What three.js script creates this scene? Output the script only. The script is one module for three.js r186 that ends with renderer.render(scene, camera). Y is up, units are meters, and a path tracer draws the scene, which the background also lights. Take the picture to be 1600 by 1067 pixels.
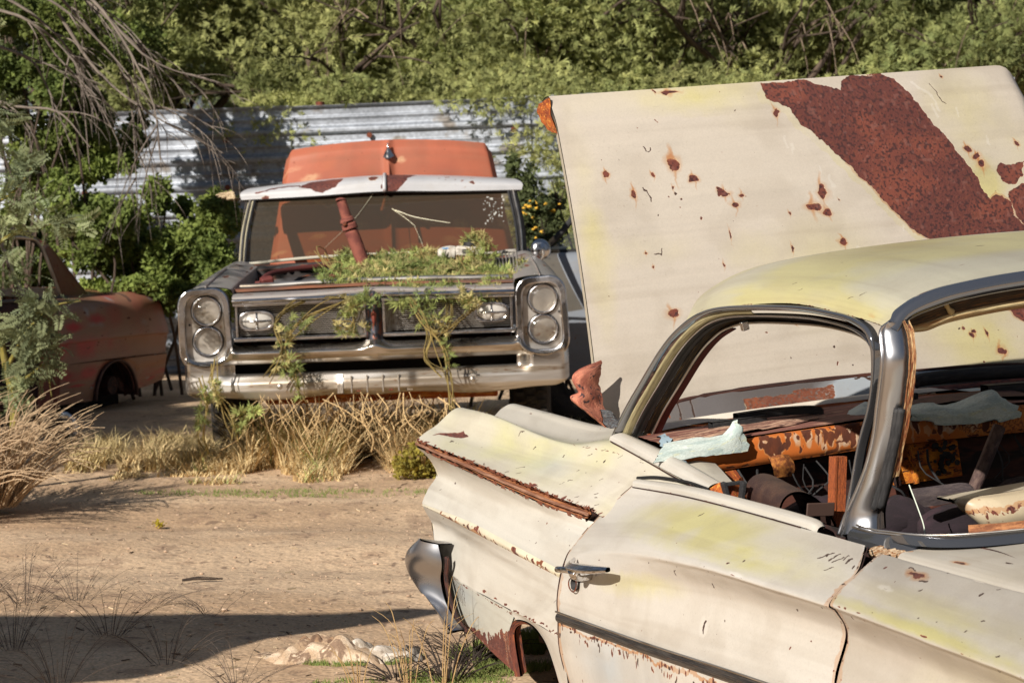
import * as THREE from 'three';
import { mergeGeometries } from 'three/addons/utils/BufferGeometryUtils.js';
import { RoundedBoxGeometry } from 'three/addons/geometries/RoundedBoxGeometry.js';

// ------------------------------------------------------------------ camera, sky, sun, exposure
const scene = new THREE.Scene();
const camera = new THREE.PerspectiveCamera(15.19, 1024 / 682, 0.1, 400);
camera.position.set(0, 1.5, 0);
camera.lookAt(0, 1.5 - 2.58 / 4, -10);
camera.rotation.x = -Math.atan(258 / 4000); camera.rotation.y = 0; camera.rotation.z = 0;
camera.focus = 6.8;
camera.userData.fStop = 11;
const renderer = new THREE.WebGLRenderer({ antialias: true });
renderer.toneMapping = THREE.LinearToneMapping;
renderer.toneMappingExposure = 1.26;
renderer.shadowMap.enabled = true;
const SUN = new THREE.Vector3(-0.5, 0.46, 0.73).normalize();
{ // pale desert sky: blue overhead, whiter towards the horizon and the sun
  const W = 256, H = 128, d = new Float32Array(W * H * 4);
  for (let j = 0; j < H; j++) for (let i = 0; i < W; i++) {
    const up = ((j + 0.5) / H - 0.5) * Math.PI, az = ((i + 0.5) / W - 0.5) * 2 * Math.PI, y = Math.sin(up), x = Math.cos(up) * Math.cos(az), z = Math.cos(up) * Math.sin(az);
    const k = Math.pow(Math.max(0, 1 - Math.max(0, y)), 3), g = Math.pow(Math.max(0, x * SUN.x + y * SUN.y + z * SUN.z), 6), o = (j * W + i) * 4, low = y < 0 ? Math.max(0.25, 1 + y * 6) : 1;
    d[o] = (0.30 + 0.50 * k + 0.55 * g) * low; d[o + 1] = (0.43 + 0.43 * k + 0.48 * g) * low; d[o + 2] = (0.68 + 0.24 * k + 0.36 * g) * low; d[o + 3] = 1;
  }
  const t = new THREE.DataTexture(d, W, H, THREE.RGBAFormat, THREE.FloatType); t.mapping = THREE.EquirectangularReflectionMapping; t.magFilter = t.minFilter = THREE.LinearFilter; t.wrapS = THREE.RepeatWrapping; t.needsUpdate = true;
  scene.background = t; scene.environment = t;
}
scene.backgroundIntensity = scene.environmentIntensity = 0.2;
const sun = new THREE.DirectionalLight(new THREE.Color(1, 0.935, 0.85), 4.8);
sun.name = 'sun';
sun.position.set(SUN.x * 40, SUN.y * 40, SUN.z * 40 - 10);
sun.target.position.set(0, 0, -10);
sun.castShadow = true;
sun.shadow.mapSize.set(4096, 4096);
Object.assign(sun.shadow.camera, { left: -14, right: 14, top: 14, bottom: -14, near: 1, far: 90 });
scene.add(sun, sun.target);

// ------------------------------------------------------------------ helpers
const V3 = (x, y, z) => new THREE.Vector3(x, y, z);
const clamp = (x, a = 0, b = 1) => Math.min(b, Math.max(a, x));
const lerp = (a, b, t) => a + (b - a) * t;
const ss = (a, b, x) => { const t = clamp((x - a) / (b - a)); return t * t * (3 - 2 * t); };
function rng(seed) { let a = seed >>> 0; return () => { a = (a + 0x6d2b79f5) | 0; let t = Math.imul(a ^ (a >>> 15), 1 | a); t = (t + Math.imul(t ^ (t >>> 7), 61 | t)) ^ t; return ((t ^ (t >>> 14)) >>> 0) / 4294967296; }; }
const h2 = (x, y, s) => { let h = Math.imul(x, 374761393) ^ Math.imul(y, 668265263) ^ Math.imul(s, 1274126177); h = Math.imul(h ^ (h >>> 13), 1274126177); return ((h ^ (h >>> 16)) >>> 0) / 4294967296; };
function vn(x, y, s = 1) { const i = Math.floor(x), j = Math.floor(y), fx = x - i, fy = y - j, u = fx * fx * (3 - 2 * fx), v = fy * fy * (3 - 2 * fy);
  return lerp(lerp(h2(i, j, s), h2(i + 1, j, s), u), lerp(h2(i, j + 1, s), h2(i + 1, j + 1, s), u), v); }
function fbm(x, y, s = 1, o = 4) { let a = 0.5, t = 0, n = 0; for (let k = 0; k < o; k++) { t += a * vn(x, y, s + k * 17); n += a; a *= 0.5; x = x * 2.03 + 5.1; y = y * 2.03 + 1.7; } return t / n; }
const CAM = { p: Math.atan(258 / 4000) };
// a photograph pixel (1600 x 1067) at a distance in metres in front of the camera, as a point of the world
function at(x, y, d) { const dx = (x - 800) / 4000, dy = (533.5 - y) / 4000, c = Math.cos(CAM.p), s = Math.sin(CAM.p), k = d / (c + dy * s); return [dx * k, 1.5 + (dy * c - s) * k, -d]; }
const used = {};
function numbered(name) { used[name] = (used[name] || 0) + 1; return used[name] === 1 ? name : name + '_' + String(used[name] - 1).padStart(3, '0'); }
function thing(name, label, category, pos = [0, 0, 0], group, quat) {
  const o = new THREE.Group(); o.name = numbered(name); scene.add(o); o.position.set(...pos); if (quat) o.quaternion.copy(quat);
  o.userData = { label, category }; if (group) o.userData.group = group; return o;
}
function mesh(name, geo, mat, parent, extra) {
  const m = new THREE.Mesh(geo, mat); m.name = parent === scene ? numbered(name) : name; m.castShadow = m.receiveShadow = true; parent.add(m); if (extra) Object.assign(m.userData, extra); return m;
}
function struct(name, geo, mat) { return mesh(name, geo, mat, scene, { kind: 'structure' }); }
const merge = (list) => mergeGeometries(list.map((g) => { const o = g.index ? g.toNonIndexed() : g; for (const k of Object.keys(o.attributes)) if (!['position', 'normal', 'uv'].includes(k)) o.deleteAttribute(k); return o; }), false);
// a grid of points f(u, v) -> [x, y, z]; th gives it a thickness behind its front; skip(u, v) leaves a hole
function grid(nu, nv, f, { th = 0, skip, uv } = {}) {
  const P = [], T = [], I = [];
  for (let j = 0; j <= nv; j++) for (let i = 0; i <= nu; i++) { P.push(...f(i / nu, j / nv)); T.push(...(uv ? uv(i / nu, j / nv) : [i / nu, j / nv])); }
  const w = nu + 1, hole = (i, j) => skip && skip((i + 0.5) / nu, (j + 0.5) / nv);
  for (let j = 0; j < nv; j++) for (let i = 0; i < nu; i++) { if (hole(i, j)) continue; const a = j * w + i, b = a + 1, c = a + w, d = c + 1; I.push(a, b, d, a, d, c); }
  const g = new THREE.BufferGeometry();
  g.setAttribute('position', new THREE.Float32BufferAttribute(P, 3)); g.setAttribute('uv', new THREE.Float32BufferAttribute(T, 2)); g.setIndex(I); g.computeVertexNormals();
  if (!th) return g;
  const N = g.attributes.normal.array, n = P.length / 3, B = P.map((p, k) => p - N[k] * th), P2 = P.concat(B), T2 = T.concat(T), N2 = Array.from(N).concat(Array.from(N, (x) => -x)), I2 = I.slice();
  for (let k = 0; k < I.length; k += 3) I2.push(I[k] + n, I[k + 2] + n, I[k + 1] + n);
  const rim = (a, b) => { const s = P2.length / 3, pa = [P[a * 3], P[a * 3 + 1], P[a * 3 + 2]], pb = [P[b * 3], P[b * 3 + 1], P[b * 3 + 2]], qa = [B[a * 3], B[a * 3 + 1], B[a * 3 + 2]], qb = [B[b * 3], B[b * 3 + 1], B[b * 3 + 2]];
    const nn = V3(pb[0] - pa[0], pb[1] - pa[1], pb[2] - pa[2]).cross(V3(qa[0] - pa[0], qa[1] - pa[1], qa[2] - pa[2])).normalize();
    for (const q of [pa, pb, qb, qa]) { P2.push(...q); N2.push(nn.x, nn.y, nn.z); }
    T2.push(T[a * 2], T[a * 2 + 1], T[b * 2], T[b * 2 + 1], T[b * 2], T[b * 2 + 1], T[a * 2], T[a * 2 + 1]); I2.push(s, s + 2, s + 1, s, s + 3, s + 2); };
  const edges = new Map();
  for (let k = 0; k < I.length; k += 3) for (let e = 0; e < 3; e++) { const a = I[k + e], b = I[k + (e + 1) % 3], key = Math.min(a, b) * 1e6 + Math.max(a, b); edges.has(key) ? edges.set(key, null) : edges.set(key, [a, b]); }
  for (const e of edges.values()) if (e) rim(e[0], e[1]);
  const G = new THREE.BufferGeometry();
  G.setAttribute('position', new THREE.Float32BufferAttribute(P2, 3)); G.setAttribute('normal', new THREE.Float32BufferAttribute(N2, 3)); G.setAttribute('uv', new THREE.Float32BufferAttribute(T2, 2)); G.setIndex(I2);
  return G;
}
function spline(pts, t) { // uniform Catmull-Rom with clamped ends
  const n = pts.length - 1; if (n === 0) return pts[0]; if (n === 1) return pts[0].map((a, k) => lerp(a, pts[1][k], t));
  const x = clamp(t) * n, i = Math.min(n - 1, Math.floor(x)), f = x - i, p1 = pts[i], p2 = pts[i + 1], p0 = i ? pts[i - 1] : p1.map((a, k) => 2 * a - p2[k]), p3 = i + 2 <= n ? pts[i + 2] : p2.map((a, k) => 2 * a - p1[k]);
  return p1.map((b, k) => { const a = p0[k], c = p2[k], d = p3[k]; return b + 0.5 * f * (c - a + f * (2 * a - 5 * b + 4 * c - d + f * (3 * (b - c) + d - a))); });
}
// a surface through rows of points; sharp rows are hard edges; uv runs 0..1 along and across
function loft(rows, nu, nv, { sharp = [], th = 0, skip, flip, vf, lumps = 0, seed = 1 } = {}) {
  const cuts = [0, ...sharp, rows.length - 1], gs = [], R = rows.length - 1;
  for (let k = 0; k + 1 < cuts.length; k++) {
    const part = rows.slice(cuts[k], cuts[k + 1] + 1), a = cuts[k] / R, b = cuts[k + 1] / R;
    gs.push(grid(nu, Math.max(1, Math.round(nv * (b - a))), (u, v) => { const U = flip ? 1 - u : u; const p = spline(part.map((r) => spline(r, U)), v);
      if (lumps) { const n = (fbm(U * 9, (a + (b - a) * v) * 7, seed, 3) - 0.5) * lumps; p[0] += n; p[1] += n * 0.4; } return p; },
      { th, skip: skip && ((u, v) => skip(flip ? 1 - u : u, a + (b - a) * v)), uv: (u, v) => [flip ? 1 - u : u, vf ? 1 - a - (b - a) * v : a + (b - a) * v] }));
  }
  return gs.length === 1 ? gs[0] : merge(gs);
}
// a bent tube through points with its own radius at each, rounded if flat differs from 1
function tube(pts, r, { n = 8, seg = 0, flat = 1, caps = true, tilt = 0, smooth = true } = {}) {
  const S = seg || (pts.length - 1) * 5, C = []; for (let i = 0; i <= S; i++) C.push(smooth ? spline(pts, i / S) : spline2(pts, i / S));
  const rad = (t) => (typeof r === 'function' ? r(t) : Array.isArray(r) ? spline2(r.map((x) => [x]), t)[0] : r);
  const P = [], T = [], I = []; let nx = null;
  for (let i = 0; i <= S; i++) {
    const a = C[Math.max(0, i - 1)], b = C[Math.min(S, i + 1)], d = V3(b[0] - a[0], b[1] - a[1], b[2] - a[2]).normalize();
    if (!nx) { nx = Math.abs(d.y) < 0.9 ? V3(0, 1, 0) : V3(1, 0, 0); if (tilt) nx.applyAxisAngle(d, tilt); }
    nx = nx.clone().addScaledVector(d, -nx.dot(d)).normalize(); const ny = d.clone().cross(nx), R = rad(i / S);
    for (let k = 0; k <= n; k++) { const q = (k / n) * Math.PI * 2, c = Math.cos(q) * R, s = Math.sin(q) * R * flat; P.push(C[i][0] + nx.x * c + ny.x * s, C[i][1] + nx.y * c + ny.y * s, C[i][2] + nx.z * c + ny.z * s); T.push(k / n, i / S); }
  }
  const w = n + 1; for (let i = 0; i < S; i++) for (let k = 0; k < n; k++) { const a = i * w + k; I.push(a, a + 1, a + w + 1, a, a + w + 1, a + w); }
  if (caps) for (const i of [0, S]) { const c = P.length / 3; P.push(...C[i]); T.push(0.5, i / S); for (let k = 0; k < n; k++) i ? I.push(c, i * w + k, i * w + k + 1) : I.push(c, k + 1, k); }
  const g = new THREE.BufferGeometry(); g.setAttribute('position', new THREE.Float32BufferAttribute(P, 3)); g.setAttribute('uv', new THREE.Float32BufferAttribute(T, 2)); g.setIndex(I); g.computeVertexNormals(); return g;
}
function spline2(pts, t) { const n = pts.length - 1, x = clamp(t) * n, i = Math.min(n - 1, Math.floor(x)); return n ? pts[i].map((a, k) => lerp(a, pts[i + 1][k], x - i)) : pts[0]; }
function box(w, h, d, x = 0, y = 0, z = 0, r = 0, rot) { const g = r ? new RoundedBoxGeometry(w, h, d, 2, r) : new THREE.BoxGeometry(w, h, d); if (rot) g.applyMatrix4(new THREE.Matrix4().makeRotationFromEuler(new THREE.Euler(...rot))); g.translate(x, y, z); return g; }
// ------------------------------------------------------------------ computed textures
function tex(w, h, fn, srgb = true) {
  const d = new Uint8Array(w * h * 4); let k = 0;
  for (let j = 0; j < h; j++) for (let i = 0; i < w; i++) { const c = fn((i + 0.5) / w, (j + 0.5) / h); d[k++] = clamp(c[0], 0, 255); d[k++] = clamp(c[1], 0, 255); d[k++] = clamp(c[2], 0, 255); d[k++] = 255; }
  const t = new THREE.DataTexture(d, w, h); t.wrapS = t.wrapT = THREE.RepeatWrapping; t.magFilter = t.minFilter = THREE.LinearFilter; if (srgb) t.colorSpace = THREE.SRGBColorSpace; t.needsUpdate = true; return t;
}
const mixc = (a, b, t) => [lerp(a[0], b[0], t), lerp(a[1], b[1], t), lerp(a[2], b[2], t)];
function rustColor(x, y, s) { const a = fbm(x * 9, y * 9, s, 3), b = vn(x * 160, y * 160, s + 3), c = vn(x * 70, y * 70, s + 5); let k = mixc([94, 49, 42], [118, 62, 48], ss(0.4, 0.75, a)); k = mixc(k, [54, 30, 30], ss(0.5, 0.85, b) * 0.75); k = mixc(k, [122, 68, 48], ss(0.62, 0.9, vn(x * 110 + 3, y * 110, s + 7)) * 0.4); return mixc(k, [138, 98, 88], ss(0.7, 0.95, c) * 0.4); }
// weathered paint on sheet metal. draw() fills a mask: red = rust, green = the yellow coat, blue = small dark chips, and a second mask: red = pale scrape, green = orange edge, blue = bluish bare metal
function painted({ w = 1024, h = 512, mw = 2, mh = 1, draw, seed = 1, base = [199, 189, 168], yellow = [194, 187, 130], yellowAmount = 0.25, freckles = 0.5, coarse = 6, rough = 0.42, bump = 0.0016, clear = 0.15, rust = rustColor, dull = [160, 152, 140] }) {
  const mk = () => { const c = document.createElement('canvas'); c.width = w; c.height = h; const x = c.getContext('2d'); x.fillStyle = '#000'; x.fillRect(0, 0, w, h); x.globalCompositeOperation = 'lighter'; x.lineCap = 'round'; x.lineJoin = 'round'; return [c, x]; };
  const [, A] = mk(), [, B] = mk();
  const X = (u) => u * w, Y = (v) => (1 - v) * h;
  const api = {
    poly(ctx, pts, fill) { ctx.fillStyle = fill; ctx.beginPath(); pts.forEach(([u, v], i) => (i ? ctx.lineTo(X(u), Y(v)) : ctx.moveTo(X(u), Y(v)))); ctx.closePath(); ctx.fill(); },
    spot(ctx, u, v, ru, rv, rgb, soft) { ctx.save(); ctx.translate(X(u), Y(v)); ctx.scale(ru * w, rv * h); const g = ctx.createRadialGradient(0, 0, soft ? 0 : 0.6, 0, 0, 1); g.addColorStop(0, `rgba(${rgb},1)`); g.addColorStop(1, `rgba(${rgb},0)`); ctx.fillStyle = g; ctx.beginPath(); ctx.arc(0, 0, 1, 0, 7); ctx.fill(); ctx.restore(); },
    line(ctx, pts, width, stroke) { ctx.strokeStyle = stroke; ctx.lineWidth = width * h; ctx.beginPath(); pts.forEach(([u, v], i) => (i ? ctx.lineTo(X(u), Y(v)) : ctx.moveTo(X(u), Y(v)))); ctx.stroke(); },
  };
  const RUST = 'rgb(255,0,0)', YEL = '0,255,0', CHIP = 'rgb(0,0,255)';
  if (draw) draw({ A, B, ...api, RUST, YEL, CHIP, rnd: rng(seed * 77 + 5) });
  const a = A.getImageData(0, 0, w, h).data, b = B.getImageData(0, 0, w, h).data, px = new Uint8Array(w * h * 4), hw = w >> 1, hh = h >> 1, bp = new Uint8Array(hw * hh * 4);
  for (let j = 0; j < h; j++) for (let i = 0; i < w; i++) {
    const x = (i / w) * mw, y = (1 - j / h) * mh, n1 = fbm(x * 38, y * 38, seed, 3) - 0.5, n2 = fbm(x * 38 + 90, y * 38, seed + 9, 3) - 0.5, fine = vn(x * 320, y * 320, seed + 2);
    const n3 = fbm(x * 11 + 40, y * 11, seed + 61, 2) - 0.5, n4 = fbm(x * 11, y * 11 + 70, seed + 63, 2) - 0.5, wi = clamp(Math.round(i + (n1 * 0.022 + n3 * 0.02) * (w / mw)), 0, w - 1), wj = clamp(Math.round(j + (n2 * 0.022 + n4 * 0.02) * (h / mh)), 0, h - 1), k = (wj * w + wi) * 4, k0 = (j * w + i) * 4;
    const mott = fbm(x * coarse, y * coarse, seed + 21, 4), big = fbm(x * 1.7 + 3, y * 1.7, seed + 31, 3), frk = ss(0.80 - freckles * 0.02, 0.9, vn(x * 55, y * 55, seed + 41)) * ss(0.62, 0.8, fbm(x * 5, y * 5, seed + 43, 2)) * freckles;
    let yel = clamp(a[k + 1] / 255 + ss(0.55, 0.8, big) * yellowAmount) * (0.3 + 1.3 * ss(0.25, 0.75, fbm(x * 4.3 + 11, y * 5.1, seed + 81, 5)));
    let c = mixc(base, yellow, clamp(yel)); c = mixc(c, dull, ss(0.5, 0.85, mott) * 0.22); const g = 1 + (fine - 0.5) * 0.035 + (fbm(x * 3, y * 60, seed + 51, 2) - 0.5) * 0.035; c = [c[0] * g, c[1] * g, c[2] * g];
    const blu = b[k + 2] / 255; if (blu) c = mixc(c, [164, 176, 186], blu * (0.5 + 0.6 * mott));
    const pale = b[k] / 255; if (pale) c = mixc(c, [218, 213, 204], pale * 0.55);
    const dirt = ss(0.5, 0.8, fbm(x * 1.3, y * 26, seed + 71, 3)) * 0.1 + ss(0.86, 0.96, vn(x * 230, y * 230, seed + 73)) * 0.22 * mott + ss(0.45, 0.75, fbm(x * 9, y * 9, seed + 75, 4)) * 0.1; c = mixc(c, [126, 112, 94], dirt); const rim = ss(0.12, 0.34, a[k] / 255) * (1 - ss(0.34, 0.5, a[k] / 255)); if (rim) c = mixc(c, [226, 208, 164], rim * 0.7 * mott * 1.6);
    let r = Math.max(a[k] / 255, frk), halo = b[k + 1] / 255 * (0.35 + mott * 0.9); r = ss(0.38, 0.6, r + (fine - 0.5) * 0.35);
    if (halo) c = mixc(c, [170, 104, 56], clamp(halo) * 0.75);
    if (r > 0) { const e = a[k] / 255, edge = ss(0.99, 0.45, e) * 0.9; let q = rust(x, y, seed); q = mixc(q, [158, 92, 46], edge * 0.55 * (0.4 + mott)); c = mixc(c, q, r); }
    const ch = a[k + 2] / 255; if (ch > 0.3) c = mixc(c, [66, 48, 40], ss(0.3, 0.6, ch));
    px[k0] = clamp(c[0], 0, 255); px[k0 + 1] = clamp(c[1], 0, 255); px[k0 + 2] = clamp(c[2], 0, 255); px[k0 + 3] = 255;
    if (!(i & 1) && !(j & 1) && (i >> 1) < hw && (j >> 1) < hh) { const q = ((j >> 1) * hw + (i >> 1)) * 4, hgt = 150 + (mott - 0.5) * 30 - r * 70 + r * (fine - 0.5) * 110 - ss(0.3, 0.6, ch) * 60, ro = lerp(rough + (mott - 0.5) * 0.2, 0.92, Math.max(r, ch > 0.4 ? 1 : 0)) * 255; bp[q] = clamp(hgt, 0, 255); bp[q + 1] = clamp(ro, 0, 255); bp[q + 2] = 0; bp[q + 3] = 255; }
  }
  const up = (d, W, H, s) => { const o = new Uint8Array(d.length); for (let j = 0; j < H; j++) o.set(d.subarray((H - 1 - j) * W * 4, (H - j) * W * 4), j * W * 4); const t = new THREE.DataTexture(o, W, H); t.magFilter = t.minFilter = THREE.LinearFilter; if (s) t.colorSpace = THREE.SRGBColorSpace; t.needsUpdate = true; return t; };
  const relief = up(bp, hw, hh);
  return new THREE.MeshPhysicalMaterial({ map: up(px, w, h, true), bumpMap: relief, bumpScale: bump, roughnessMap: relief, roughness: 1, clearcoat: clear, clearcoatRoughness: 0.35, side: THREE.DoubleSide });
}
const slits = (o, n, area, dir = 0.6, len = 0.012) => { for (let k = 0; k < n; k++) { const u = lerp(area[0], area[2], o.rnd()), v = lerp(area[1], area[3], o.rnd()), l = len * (0.3 + o.rnd()), a = dir + (o.rnd() - 0.5) * 0.5; o.line(o.A, [[u, v], [u + l * Math.cos(a), v + l * Math.sin(a) * 1.6]], 0.0022 + o.rnd() * 0.004, o.CHIP); } };
const dots = (o, n, area, r = 0.004) => { for (let k = 0; k < n; k++) { const u = lerp(area[0], area[2], o.rnd()), v = lerp(area[1], area[3], o.rnd()), q = r * (0.25 + o.rnd() ** 3 * 1.4); o.spot(o.A, u, v, q * 0.7, q * (1 + o.rnd()), o.rnd() < 0.6 ? '255,0,0' : '0,0,255'); } };
const std = (c, roughness = 0.8, metalness = 0, more = {}) => new THREE.MeshStandardMaterial({ color: new THREE.Color(c), roughness, metalness, side: THREE.DoubleSide, ...more });
// noisy colour for plain materials: each takes one tile of a shared sheet (own: a sheet of its own that may repeat)
const SHEET = { n: 0, list: [] }, BUMPS = [5, 12, 22].map((s) => tex(256, 256, (u, v) => { const g = 255 * (0.6 * fbm(u * s, v * s, 91 + s, 5) + 0.4 * vn(u * 90, v * 90, 95)); return [g, g, g]; }, false));
function mottled(c1, c2, { s = 12, rough = 0.85, metal = 0, seed = 3, bump = 0.002, c3, t3 = 0.72, streak = 1, own = false } = {}) {
  const f = (u, v) => fbm(u * s, v * s * streak, seed, 5), col = (u, v) => { let c = mixc(c1, c2, ss(0.3, 0.7, f(u, v))); if (c3) c = mixc(c, c3, ss(t3 - 0.08, t3 + 0.06, fbm(u * s * 2.2 + 7, v * s * 2.2, seed + 8, 4))); const g = 0.9 + 0.2 * vn(u * 120, v * 120, seed); return [c[0] * g, c[1] * g, c[2] * g]; };
  let m;
  if (own) m = tex(512, 512, col);
  else {
    const k = SHEET.n++, page = Math.floor(k / 64), q = k % 64, T = 256, W = 2048; if (!SHEET.list[page]) { const t = new THREE.DataTexture(new Uint8Array(W * W * 4), W, W); t.magFilter = t.minFilter = THREE.LinearFilter; t.colorSpace = THREE.SRGBColorSpace; t.needsUpdate = true; SHEET.list[page] = t; }
    const d = SHEET.list[page].image.data, x0 = (q % 8) * T, y0 = Math.floor(q / 8) * T;
    for (let j = 0; j < T; j++) for (let i = 0; i < T; i++) { const c = col((i + 0.5) / T, (j + 0.5) / T), o = ((y0 + j) * W + x0 + i) * 4; d[o] = clamp(c[0], 0, 255); d[o + 1] = clamp(c[1], 0, 255); d[o + 2] = clamp(c[2], 0, 255); d[o + 3] = 255; }
    m = SHEET.list[page].clone(); m.repeat.set(0.99 / 8, 0.99 / 8); m.offset.set((x0 + 1.3) / W, (y0 + 1.3) / W); m.needsUpdate = true;
  }
  return new THREE.MeshStandardMaterial({ map: m, bumpMap: BUMPS[s < 7 ? 0 : s < 15 ? 1 : 2], bumpScale: bump, roughness: rough, metalness: metal, side: THREE.DoubleSide });
}
const chromeRough = tex(256, 256, (u, v) => { const g = 255 * (0.10 + 0.22 * ss(0.45, 0.8, fbm(u * 9, v * 9, 4, 5)) + 0.08 * vn(u * 100, v * 100, 6)); return [g, g, g]; }, false);
const chromeMap = tex(256, 256, (u, v) => { const k = fbm(u * 14, v * 14, 12, 5), q = vn(u * 110, v * 110, 15); return mixc(mixc([205, 205, 208], [165, 158, 150], ss(0.45, 0.75, k)), [112, 78, 56], ss(0.8, 0.97, q) * ss(0.5, 0.7, k) * 0.9); });
const M = {};
M.trim = new THREE.MeshStandardMaterial({ color: '#bdbdc0', roughnessMap: tex(128, 128, (u, v) => { const g = 255 * (0.22 + 0.16 * fbm(u * 7, v * 3, 8, 4)); return [g, g, g]; }, false), roughness: 1, metalness: 1, side: THREE.DoubleSide });
M.chrome = new THREE.MeshStandardMaterial({ map: chromeMap, roughnessMap: chromeRough, roughness: 1, metalness: 1, side: THREE.DoubleSide });
const dullRough = tex(256, 256, (u, v) => { const g = 255 * (0.25 + 0.3 * fbm(u * 8, v * 8, 44, 5)); return [g, g, g]; }, false);
const dullMap = tex(256, 256, (u, v) => { const k = fbm(u * 7, v * 12, 42, 5); return mixc(mixc([206, 201, 194], [160, 148, 132], ss(0.38, 0.7, k)), [116, 78, 52], ss(0.76, 0.95, vn(u * 90, v * 90, 45)) * ss(0.5, 0.65, k) * 0.8); });
M.dullChrome = new THREE.MeshStandardMaterial({ map: dullMap, roughnessMap: dullRough, roughness: 1, metalness: 0.92, side: THREE.DoubleSide });
M.rust = mottled([104, 56, 44], [150, 82, 50], { c3: [66, 40, 36], t3: 0.62, s: 9, rough: 0.92, bump: 0.003 });
M.orangeRust = mottled([176, 92, 34], [128, 58, 28], { c3: [206, 140, 60], t3: 0.66, s: 8, rough: 0.9, bump: 0.003, seed: 31 });
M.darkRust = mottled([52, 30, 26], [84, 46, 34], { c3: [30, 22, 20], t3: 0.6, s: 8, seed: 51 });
M.black = std('#1b1a1a', 0.7);
M.rubber = mottled([34, 34, 36], [52, 51, 52], { s: 16, rough: 0.75, bump: 0.0008, seed: 61 });
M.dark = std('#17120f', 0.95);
M.tyre = mottled([38, 36, 34], [62, 56, 50], { s: 10, rough: 0.95, seed: 71 });
const Q = (X, Y, Z) => new THREE.Quaternion().setFromRotationMatrix(new THREE.Matrix4().makeBasis(V3(...X).normalize(), V3(...Y).normalize(), V3(...Z).normalize()));
// ------------------------------------------------------------------ ground
const gh = (x, z) => { const near = ss(-40, -20, z); return near * ((fbm(x * 0.7 + 20, z * 0.7, 201, 3) - 0.5) * 0.07 + (fbm(x * 4, z * 6, 203, 3) - 0.5) * 0.022 + (vn(x * 24, z * 30, 205) - 0.5) * 0.007 - 0.025 * (Math.exp(-(((z + 9.95) / 0.25) ** 2)) + Math.exp(-(((z + 11.3) / 0.28) ** 2))) * (x < 1 ? 1 : 0)) - 0.012; };
const soilMap = tex(2048, 2048, (u, v) => { const x = u * 6, y = v * 6, e = Math.min(u, v, 1 - u, 1 - v), k = fbm(x * 0.8, y * 1.6, 211, 5), q = fbm(x * 7, y * 9, 213, 4), f = vn(x * 170, y * 150, 215), pb = vn(x * 70, y * 60, 217); let c = mixc([206, 177, 144], [186, 155, 122], ss(0.38, 0.68, k) * ss(0, 0.03, e)); c = mixc(c, [140, 112, 90], ss(0.6, 0.8, q) * 0.45); c = mixc(c, [212, 186, 158], ss(0.8, 0.95, pb) * 0.5); c = mixc(c, [96, 74, 60], ss(0.84, 0.95, vn(x * 30 + 9, y * 30, 219)) * 0.5); const g = 0.88 + 0.24 * f; return [c[0] * g, c[1] * g, c[2] * g]; });
const soilBump = tex(1024, 1024, (u, v) => { const x = u * 6, y = v * 6, g = 255 * (0.4 * fbm(x * 5, y * 6, 221, 4) + 0.35 * vn(x * 70, y * 62, 223) + 0.25 * vn(x * 26, y * 26, 225)); return [g, g, g]; }, false);
struct('ground', grid(300, 340, (u, v) => { const s = u * 2 - 1, x = 7.5 * s + 190 * s ** 9 - 0.5, z = -2 - 22 * v - 250 * v ** 10 + 8 * (1 - v) ** 24; return [x, gh(x, z), z]; }, { uv: (u, v) => { const s = u * 2 - 1, x = 7.5 * s + 190 * s ** 9 - 0.5, z = -2 - 22 * v - 250 * v ** 10 + 8 * (1 - v) ** 24; return [x / 6, z / 6]; } }), new THREE.MeshStandardMaterial({ map: soilMap, bumpMap: soilBump, bumpScale: 0.008, roughness: 0.97, side: THREE.DoubleSide }));
{ const r = rng(31), n = 9000, g = new THREE.IcosahedronGeometry(1, 0), p = g.attributes.position; for (let i = 0; i < p.count; i++) { const k = 0.75 + 0.5 * vn(p.getX(i) * 1.7 + 4, p.getY(i) * 1.7 + p.getZ(i) * 2.1, 7); p.setXYZ(i, p.getX(i) * k, p.getY(i) * k * 0.6, p.getZ(i) * k); } g.computeVertexNormals();
  const im = new THREE.InstancedMesh(g, std('#ffffff', 0.95), n), m = new THREE.Matrix4(), c = new THREE.Color();
  for (let i = 0; i < n; i++) { const x = -3.6 + 4.4 * r(), z = -7 - 7 * r() ** 1.3, s = 0.0012 + 0.0026 * r() + 0.007 * r() ** 12; m.makeRotationY(r() * 7).setPosition(x, gh(x, z) + s * 0.15, z).scale(V3(s, s, s)); im.setMatrixAt(i, m); { const l = 0.6 + 0.7 * r(); c.setRGB(0.5 * l, 0.355 * l, 0.245 * l); }; im.setColorAt(i, c); }
  im.name = 'gravel'; im.castShadow = im.receiveShadow = true; im.userData = { label: 'small pebbles strewn over the bare dirt track', category: 'gravel', kind: 'stuff' }; scene.add(im); }
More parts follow.
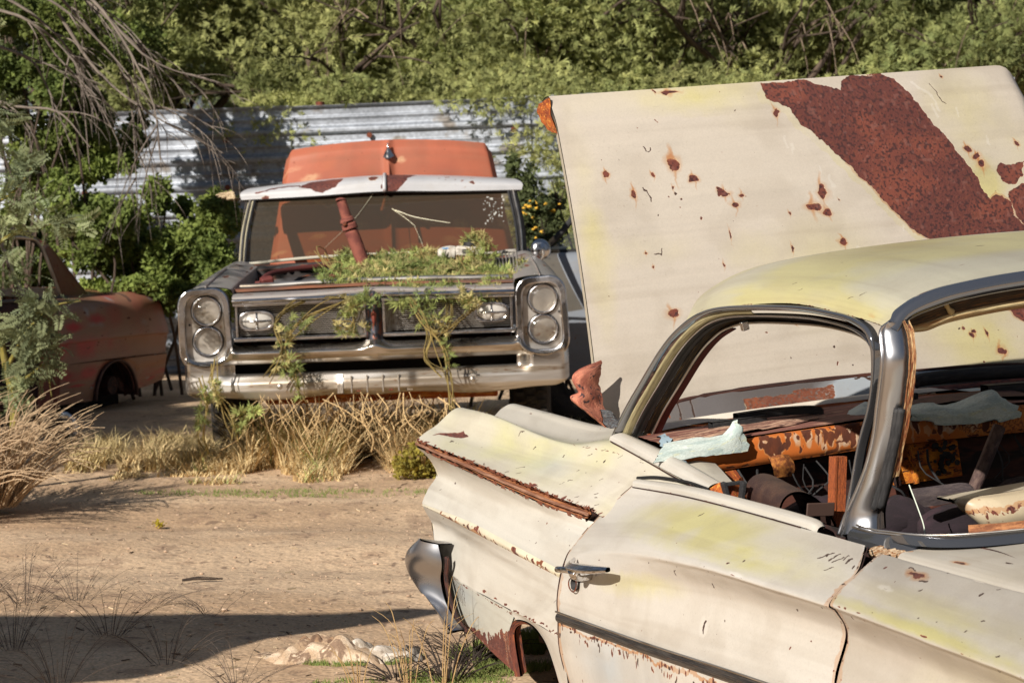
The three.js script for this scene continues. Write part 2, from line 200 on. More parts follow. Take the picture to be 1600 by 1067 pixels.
{ const r = rng(35), n = 2400, g = new THREE.BoxGeometry(1, 0.12, 0.1), im = new THREE.InstancedMesh(g, std('#ffffff', 0.95), n), m = new THREE.Matrix4(), c = new THREE.Color();
  for (let i = 0; i < n; i++) { const edge = r() < 0.6, x = -3.6 + 4.6 * r(), z = edge ? (r() < 0.5 ? -7.2 - 2.2 * r() : -11.6 - 1.4 * r()) : -7 - 6 * r(), s = 0.006 + 0.03 * r() ** 3, l = 0.5 + 0.8 * r(); m.makeRotationFromEuler(new THREE.Euler((r() - 0.5) * 0.5, r() * 6.3, (r() - 0.5) * 0.5)).setPosition(x, gh(x, z) + 0.003, z).scale(V3(s, s, s)); im.setMatrixAt(i, m); im.setColorAt(i, r() < 0.5 ? c.setRGB(0.16 * l, 0.11 * l, 0.07 * l) : c.setRGB(0.5 * l, 0.4 * l, 0.26 * l)); }
  im.name = 'leaf_litter'; im.castShadow = im.receiveShadow = true; im.userData = { label: 'bits of twig and dry leaf scattered on the dirt', category: 'litter', kind: 'stuff' }; scene.add(im); }
// ------------------------------------------------------------------ corrugated metal fence
{ const f = thing('metal_fence', 'weathered grey corrugated metal fence with horizontal ribs behind the cars', 'fence', [-2, 0, -19.6]);
  f.rotation.z = 0.036; f.rotation.y = -0.03;
  const wall = [0, 1, 2].map((k) => { const sd = 300 + k * 7; const mt = mottled([176, 182, 191], [142, 147, 155], { s: 5, seed: sd, rough: 0.5, metal: 0.45, c3: [128, 122, 116], t3: 0.74, streak: 0.6, bump: 0.0006, own: true }); return mt; });
  const prof = (y) => { const q = ((y % 0.2) + 0.2) % 0.2 / 0.2, a = ss(0.0, 0.06, q) - ss(0.24, 0.32, q), b = (ss(0.56, 0.6, q) - ss(0.66, 0.7, q)) * 0.4; return 0.034 * (a + b); };
  const r = rng(41);
  for (let k = 0; k < 8; k++) for (const row of [0, 1]) { const x0 = -9.4 + 1.83 * k + (row ? 0.6 : 0), h0 = row ? 1.0 : -0.05, h1 = row ? 2.02 + 0.03 * r() : 1.06, wob = (r() - 0.5) * 0.02, ph = r() * 9;
    mesh('fence_sheet', grid(12, Math.round((h1 - h0) / 0.01), (u, v) => { const y = lerp(h0, h1, v), x = x0 + 1.86 * u; return [x, y + wob * (u - 0.5), prof(y) + (row ? 0.03 : 0) + 0.014 * Math.sin(u * 3.14 + ph) * Math.sin(v * 5 + ph) + (k % 2) * 0.003]; }, { uv: (u, v) => [x0 * 0.37 + u * 0.9, v * 0.6 + row * 0.3] }), wall[(k + row) % 3], f); }
  for (let k = 0; k < 6; k++) mesh('fence_post', new THREE.CylinderGeometry(0.035, 0.035, 2.1, 10).translate(-9 + 2.4 * k, 1.0, -0.09), M.rust, f);
  for (let k = 0; k < 12; k++) for (const y of [1.42, 1.78]) mesh('sheet_bolt', new THREE.CylinderGeometry(0.022, 0.022, 0.012, 10).rotateX(Math.PI / 2).translate(-9 + 1.83 * k * 0.6 + 0.1, y, 0.062), M.rust, f); }
// ------------------------------------------------------------------ foliage builders
const leafMat = (more = {}) => new THREE.MeshPhysicalMaterial({ color: '#ffffff', roughness: 0.75, transmission: 0.3, thickness: 0, specularIntensity: 0.35, side: THREE.DoubleSide, ...more });
const LEAF = leafMat();
function blade(L, w, bend, rx, ry, o = [0, 0, 0]) { // a narrow folded leaf along +z, turned by rx, ry
  const P = [], pts = [[0, 0, 0], [w, bend * 0.3, L * 0.45], [0, bend * 0.25 - w * 0.3, L * 0.45], [-w, bend * 0.3, L * 0.45], [0, bend, L]], e = new THREE.Euler(rx, ry, 0, 'YXZ');
  const q = pts.map((p) => V3(...p).applyEuler(e).add(V3(...o)).toArray());
  for (const [a, b, c] of [[0, 1, 2], [0, 2, 3], [1, 4, 2], [2, 4, 3]]) P.push(...q[a], ...q[b], ...q[c]);
  return P;
}
function soup(P) { const g = new THREE.BufferGeometry(); g.setAttribute('position', new THREE.Float32BufferAttribute(P, 3)); g.setAttribute('uv', new THREE.Float32BufferAttribute(new Float32Array(P.length / 3 * 2), 2)); g.computeVertexNormals(); return g; }
const sprayGeo = (seed, n = 10, L = 1, w = 0.075) => { const r = rng(seed), P = []; for (let k = 0; k < n; k++) P.push(...blade(L * (0.4 + 0.6 * r()), w * (0.6 + 0.6 * r()), -0.5 * r() * L, -0.5 + 0.9 * r(), (r() - 0.5) * 2.6, [0, 0, 0.25 * L * (k / n)])); return soup(P); };
const roundGeo = (seed, n = 6) => { const r = rng(seed), P = []; for (let k = 0; k < n; k++) P.push(...blade(0.45 + 0.2 * r(), 0.2 + 0.08 * r(), -0.08, -0.9 + 1.5 * r(), r() * 6.3, [(r() - 0.5) * 0.5, (r() - 0.5) * 0.5, (r() - 0.5) * 0.6])); return soup(P); };
const featherGeo = (seed) => { const r = rng(seed), P = []; for (let k = 0; k < 9; k++) for (const s of [-1, 1]) P.push(...blade(0.34 * (1 - 0.05 * k), 0.055, -0.05, (r() - 0.5) * 0.4, s * (1.1 + 0.2 * r()), [0, -0.012 * k * k * 0.25, k * 0.11])); return soup(P); };
const SPRAY = [1, 2, 3].map((s) => sprayGeo(s)), ROUND = [1, 2].map((s) => roundGeo(s)), FEATHER = [1, 2].map((s) => featherGeo(s));
// leaves scattered through clumps {c: centre, r: radii, n, s: size, hue}; each clump has an uneven outline
function leaves(name, parent, clumps, geos, { col, seed = 1, up = 0.2, size = 0.12, var: vr = 0.5, mat = LEAF, out = 0.6 }) {
  const r = rng(seed), list = geos.map(() => []), m = new THREE.Matrix4(), q = new THREE.Quaternion();
  for (const c of clumps) { const hue = r(), lum = 0.75 + 0.5 * r(); for (let k = 0; k < c.n; k++) {
    let d; do d = V3(r() * 2 - 1, r() * 2 - 1, r() * 2 - 1); while (d.lengthSq() > 1); const ln = d.length(), e = fbm(d.x * 2.2 + c.c[0] * 3, d.y * 2.2 + d.z * 1.7 + c.c[1] * 3, seed, 3); if (ln > 0.45 + 0.9 * e) continue; if (fbm(c.c[0] * 5 + d.x * 4, d.y * 4 + d.z * 3 + c.c[1] * 2, seed + 5, 2) < 0.36) continue;
    const p = V3(c.c[0] + d.x * c.r[0], c.c[1] + d.y * c.r[1], c.c[2] + d.z * c.r[2]); if (p.y < 0.01) continue;
    const dir = V3(d.x + (r() - 0.5) * 1.4 / out, d.y * 0.6 + up + (r() - 0.5) * 1.2 / out, d.z + (r() - 0.5) * 1.4 / out).normalize(); q.setFromUnitVectors(V3(0, 0, 1), dir).multiply(new THREE.Quaternion().setFromAxisAngle(V3(0, 0, 1), r() * 6.28));
    const s = size * (c.s || 1) * (0.6 + 0.8 * r()); m.compose(p, q, V3(s, s, s)); const a = col[0], b = col[1], t = clamp(hue * 0.55 + r() * 0.55), l = lum * (1 - vr / 2 + vr * r()); list[Math.floor(r() * geos.length)].push([m.clone(), [lerp(a[0], b[0], t) * l, lerp(a[1], b[1], t) * l, lerp(a[2], b[2], t) * l]]); } }
  list.forEach((L, i) => { if (!L.length) return; const im = new THREE.InstancedMesh(geos[i], mat, L.length), cc = new THREE.Color(); L.forEach(([mm, c], k) => { im.setMatrixAt(k, mm); im.setColorAt(k, cc.setRGB(...c)); }); im.name = name; im.castShadow = im.receiveShadow = true; im.userData.kind = 'stuff'; parent.add(im); });
}
const bark = mottled([104, 88, 74], [66, 54, 46], { s: 14, seed: 401, streak: 0.4, bump: 0.006 }), paleBark = mottled([168, 148, 126], [116, 98, 84], { s: 14, seed: 402, bump: 0.003 });
// limbs: a trunk that forks; returns the tips
function limbs(base, dir, len, rad, depth, r, out, tips, droop = 0, spread = 0.7) {
  const pts = [base.toArray()], d = dir.clone(); let p = base.clone(); const n = 4; for (let k = 1; k <= n; k++) { d.add(V3((r() - 0.5) * 0.35, (r() - 0.5) * 0.25 - droop * k * 0.12, (r() - 0.5) * 0.35)).normalize(); p = p.clone().addScaledVector(d, len / n); pts.push(p.toArray()); }
  out.push(tube(pts, [rad, rad * 0.85, rad * 0.72, rad * 0.62, rad * 0.5], { n: depth > 1 ? 8 : 5, seg: 8, caps: false })); tips.push(p); if (depth <= 0) return;
  const kids = 2 + Math.floor(r() * 2); for (let k = 0; k < kids; k++) { const nd = d.clone().add(V3((r() - 0.5) * 2 * spread, (r() - 0.35) * spread, (r() - 0.5) * 2 * spread)).normalize(), s = k ? V3(...spline(pts, 0.45 + 0.5 * r())) : p; limbs(s, nd, len * (0.6 + 0.25 * r()), rad * 0.55, depth - 1, r, out, tips, droop, spread); }
}
// mesquites beyond the fence
const mesq = [[[0.42, 0.43, 0.16], [0.21, 0.25, 0.09]], [[0.5, 0.5, 0.19], [0.26, 0.3, 0.11]], [[0.32, 0.37, 0.18], [0.17, 0.21, 0.1]]];
function mesquite(label, x, z, h, spread, seed, n, tone, lowFront = 0) {
  const t = thing('mesquite_tree', label, 'tree', [x, 0, z]), r = rng(seed), g = [], tips = [];
  for (let k = 0; k < 3; k++) limbs(V3((r() - 0.5) * 0.4, 0, (r() - 0.5) * 0.4), V3((r() - 0.5) * 1.1, 1.3, (r() - 0.5) * 1.0).normalize(), h * 0.34, 0.09 + 0.05 * r(), 4, r, g, tips, 0.1);
  mesh('trunk', merge(g), bark, t);
  { const w = []; for (let k = 0; k < 60; k++) { const a = tips[Math.floor(r() * tips.length)].clone().lerp(V3(0, h * 0.6, 0), 0.3 * r()), d = V3(r() - 0.5, -0.2 - 0.3 * r(), (r() - 0.2)).multiplyScalar(0.5 + 0.8 * r()); w.push(tube([a.toArray(), [a.x + d.x * 0.4, a.y + 0.08, a.z + d.z * 0.4], [a.x + d.x * 0.8, a.y + d.y * 0.4, a.z + d.z * 0.8], [a.x + d.x, a.y + d.y, a.z + d.z]], [0.008, 0.006, 0.004, 0.002], { n: 4, seg: 7, caps: false })); } mesh('twigs', merge(w), paleBark, t); }
  const cl = [], core = V3(0, h * 0.62, 0); for (let k = 0; k < 64; k++) { const a = tips[Math.floor(r() * tips.length)], p = a.clone().lerp(core.clone().add(V3((r() - 0.5) * 2 * spread, (r() - 0.5) * h * 0.75, (r() - 0.5) * 2 * spread)), 0.35 + 0.5 * r()); if (p.y < 1.1) p.y = 1.3 + 2 * r(); const s = 0.28 + 0.4 * r(); cl.push({ c: p.toArray(), r: [s * (0.7 + 0.8 * r()), s * (0.5 + 0.6 * r()), s * (0.7 + 0.8 * r())], n: Math.round(n * (0.5 + r())), s: 0.85 + 0.4 * r() }); }
  for (let k = 0; k < lowFront; k++) { const s = 0.16 + 0.2 * r(); cl.push({ c: [(r() - 0.5) * 2.2 + 0.1, 1.0 + r() * 1.2, 2.0 + r() * 1.3], r: [s * 1.5, s * 0.7, s], n: Math.round(n * 0.5), s: 0.85 }); }
  leaves('crown', t, cl.map((c) => ({ ...c, n: c.n * 4.4 })), SPRAY, { col: mesq[tone], seed: seed + 3, size: 0.068, up: -0.15 });
}
mesquite('tall mesquite behind the fence above the roof of the orange-hooded wreck', -0.9, -22.6, 4.6, 1.9, 501, 190, 1, 20);
mesquite('mesquite behind the fence leaning over its left end, under the bare branches', -3.2, -23.2, 4.8, 2.0, 502, 190, 0);
mesquite('dark mesquite beyond the fence at the far left', -5.6, -22.5, 4.4, 1.9, 503, 170, 2);
mesquite('mesquite hanging its twigs over the fence beside the raised cream lid', 0.7, -22.0, 4.3, 1.7, 504, 190, 1, 38);
mesquite('mesquite rising behind the middle of the raised cream lid', 2.4, -23.0, 4.6, 2.0, 505, 190, 0);
mesquite('mesquite at the right edge of the picture behind the rust-patched lid corner', 4.4, -22.4, 4.5, 2.0, 506, 190, 0);
mesquite('far mesquite filling the gap behind the fence at the left', -2.0, -27.0, 5.4, 2.3, 507, 150, 2);
mesquite('far mesquite showing between the two trees that overhang the fence', 0.2, -27.5, 5.2, 2.3, 508, 120, 2);
mesquite('far mesquite behind the right-hand trees, barely visible', 3.4, -28.0, 5.4, 2.4, 509, 150, 2);
mesquite('far mesquite past the right corner of the lid', 5.6, -26.5, 5.2, 2.3, 510, 140, 2);
mesquite('mesquite just beyond the left picture edge, its shade falling on the red car', -5.5, -10.6, 3.9, 1.0, 511, 110, 0);
// green thicket to the left of the wreck
function thicket(name, label, cat, list, seed, { col, geos = ROUND, size = 0.085, stems = 14, n = 1, stemMat = bark }) {
  const rq = rng(seed + 7), C = list.flatMap(([x, y, rx, ry, d, cnt, dz]) => Array.from({ length: 6 }, () => { const q = 0.35 + 0.35 * rq(); return [x + (rq() - 0.5) * 1.7 * rx, y + (rq() - 0.5) * 1.7 * ry, rx * q * (0.7 + 0.7 * rq()), ry * q * (0.7 + 0.7 * rq()), d + (rq() - 0.5) * 0.7, cnt / 4.2, dz]; })).map(([x, y, rx, ry, d, cnt, dz]) => ({ c: at(x, y, d), r: [rx * d / 4000, ry * d / 4000, dz || (rx + ry) * 0.5 * d / 4000], n: Math.round(cnt * n) })), b = [C.reduce((a, c) => a + c.c[0], 0) / C.length, 0, C.reduce((a, c) => a + c.c[2], 0) / C.length];
  const t = thing(name, label, cat, b), r = rng(seed), loc = C.map((c) => ({ ...c, c: c.c.map((v, i) => v - b[i]) })), g = [];
  for (let k = 0; k < stems; k++) { const c = loc[k % loc.length].c, s = [(r() - 0.5) * 0.8 + c[0] * 0.4, 0, (r() - 0.5) * 0.5 + c[2] * 0.4]; g.push(tube([s, [lerp(s[0], c[0], 0.35) + (r() - 0.5) * 0.25, c[1] * 0.5, lerp(s[2], c[2], 0.4)], [lerp(s[0], c[0], 0.8) + (r() - 0.5) * 0.2, c[1] * 0.85, lerp(s[2], c[2], 0.8)], [c[0] + (r() - 0.5) * 0.3, c[1] + 0.15, c[2] + 0.1]], [0.012, 0.01, 0.008, 0.003], { n: 6, seg: 12 })); }
  mesh('stems', merge(g), stemMat, t); leaves('foliage', t, loc, geos, { col, seed: seed + 1, size, up: 0.35 }); return t;
}
thicket('green_shrub', 'bright green leafy shrub between the red car and the wreck with the orange hood', 'shrub', [[140, 300, 60, 60, 17.6, 800], [215, 350, 60, 60, 17.4, 1200], [300, 385, 70, 70, 17.2, 1300], [345, 430, 50, 55, 16.8, 900], [200, 420, 80, 55, 17.6, 1100], [130, 240, 60, 50, 18, 700], [170, 365, 60, 45, 17.2, 800], [320, 350, 45, 34, 17.6, 450], [255, 455, 80, 30, 17.4, 700], [110, 350, 60, 50, 18, 600], [70, 260, 70, 55, 18.3, 700]], 521, { col: [[0.24, 0.29, 0.065], [0.13, 0.18, 0.045]], size: 0.06, n2: 1, n: 1.5 });
thicket('hackberry_tree', 'dark small-leaved tree in the upper left corner behind the bare branches', 'tree', [[60, 100, 90, 70, 17.6, 1500], [20, 190, 80, 60, 17.8, 1200], [120, 170, 60, 50, 18, 900], [150, 60, 80, 60, 18.2, 1100], [10, 30, 90, 50, 17.6, 1200], [60, -60, 130, 60, 18.4, 1200], [190, 210, 40, 30, 18, 350], [0, 330, 60, 60, 18.6, 900], [40, 420, 60, 60, 18.6, 1100], [-20, 440, 60, 60, 18.4, 700]], 523, { col: [[0.2, 0.24, 0.055], [0.1, 0.14, 0.035]], size: 0.06, n: 1.5 });
{ const t = thicket('flowering_shrub', 'shrub with small yellow flower heads beside the round mirror', 'shrub', [[845, 350, 34, 45, 16.8, 340], [825, 400, 26, 30, 16.7, 240], [870, 330, 24, 30, 16.9, 160], [815, 300, 22, 50, 17, 260], [850, 420, 30, 20, 16.7, 200]], 525, { col: [[0.12, 0.15, 0.05], [0.09, 0.11, 0.045]], size: 0.06, stems: 16 }), r = rng(77), g = []; for (let k = 0; k < 34; k++) { const p = at(845 + (r() - 0.5) * 62, 365 + (r() - 0.5) * 104, 16.55 + r() * 0.2), s = new THREE.SphereGeometry(0.008 + 0.014 * r(), 7, 5); s.scale(1, 0.6, 1); s.translate(p[0] - t.position.x, p[1], p[2] - t.position.z); g.push(s); } mesh('flower_heads', merge(g), std('#d8a83a', 0.9), t, { kind: 'stuff' }); }
// ------------------------------------------------------------------ the front half of a silver car, seen head on
const PF = (() => { const b = 1.2 * Math.PI / 180, r = 2.1 * Math.PI / 180, Z = V3(Math.sin(b), 0, Math.cos(b)), X = V3(Math.cos(b), 0, -Math.sin(b)).multiplyScalar(Math.cos(r)).add(V3(0, Math.sin(r), 0)), Y = Z.clone().cross(X); return new THREE.Quaternion().setFromRotationMatrix(new THREE.Matrix4().makeBasis(X, Y, Z)); })();
const PO3 = V3(-0.675, 0, -13);
const wreck = thing('silver_wreck', 'front of a silver-grey wreck without its hood, chrome bumper and stacked headlights facing the camera', 'car', PO3.toArray(), null, PF);
const toWreck = (p) => V3(...p).sub(PO3).applyQuaternion(PF.clone().invert()).toArray(); // a world point in the wreck's own axes
const silver = painted({ w: 768, h: 768, mw: 1.5, mh: 1, seed: 41, base: [152, 146, 142], yellow: [128, 120, 116], yellowAmount: .8, freckles: 1.2, dull: [112, 100, 92], rough: .4, draw: (o) => { dots(o, 40, [0, 0, 1, 1], .02); for (let k = 0; k < 9; k++) o.spot(o.A, o.rnd(), o.rnd(), .03 + .05 * o.rnd(), .02, '170,0,0'); for (let k = 0; k < 8; k++) o.spot(o.B, o.rnd(), o.rnd(), .06, .05, '0,120,0', true); } });
const whiteRoof = painted({ w: 1024, h: 256, mw: 1.6, mh: .35, seed: 42, base: [186, 186, 188], yellow: [168, 168, 172], yellowAmount: .6, freckles: .5, dull: [150, 150, 152], draw: (o) => { o.poly(o.A, [[.2, .55], [.24, .72], [.3, .75], [.36, .7], [.33, .45], [.28, .3], [.25, .4]], o.RUST); o.poly(o.A, [[.5, .3], [.52, .85], [.57, .9], [.63, .75], [.6, .55], [.57, .3], [.54, .2]], o.RUST); o.spot(o.A, .47, .6, .02, .1, '255,0,0'); o.line(o.A, [[.06, .45], [.12, .6], [.2, .6]], .05, o.RUST); o.spot(o.A, .08, .25, .014, .1, '255,0,0'); o.spot(o.A, .83, .5, .012, .07, '255,0,0'); for (let k = 0; k < 70; k++) o.spot(o.A, o.rnd(), .04 * o.rnd(), .015 * o.rnd(), .08 * o.rnd(), '255,0,0'); } });
const mx = (rows, s) => rows.map((r) => r.map(([x, y, z]) => [x * s, y, z]));
// bumper: one pressing, with a slot and cups under the lower lamps
{ const cup = (ax) => { const q = (ax - .862) / .128; return Math.abs(q) < 1 ? .69 - .124 * Math.sqrt(1 - q * q) : .69; };
  const topY = (ax) => { const bar = .655 + .03 * Math.exp(-((ax / .05) ** 2)); return ax < .70 ? bar : lerp(bar, cup(ax), ss(.70, .76, ax)) ; };
  const X = (u) => { const s = u * 2 - 1; return s; };
  const plan = (s) => { const a = Math.abs(s), w = Math.sign(s) * (a < .86 ? a / .86 * .95 : .95 + .045 * Math.sin((a - .86) / .14 * Math.PI / 2)), z = a < .86 ? -.07 * (a / .86) ** 2 : -.07 - .34 * ((a - .86) / .14) ** 1.6; return [w, z]; };
  const f = (u, v) => { const [x, z0] = plan(X(u)), ax = Math.abs(x), t = topY(ax), inSlot = ax < .73, lows = .395 + .01 * Math.sin(ax * 9) + .03 * ss(.9, 1, ax), c = ss(.2, .17, ax);
    const ys = [t, t - .012, lerp(t, .575, .35), lerp(t, .575, .75), .572, .566, .513, .505, .47, .43, lows, lows - .004], zs = [-.04, .0, .055, .04, .012, -.03, -.03, .012 + .012 * c, .035 + .012 * c, .035 + .012 * c, .012, -.05];
    const p = spline2(ys.map((y, i) => [y, zs[i]]), v); const ex = ax > .73 ? ss(.73, .8, ax) : 0; let y = p[0], z = p[1]; if (v > 3 / 11 && v < 8 / 11) z = lerp(z, .035, ex); if (v < .2) z += .03 * ss(.72, .78, ax) * (1 - Math.abs((ax - .862) / .128)) ; return [x, y, z + z0 - (.012 * Math.cos(Math.min(1, ax / .05) * 3.14) < 0 ? 0 : 0) + .02 * Math.exp(-((ax / .06) ** 2)) * (v < .45 ? 1 : 0)]; };
  const b = mesh('front_bumper', grid(150, 66, f, { th: .004, skip: (u, v) => { const ax = Math.abs(plan(X(u))[0]); return v > 5 / 11 && v < 6 / 11 && ax < .72 + (0.5 - Math.abs((v * 11 - 5) - .5)) * .02; } }), M.chrome, wreck);
  b.material = new THREE.MeshStandardMaterial({ map: dullMap, roughnessMap: tex(256, 256, (u, v) => { const g = 255 * (.09 + .22 * fbm(u * 9, v * 9, 3, 4) + .3 * ss(.45, .65, v)); return [g, g, g]; }, false), roughness: 1, metalness: .96, side: THREE.DoubleSide });
  for (const [x, y] of [[-.49, .452], [.49, .452], [.475, .6], [-.475, .6]]) mesh('bumper_bolt', new THREE.SphereGeometry(.017, 12, 8).scale(1, 1, .6).translate(x, y, .035 - .07 * (x / .95) ** 2 + (y > .5 ? .0 : 0)), M.dullChrome, b);
  for (const x of [-.115, -.035, .045, .125]) mesh('plate_rib', box(.008, .09, .012, x - .01, .452, .05, .003), M.dullChrome, b);
  for (const x of [-.165, .155]) mesh('plate_step', loft([[[x, .5, .03], [x, .46, .045], [x, .41, .04]], [[x + Math.sign(x) * .03, .5, .02], [x + Math.sign(x) * .03, .46, .036], [x + Math.sign(x) * .03, .41, .03]]], 6, 3, { th: .01 }), M.dullChrome, b);
  for (const x of [-.08, .085]) mesh('bolt_slot', box(.022, .008, .006, x - .01, .418, .052, .002), M.rust, b);
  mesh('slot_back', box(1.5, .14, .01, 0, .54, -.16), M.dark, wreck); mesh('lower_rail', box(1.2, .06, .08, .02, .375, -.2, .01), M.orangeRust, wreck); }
for (const s of [-1, 1]) { // headlamp pods and fenders
  const sh = new THREE.Shape(), rr = (S, x0, y0, x1, y1, q) => { S.moveTo(x0 + q, y0); S.lineTo(x1 - q, y0); S.quadraticCurveTo(x1, y0, x1, y0 + q); S.lineTo(x1 - .01, y1 - q); S.quadraticCurveTo(x1 - .012, y1, x1 - q, y1 + .004); S.lineTo(x0 + q, y1); S.quadraticCurveTo(x0, y1, x0, y1 - q); S.lineTo(x0, y0 + q); S.quadraticCurveTo(x0, y0, x0 + q, y0); };
  const cx = .862 * s; rr(sh, cx - .132, .555, cx + .128, .952, .09); const hole = new THREE.Path(); rr(hole, cx - .108, .58, cx + .106, .93, .08); sh.holes.push(hole);
  const pod = mesh('headlamp_bezel', new THREE.ExtrudeGeometry(sh, { depth: .05, bevelEnabled: true, bevelSize: .008, bevelThickness: .012, bevelSegments: 3, curveSegments: 12 }).translate(0, 0, -.12), M.chrome, wreck);
  const pl = new THREE.Shape(); rr(pl, cx - .112, .575, cx + .11, .934, .08); mesh('lamp_plate', new THREE.ExtrudeGeometry(pl, { depth: .02, bevelEnabled: false }).translate(0, 0, -.125), M.dullChrome, pod);
  [[.842, .0], [.688, -.002]].forEach(([y, dx], i) => { const x = cx + s * dx + .004;
    const hl = mesh('headlamp', new THREE.TorusGeometry(.071, .0065, 10, 40).translate(x, y, -.088), M.chrome, wreck);
    mesh('reflector', new THREE.LatheGeometry([[.001, -.05], [.03, -.046], [.05, -.034], [.062, -.016], [.071, 0]].map(([a, b]) => new THREE.Vector2(a, b)), 36).rotateX(Math.PI / 2).translate(x, y, -.092), new THREE.MeshStandardMaterial({ color: '#c9c6c2', metalness: .95, roughness: .16, bumpMap: BUMPS[1], bumpScale: .012, side: THREE.DoubleSide }), hl);
    mesh('lamp_lens', new THREE.SphereGeometry(.13, 36, 10, 0, 6.2832, 0, .565).rotateX(Math.PI / 2).translate(x, y, -.198), new THREE.MeshPhysicalMaterial({ color: '#f4f2ee', transmission: .96, thickness: 0, roughness: .03, bumpMap: tex(256, 256, (u, v) => { const g = 255 * (Math.abs(Math.sin(u * 60)) * .5 + .5 * vn(u * 12, v * 12, 8)); return [g, g, g]; }, false), bumpScale: .0012, side: THREE.DoubleSide }), hl);
    mesh('bulb', new THREE.SphereGeometry(.014, 10, 8).translate(x, y, -.125), std('#d8d4cc', .3), hl); mesh('lens_ring', new THREE.TorusGeometry(.079, .003, 6, 36).translate(x, y, -.1), M.black, hl); });
  mesh('pod_screw', new THREE.SphereGeometry(.006, 8, 6).translate(cx + .085 * s, .775, -.1), M.black, pod);
  const F = mx([
    [[.70,.80,-.14],[.70,.84,-.6],[.70,.88,-1.1],[.69,.90,-1.6]],
    [[.72,.925,-.12],[.72,.945,-.6],[.72,.965,-1.1],[.70,1.0,-1.6]],
    [[.745,.955,-.1],[.745,.975,-.6],[.74,.99,-1.1],[.72,1.02,-1.6]],
    [[.862,.966,-.085],[.86,.995,-.6],[.85,1.02,-1.1],[.82,1.045,-1.7]],
    [[.96,.935,-.095],[.95,.955,-.6],[.935,.975,-1.1],[.91,1.0,-1.7]],
    [[.988,.85,-.11],[.99,.86,-.6],[.985,.87,-1.1],[.97,.89,-1.7]],
    [[.99,.70,-.11],[1.0,.72,-.6],[1.0,.72,-1.1],[.99,.72,-1.7]],
    [[.96,.46,-.3],[.97,.40,-.7],[.98,.36,-1.1],[.97,.36,-1.7]]], s);
  mesh('front_fender', loft(F, 40, 50, { th: .004, flip: s > 0 }), silver, wreck);
  mesh('fender_ridge', tube([[.855 * s, .968, -.08], [.85 * s, .998, -.6], [.84 * s, 1.024, -1.1]], .006, { n: 6 }), silver, wreck);
  mesh('tyre', new THREE.TorusGeometry(.24, .095, 14, 40).rotateY(Math.PI / 2).scale(1.15, 1, 1).translate(.80 * s, .30, -.85), M.tyre, wreck);
  { const g = []; for (let k = 0; k < 44; k++) for (const dx of [-.06, 0, .06]) { const a = k / 44 * 6.283 + dx; g.push(box(.045, .02, .03, 0, 0, 0, 0).translate(.80 * s + dx, 0, .335).rotateX(a).translate(0, .30, -.85)); } mesh('tread', merge(g), M.tyre, wreck, { kind: 'stuff' }); }
  mesh('wheel_hub', new THREE.CylinderGeometry(.17, .17, .12, 24).rotateZ(Math.PI / 2).translate(.80 * s, .30, -.85), M.darkRust, wreck);
  mesh('inner_fender', loft(mx([[[.69,.88,-.2],[.69,.9,-.9],[.69,.93,-1.55]],[[.62,.62,-.2],[.56,.6,-.9],[.60,.65,-1.55]]], s), 16, 6, { th: .004, lumps: .02 }), mottled([66, 60, 58], [44, 36, 34], { seed: 131, s: 6, c3: [110, 62, 44], t3: .7 }), wreck); }
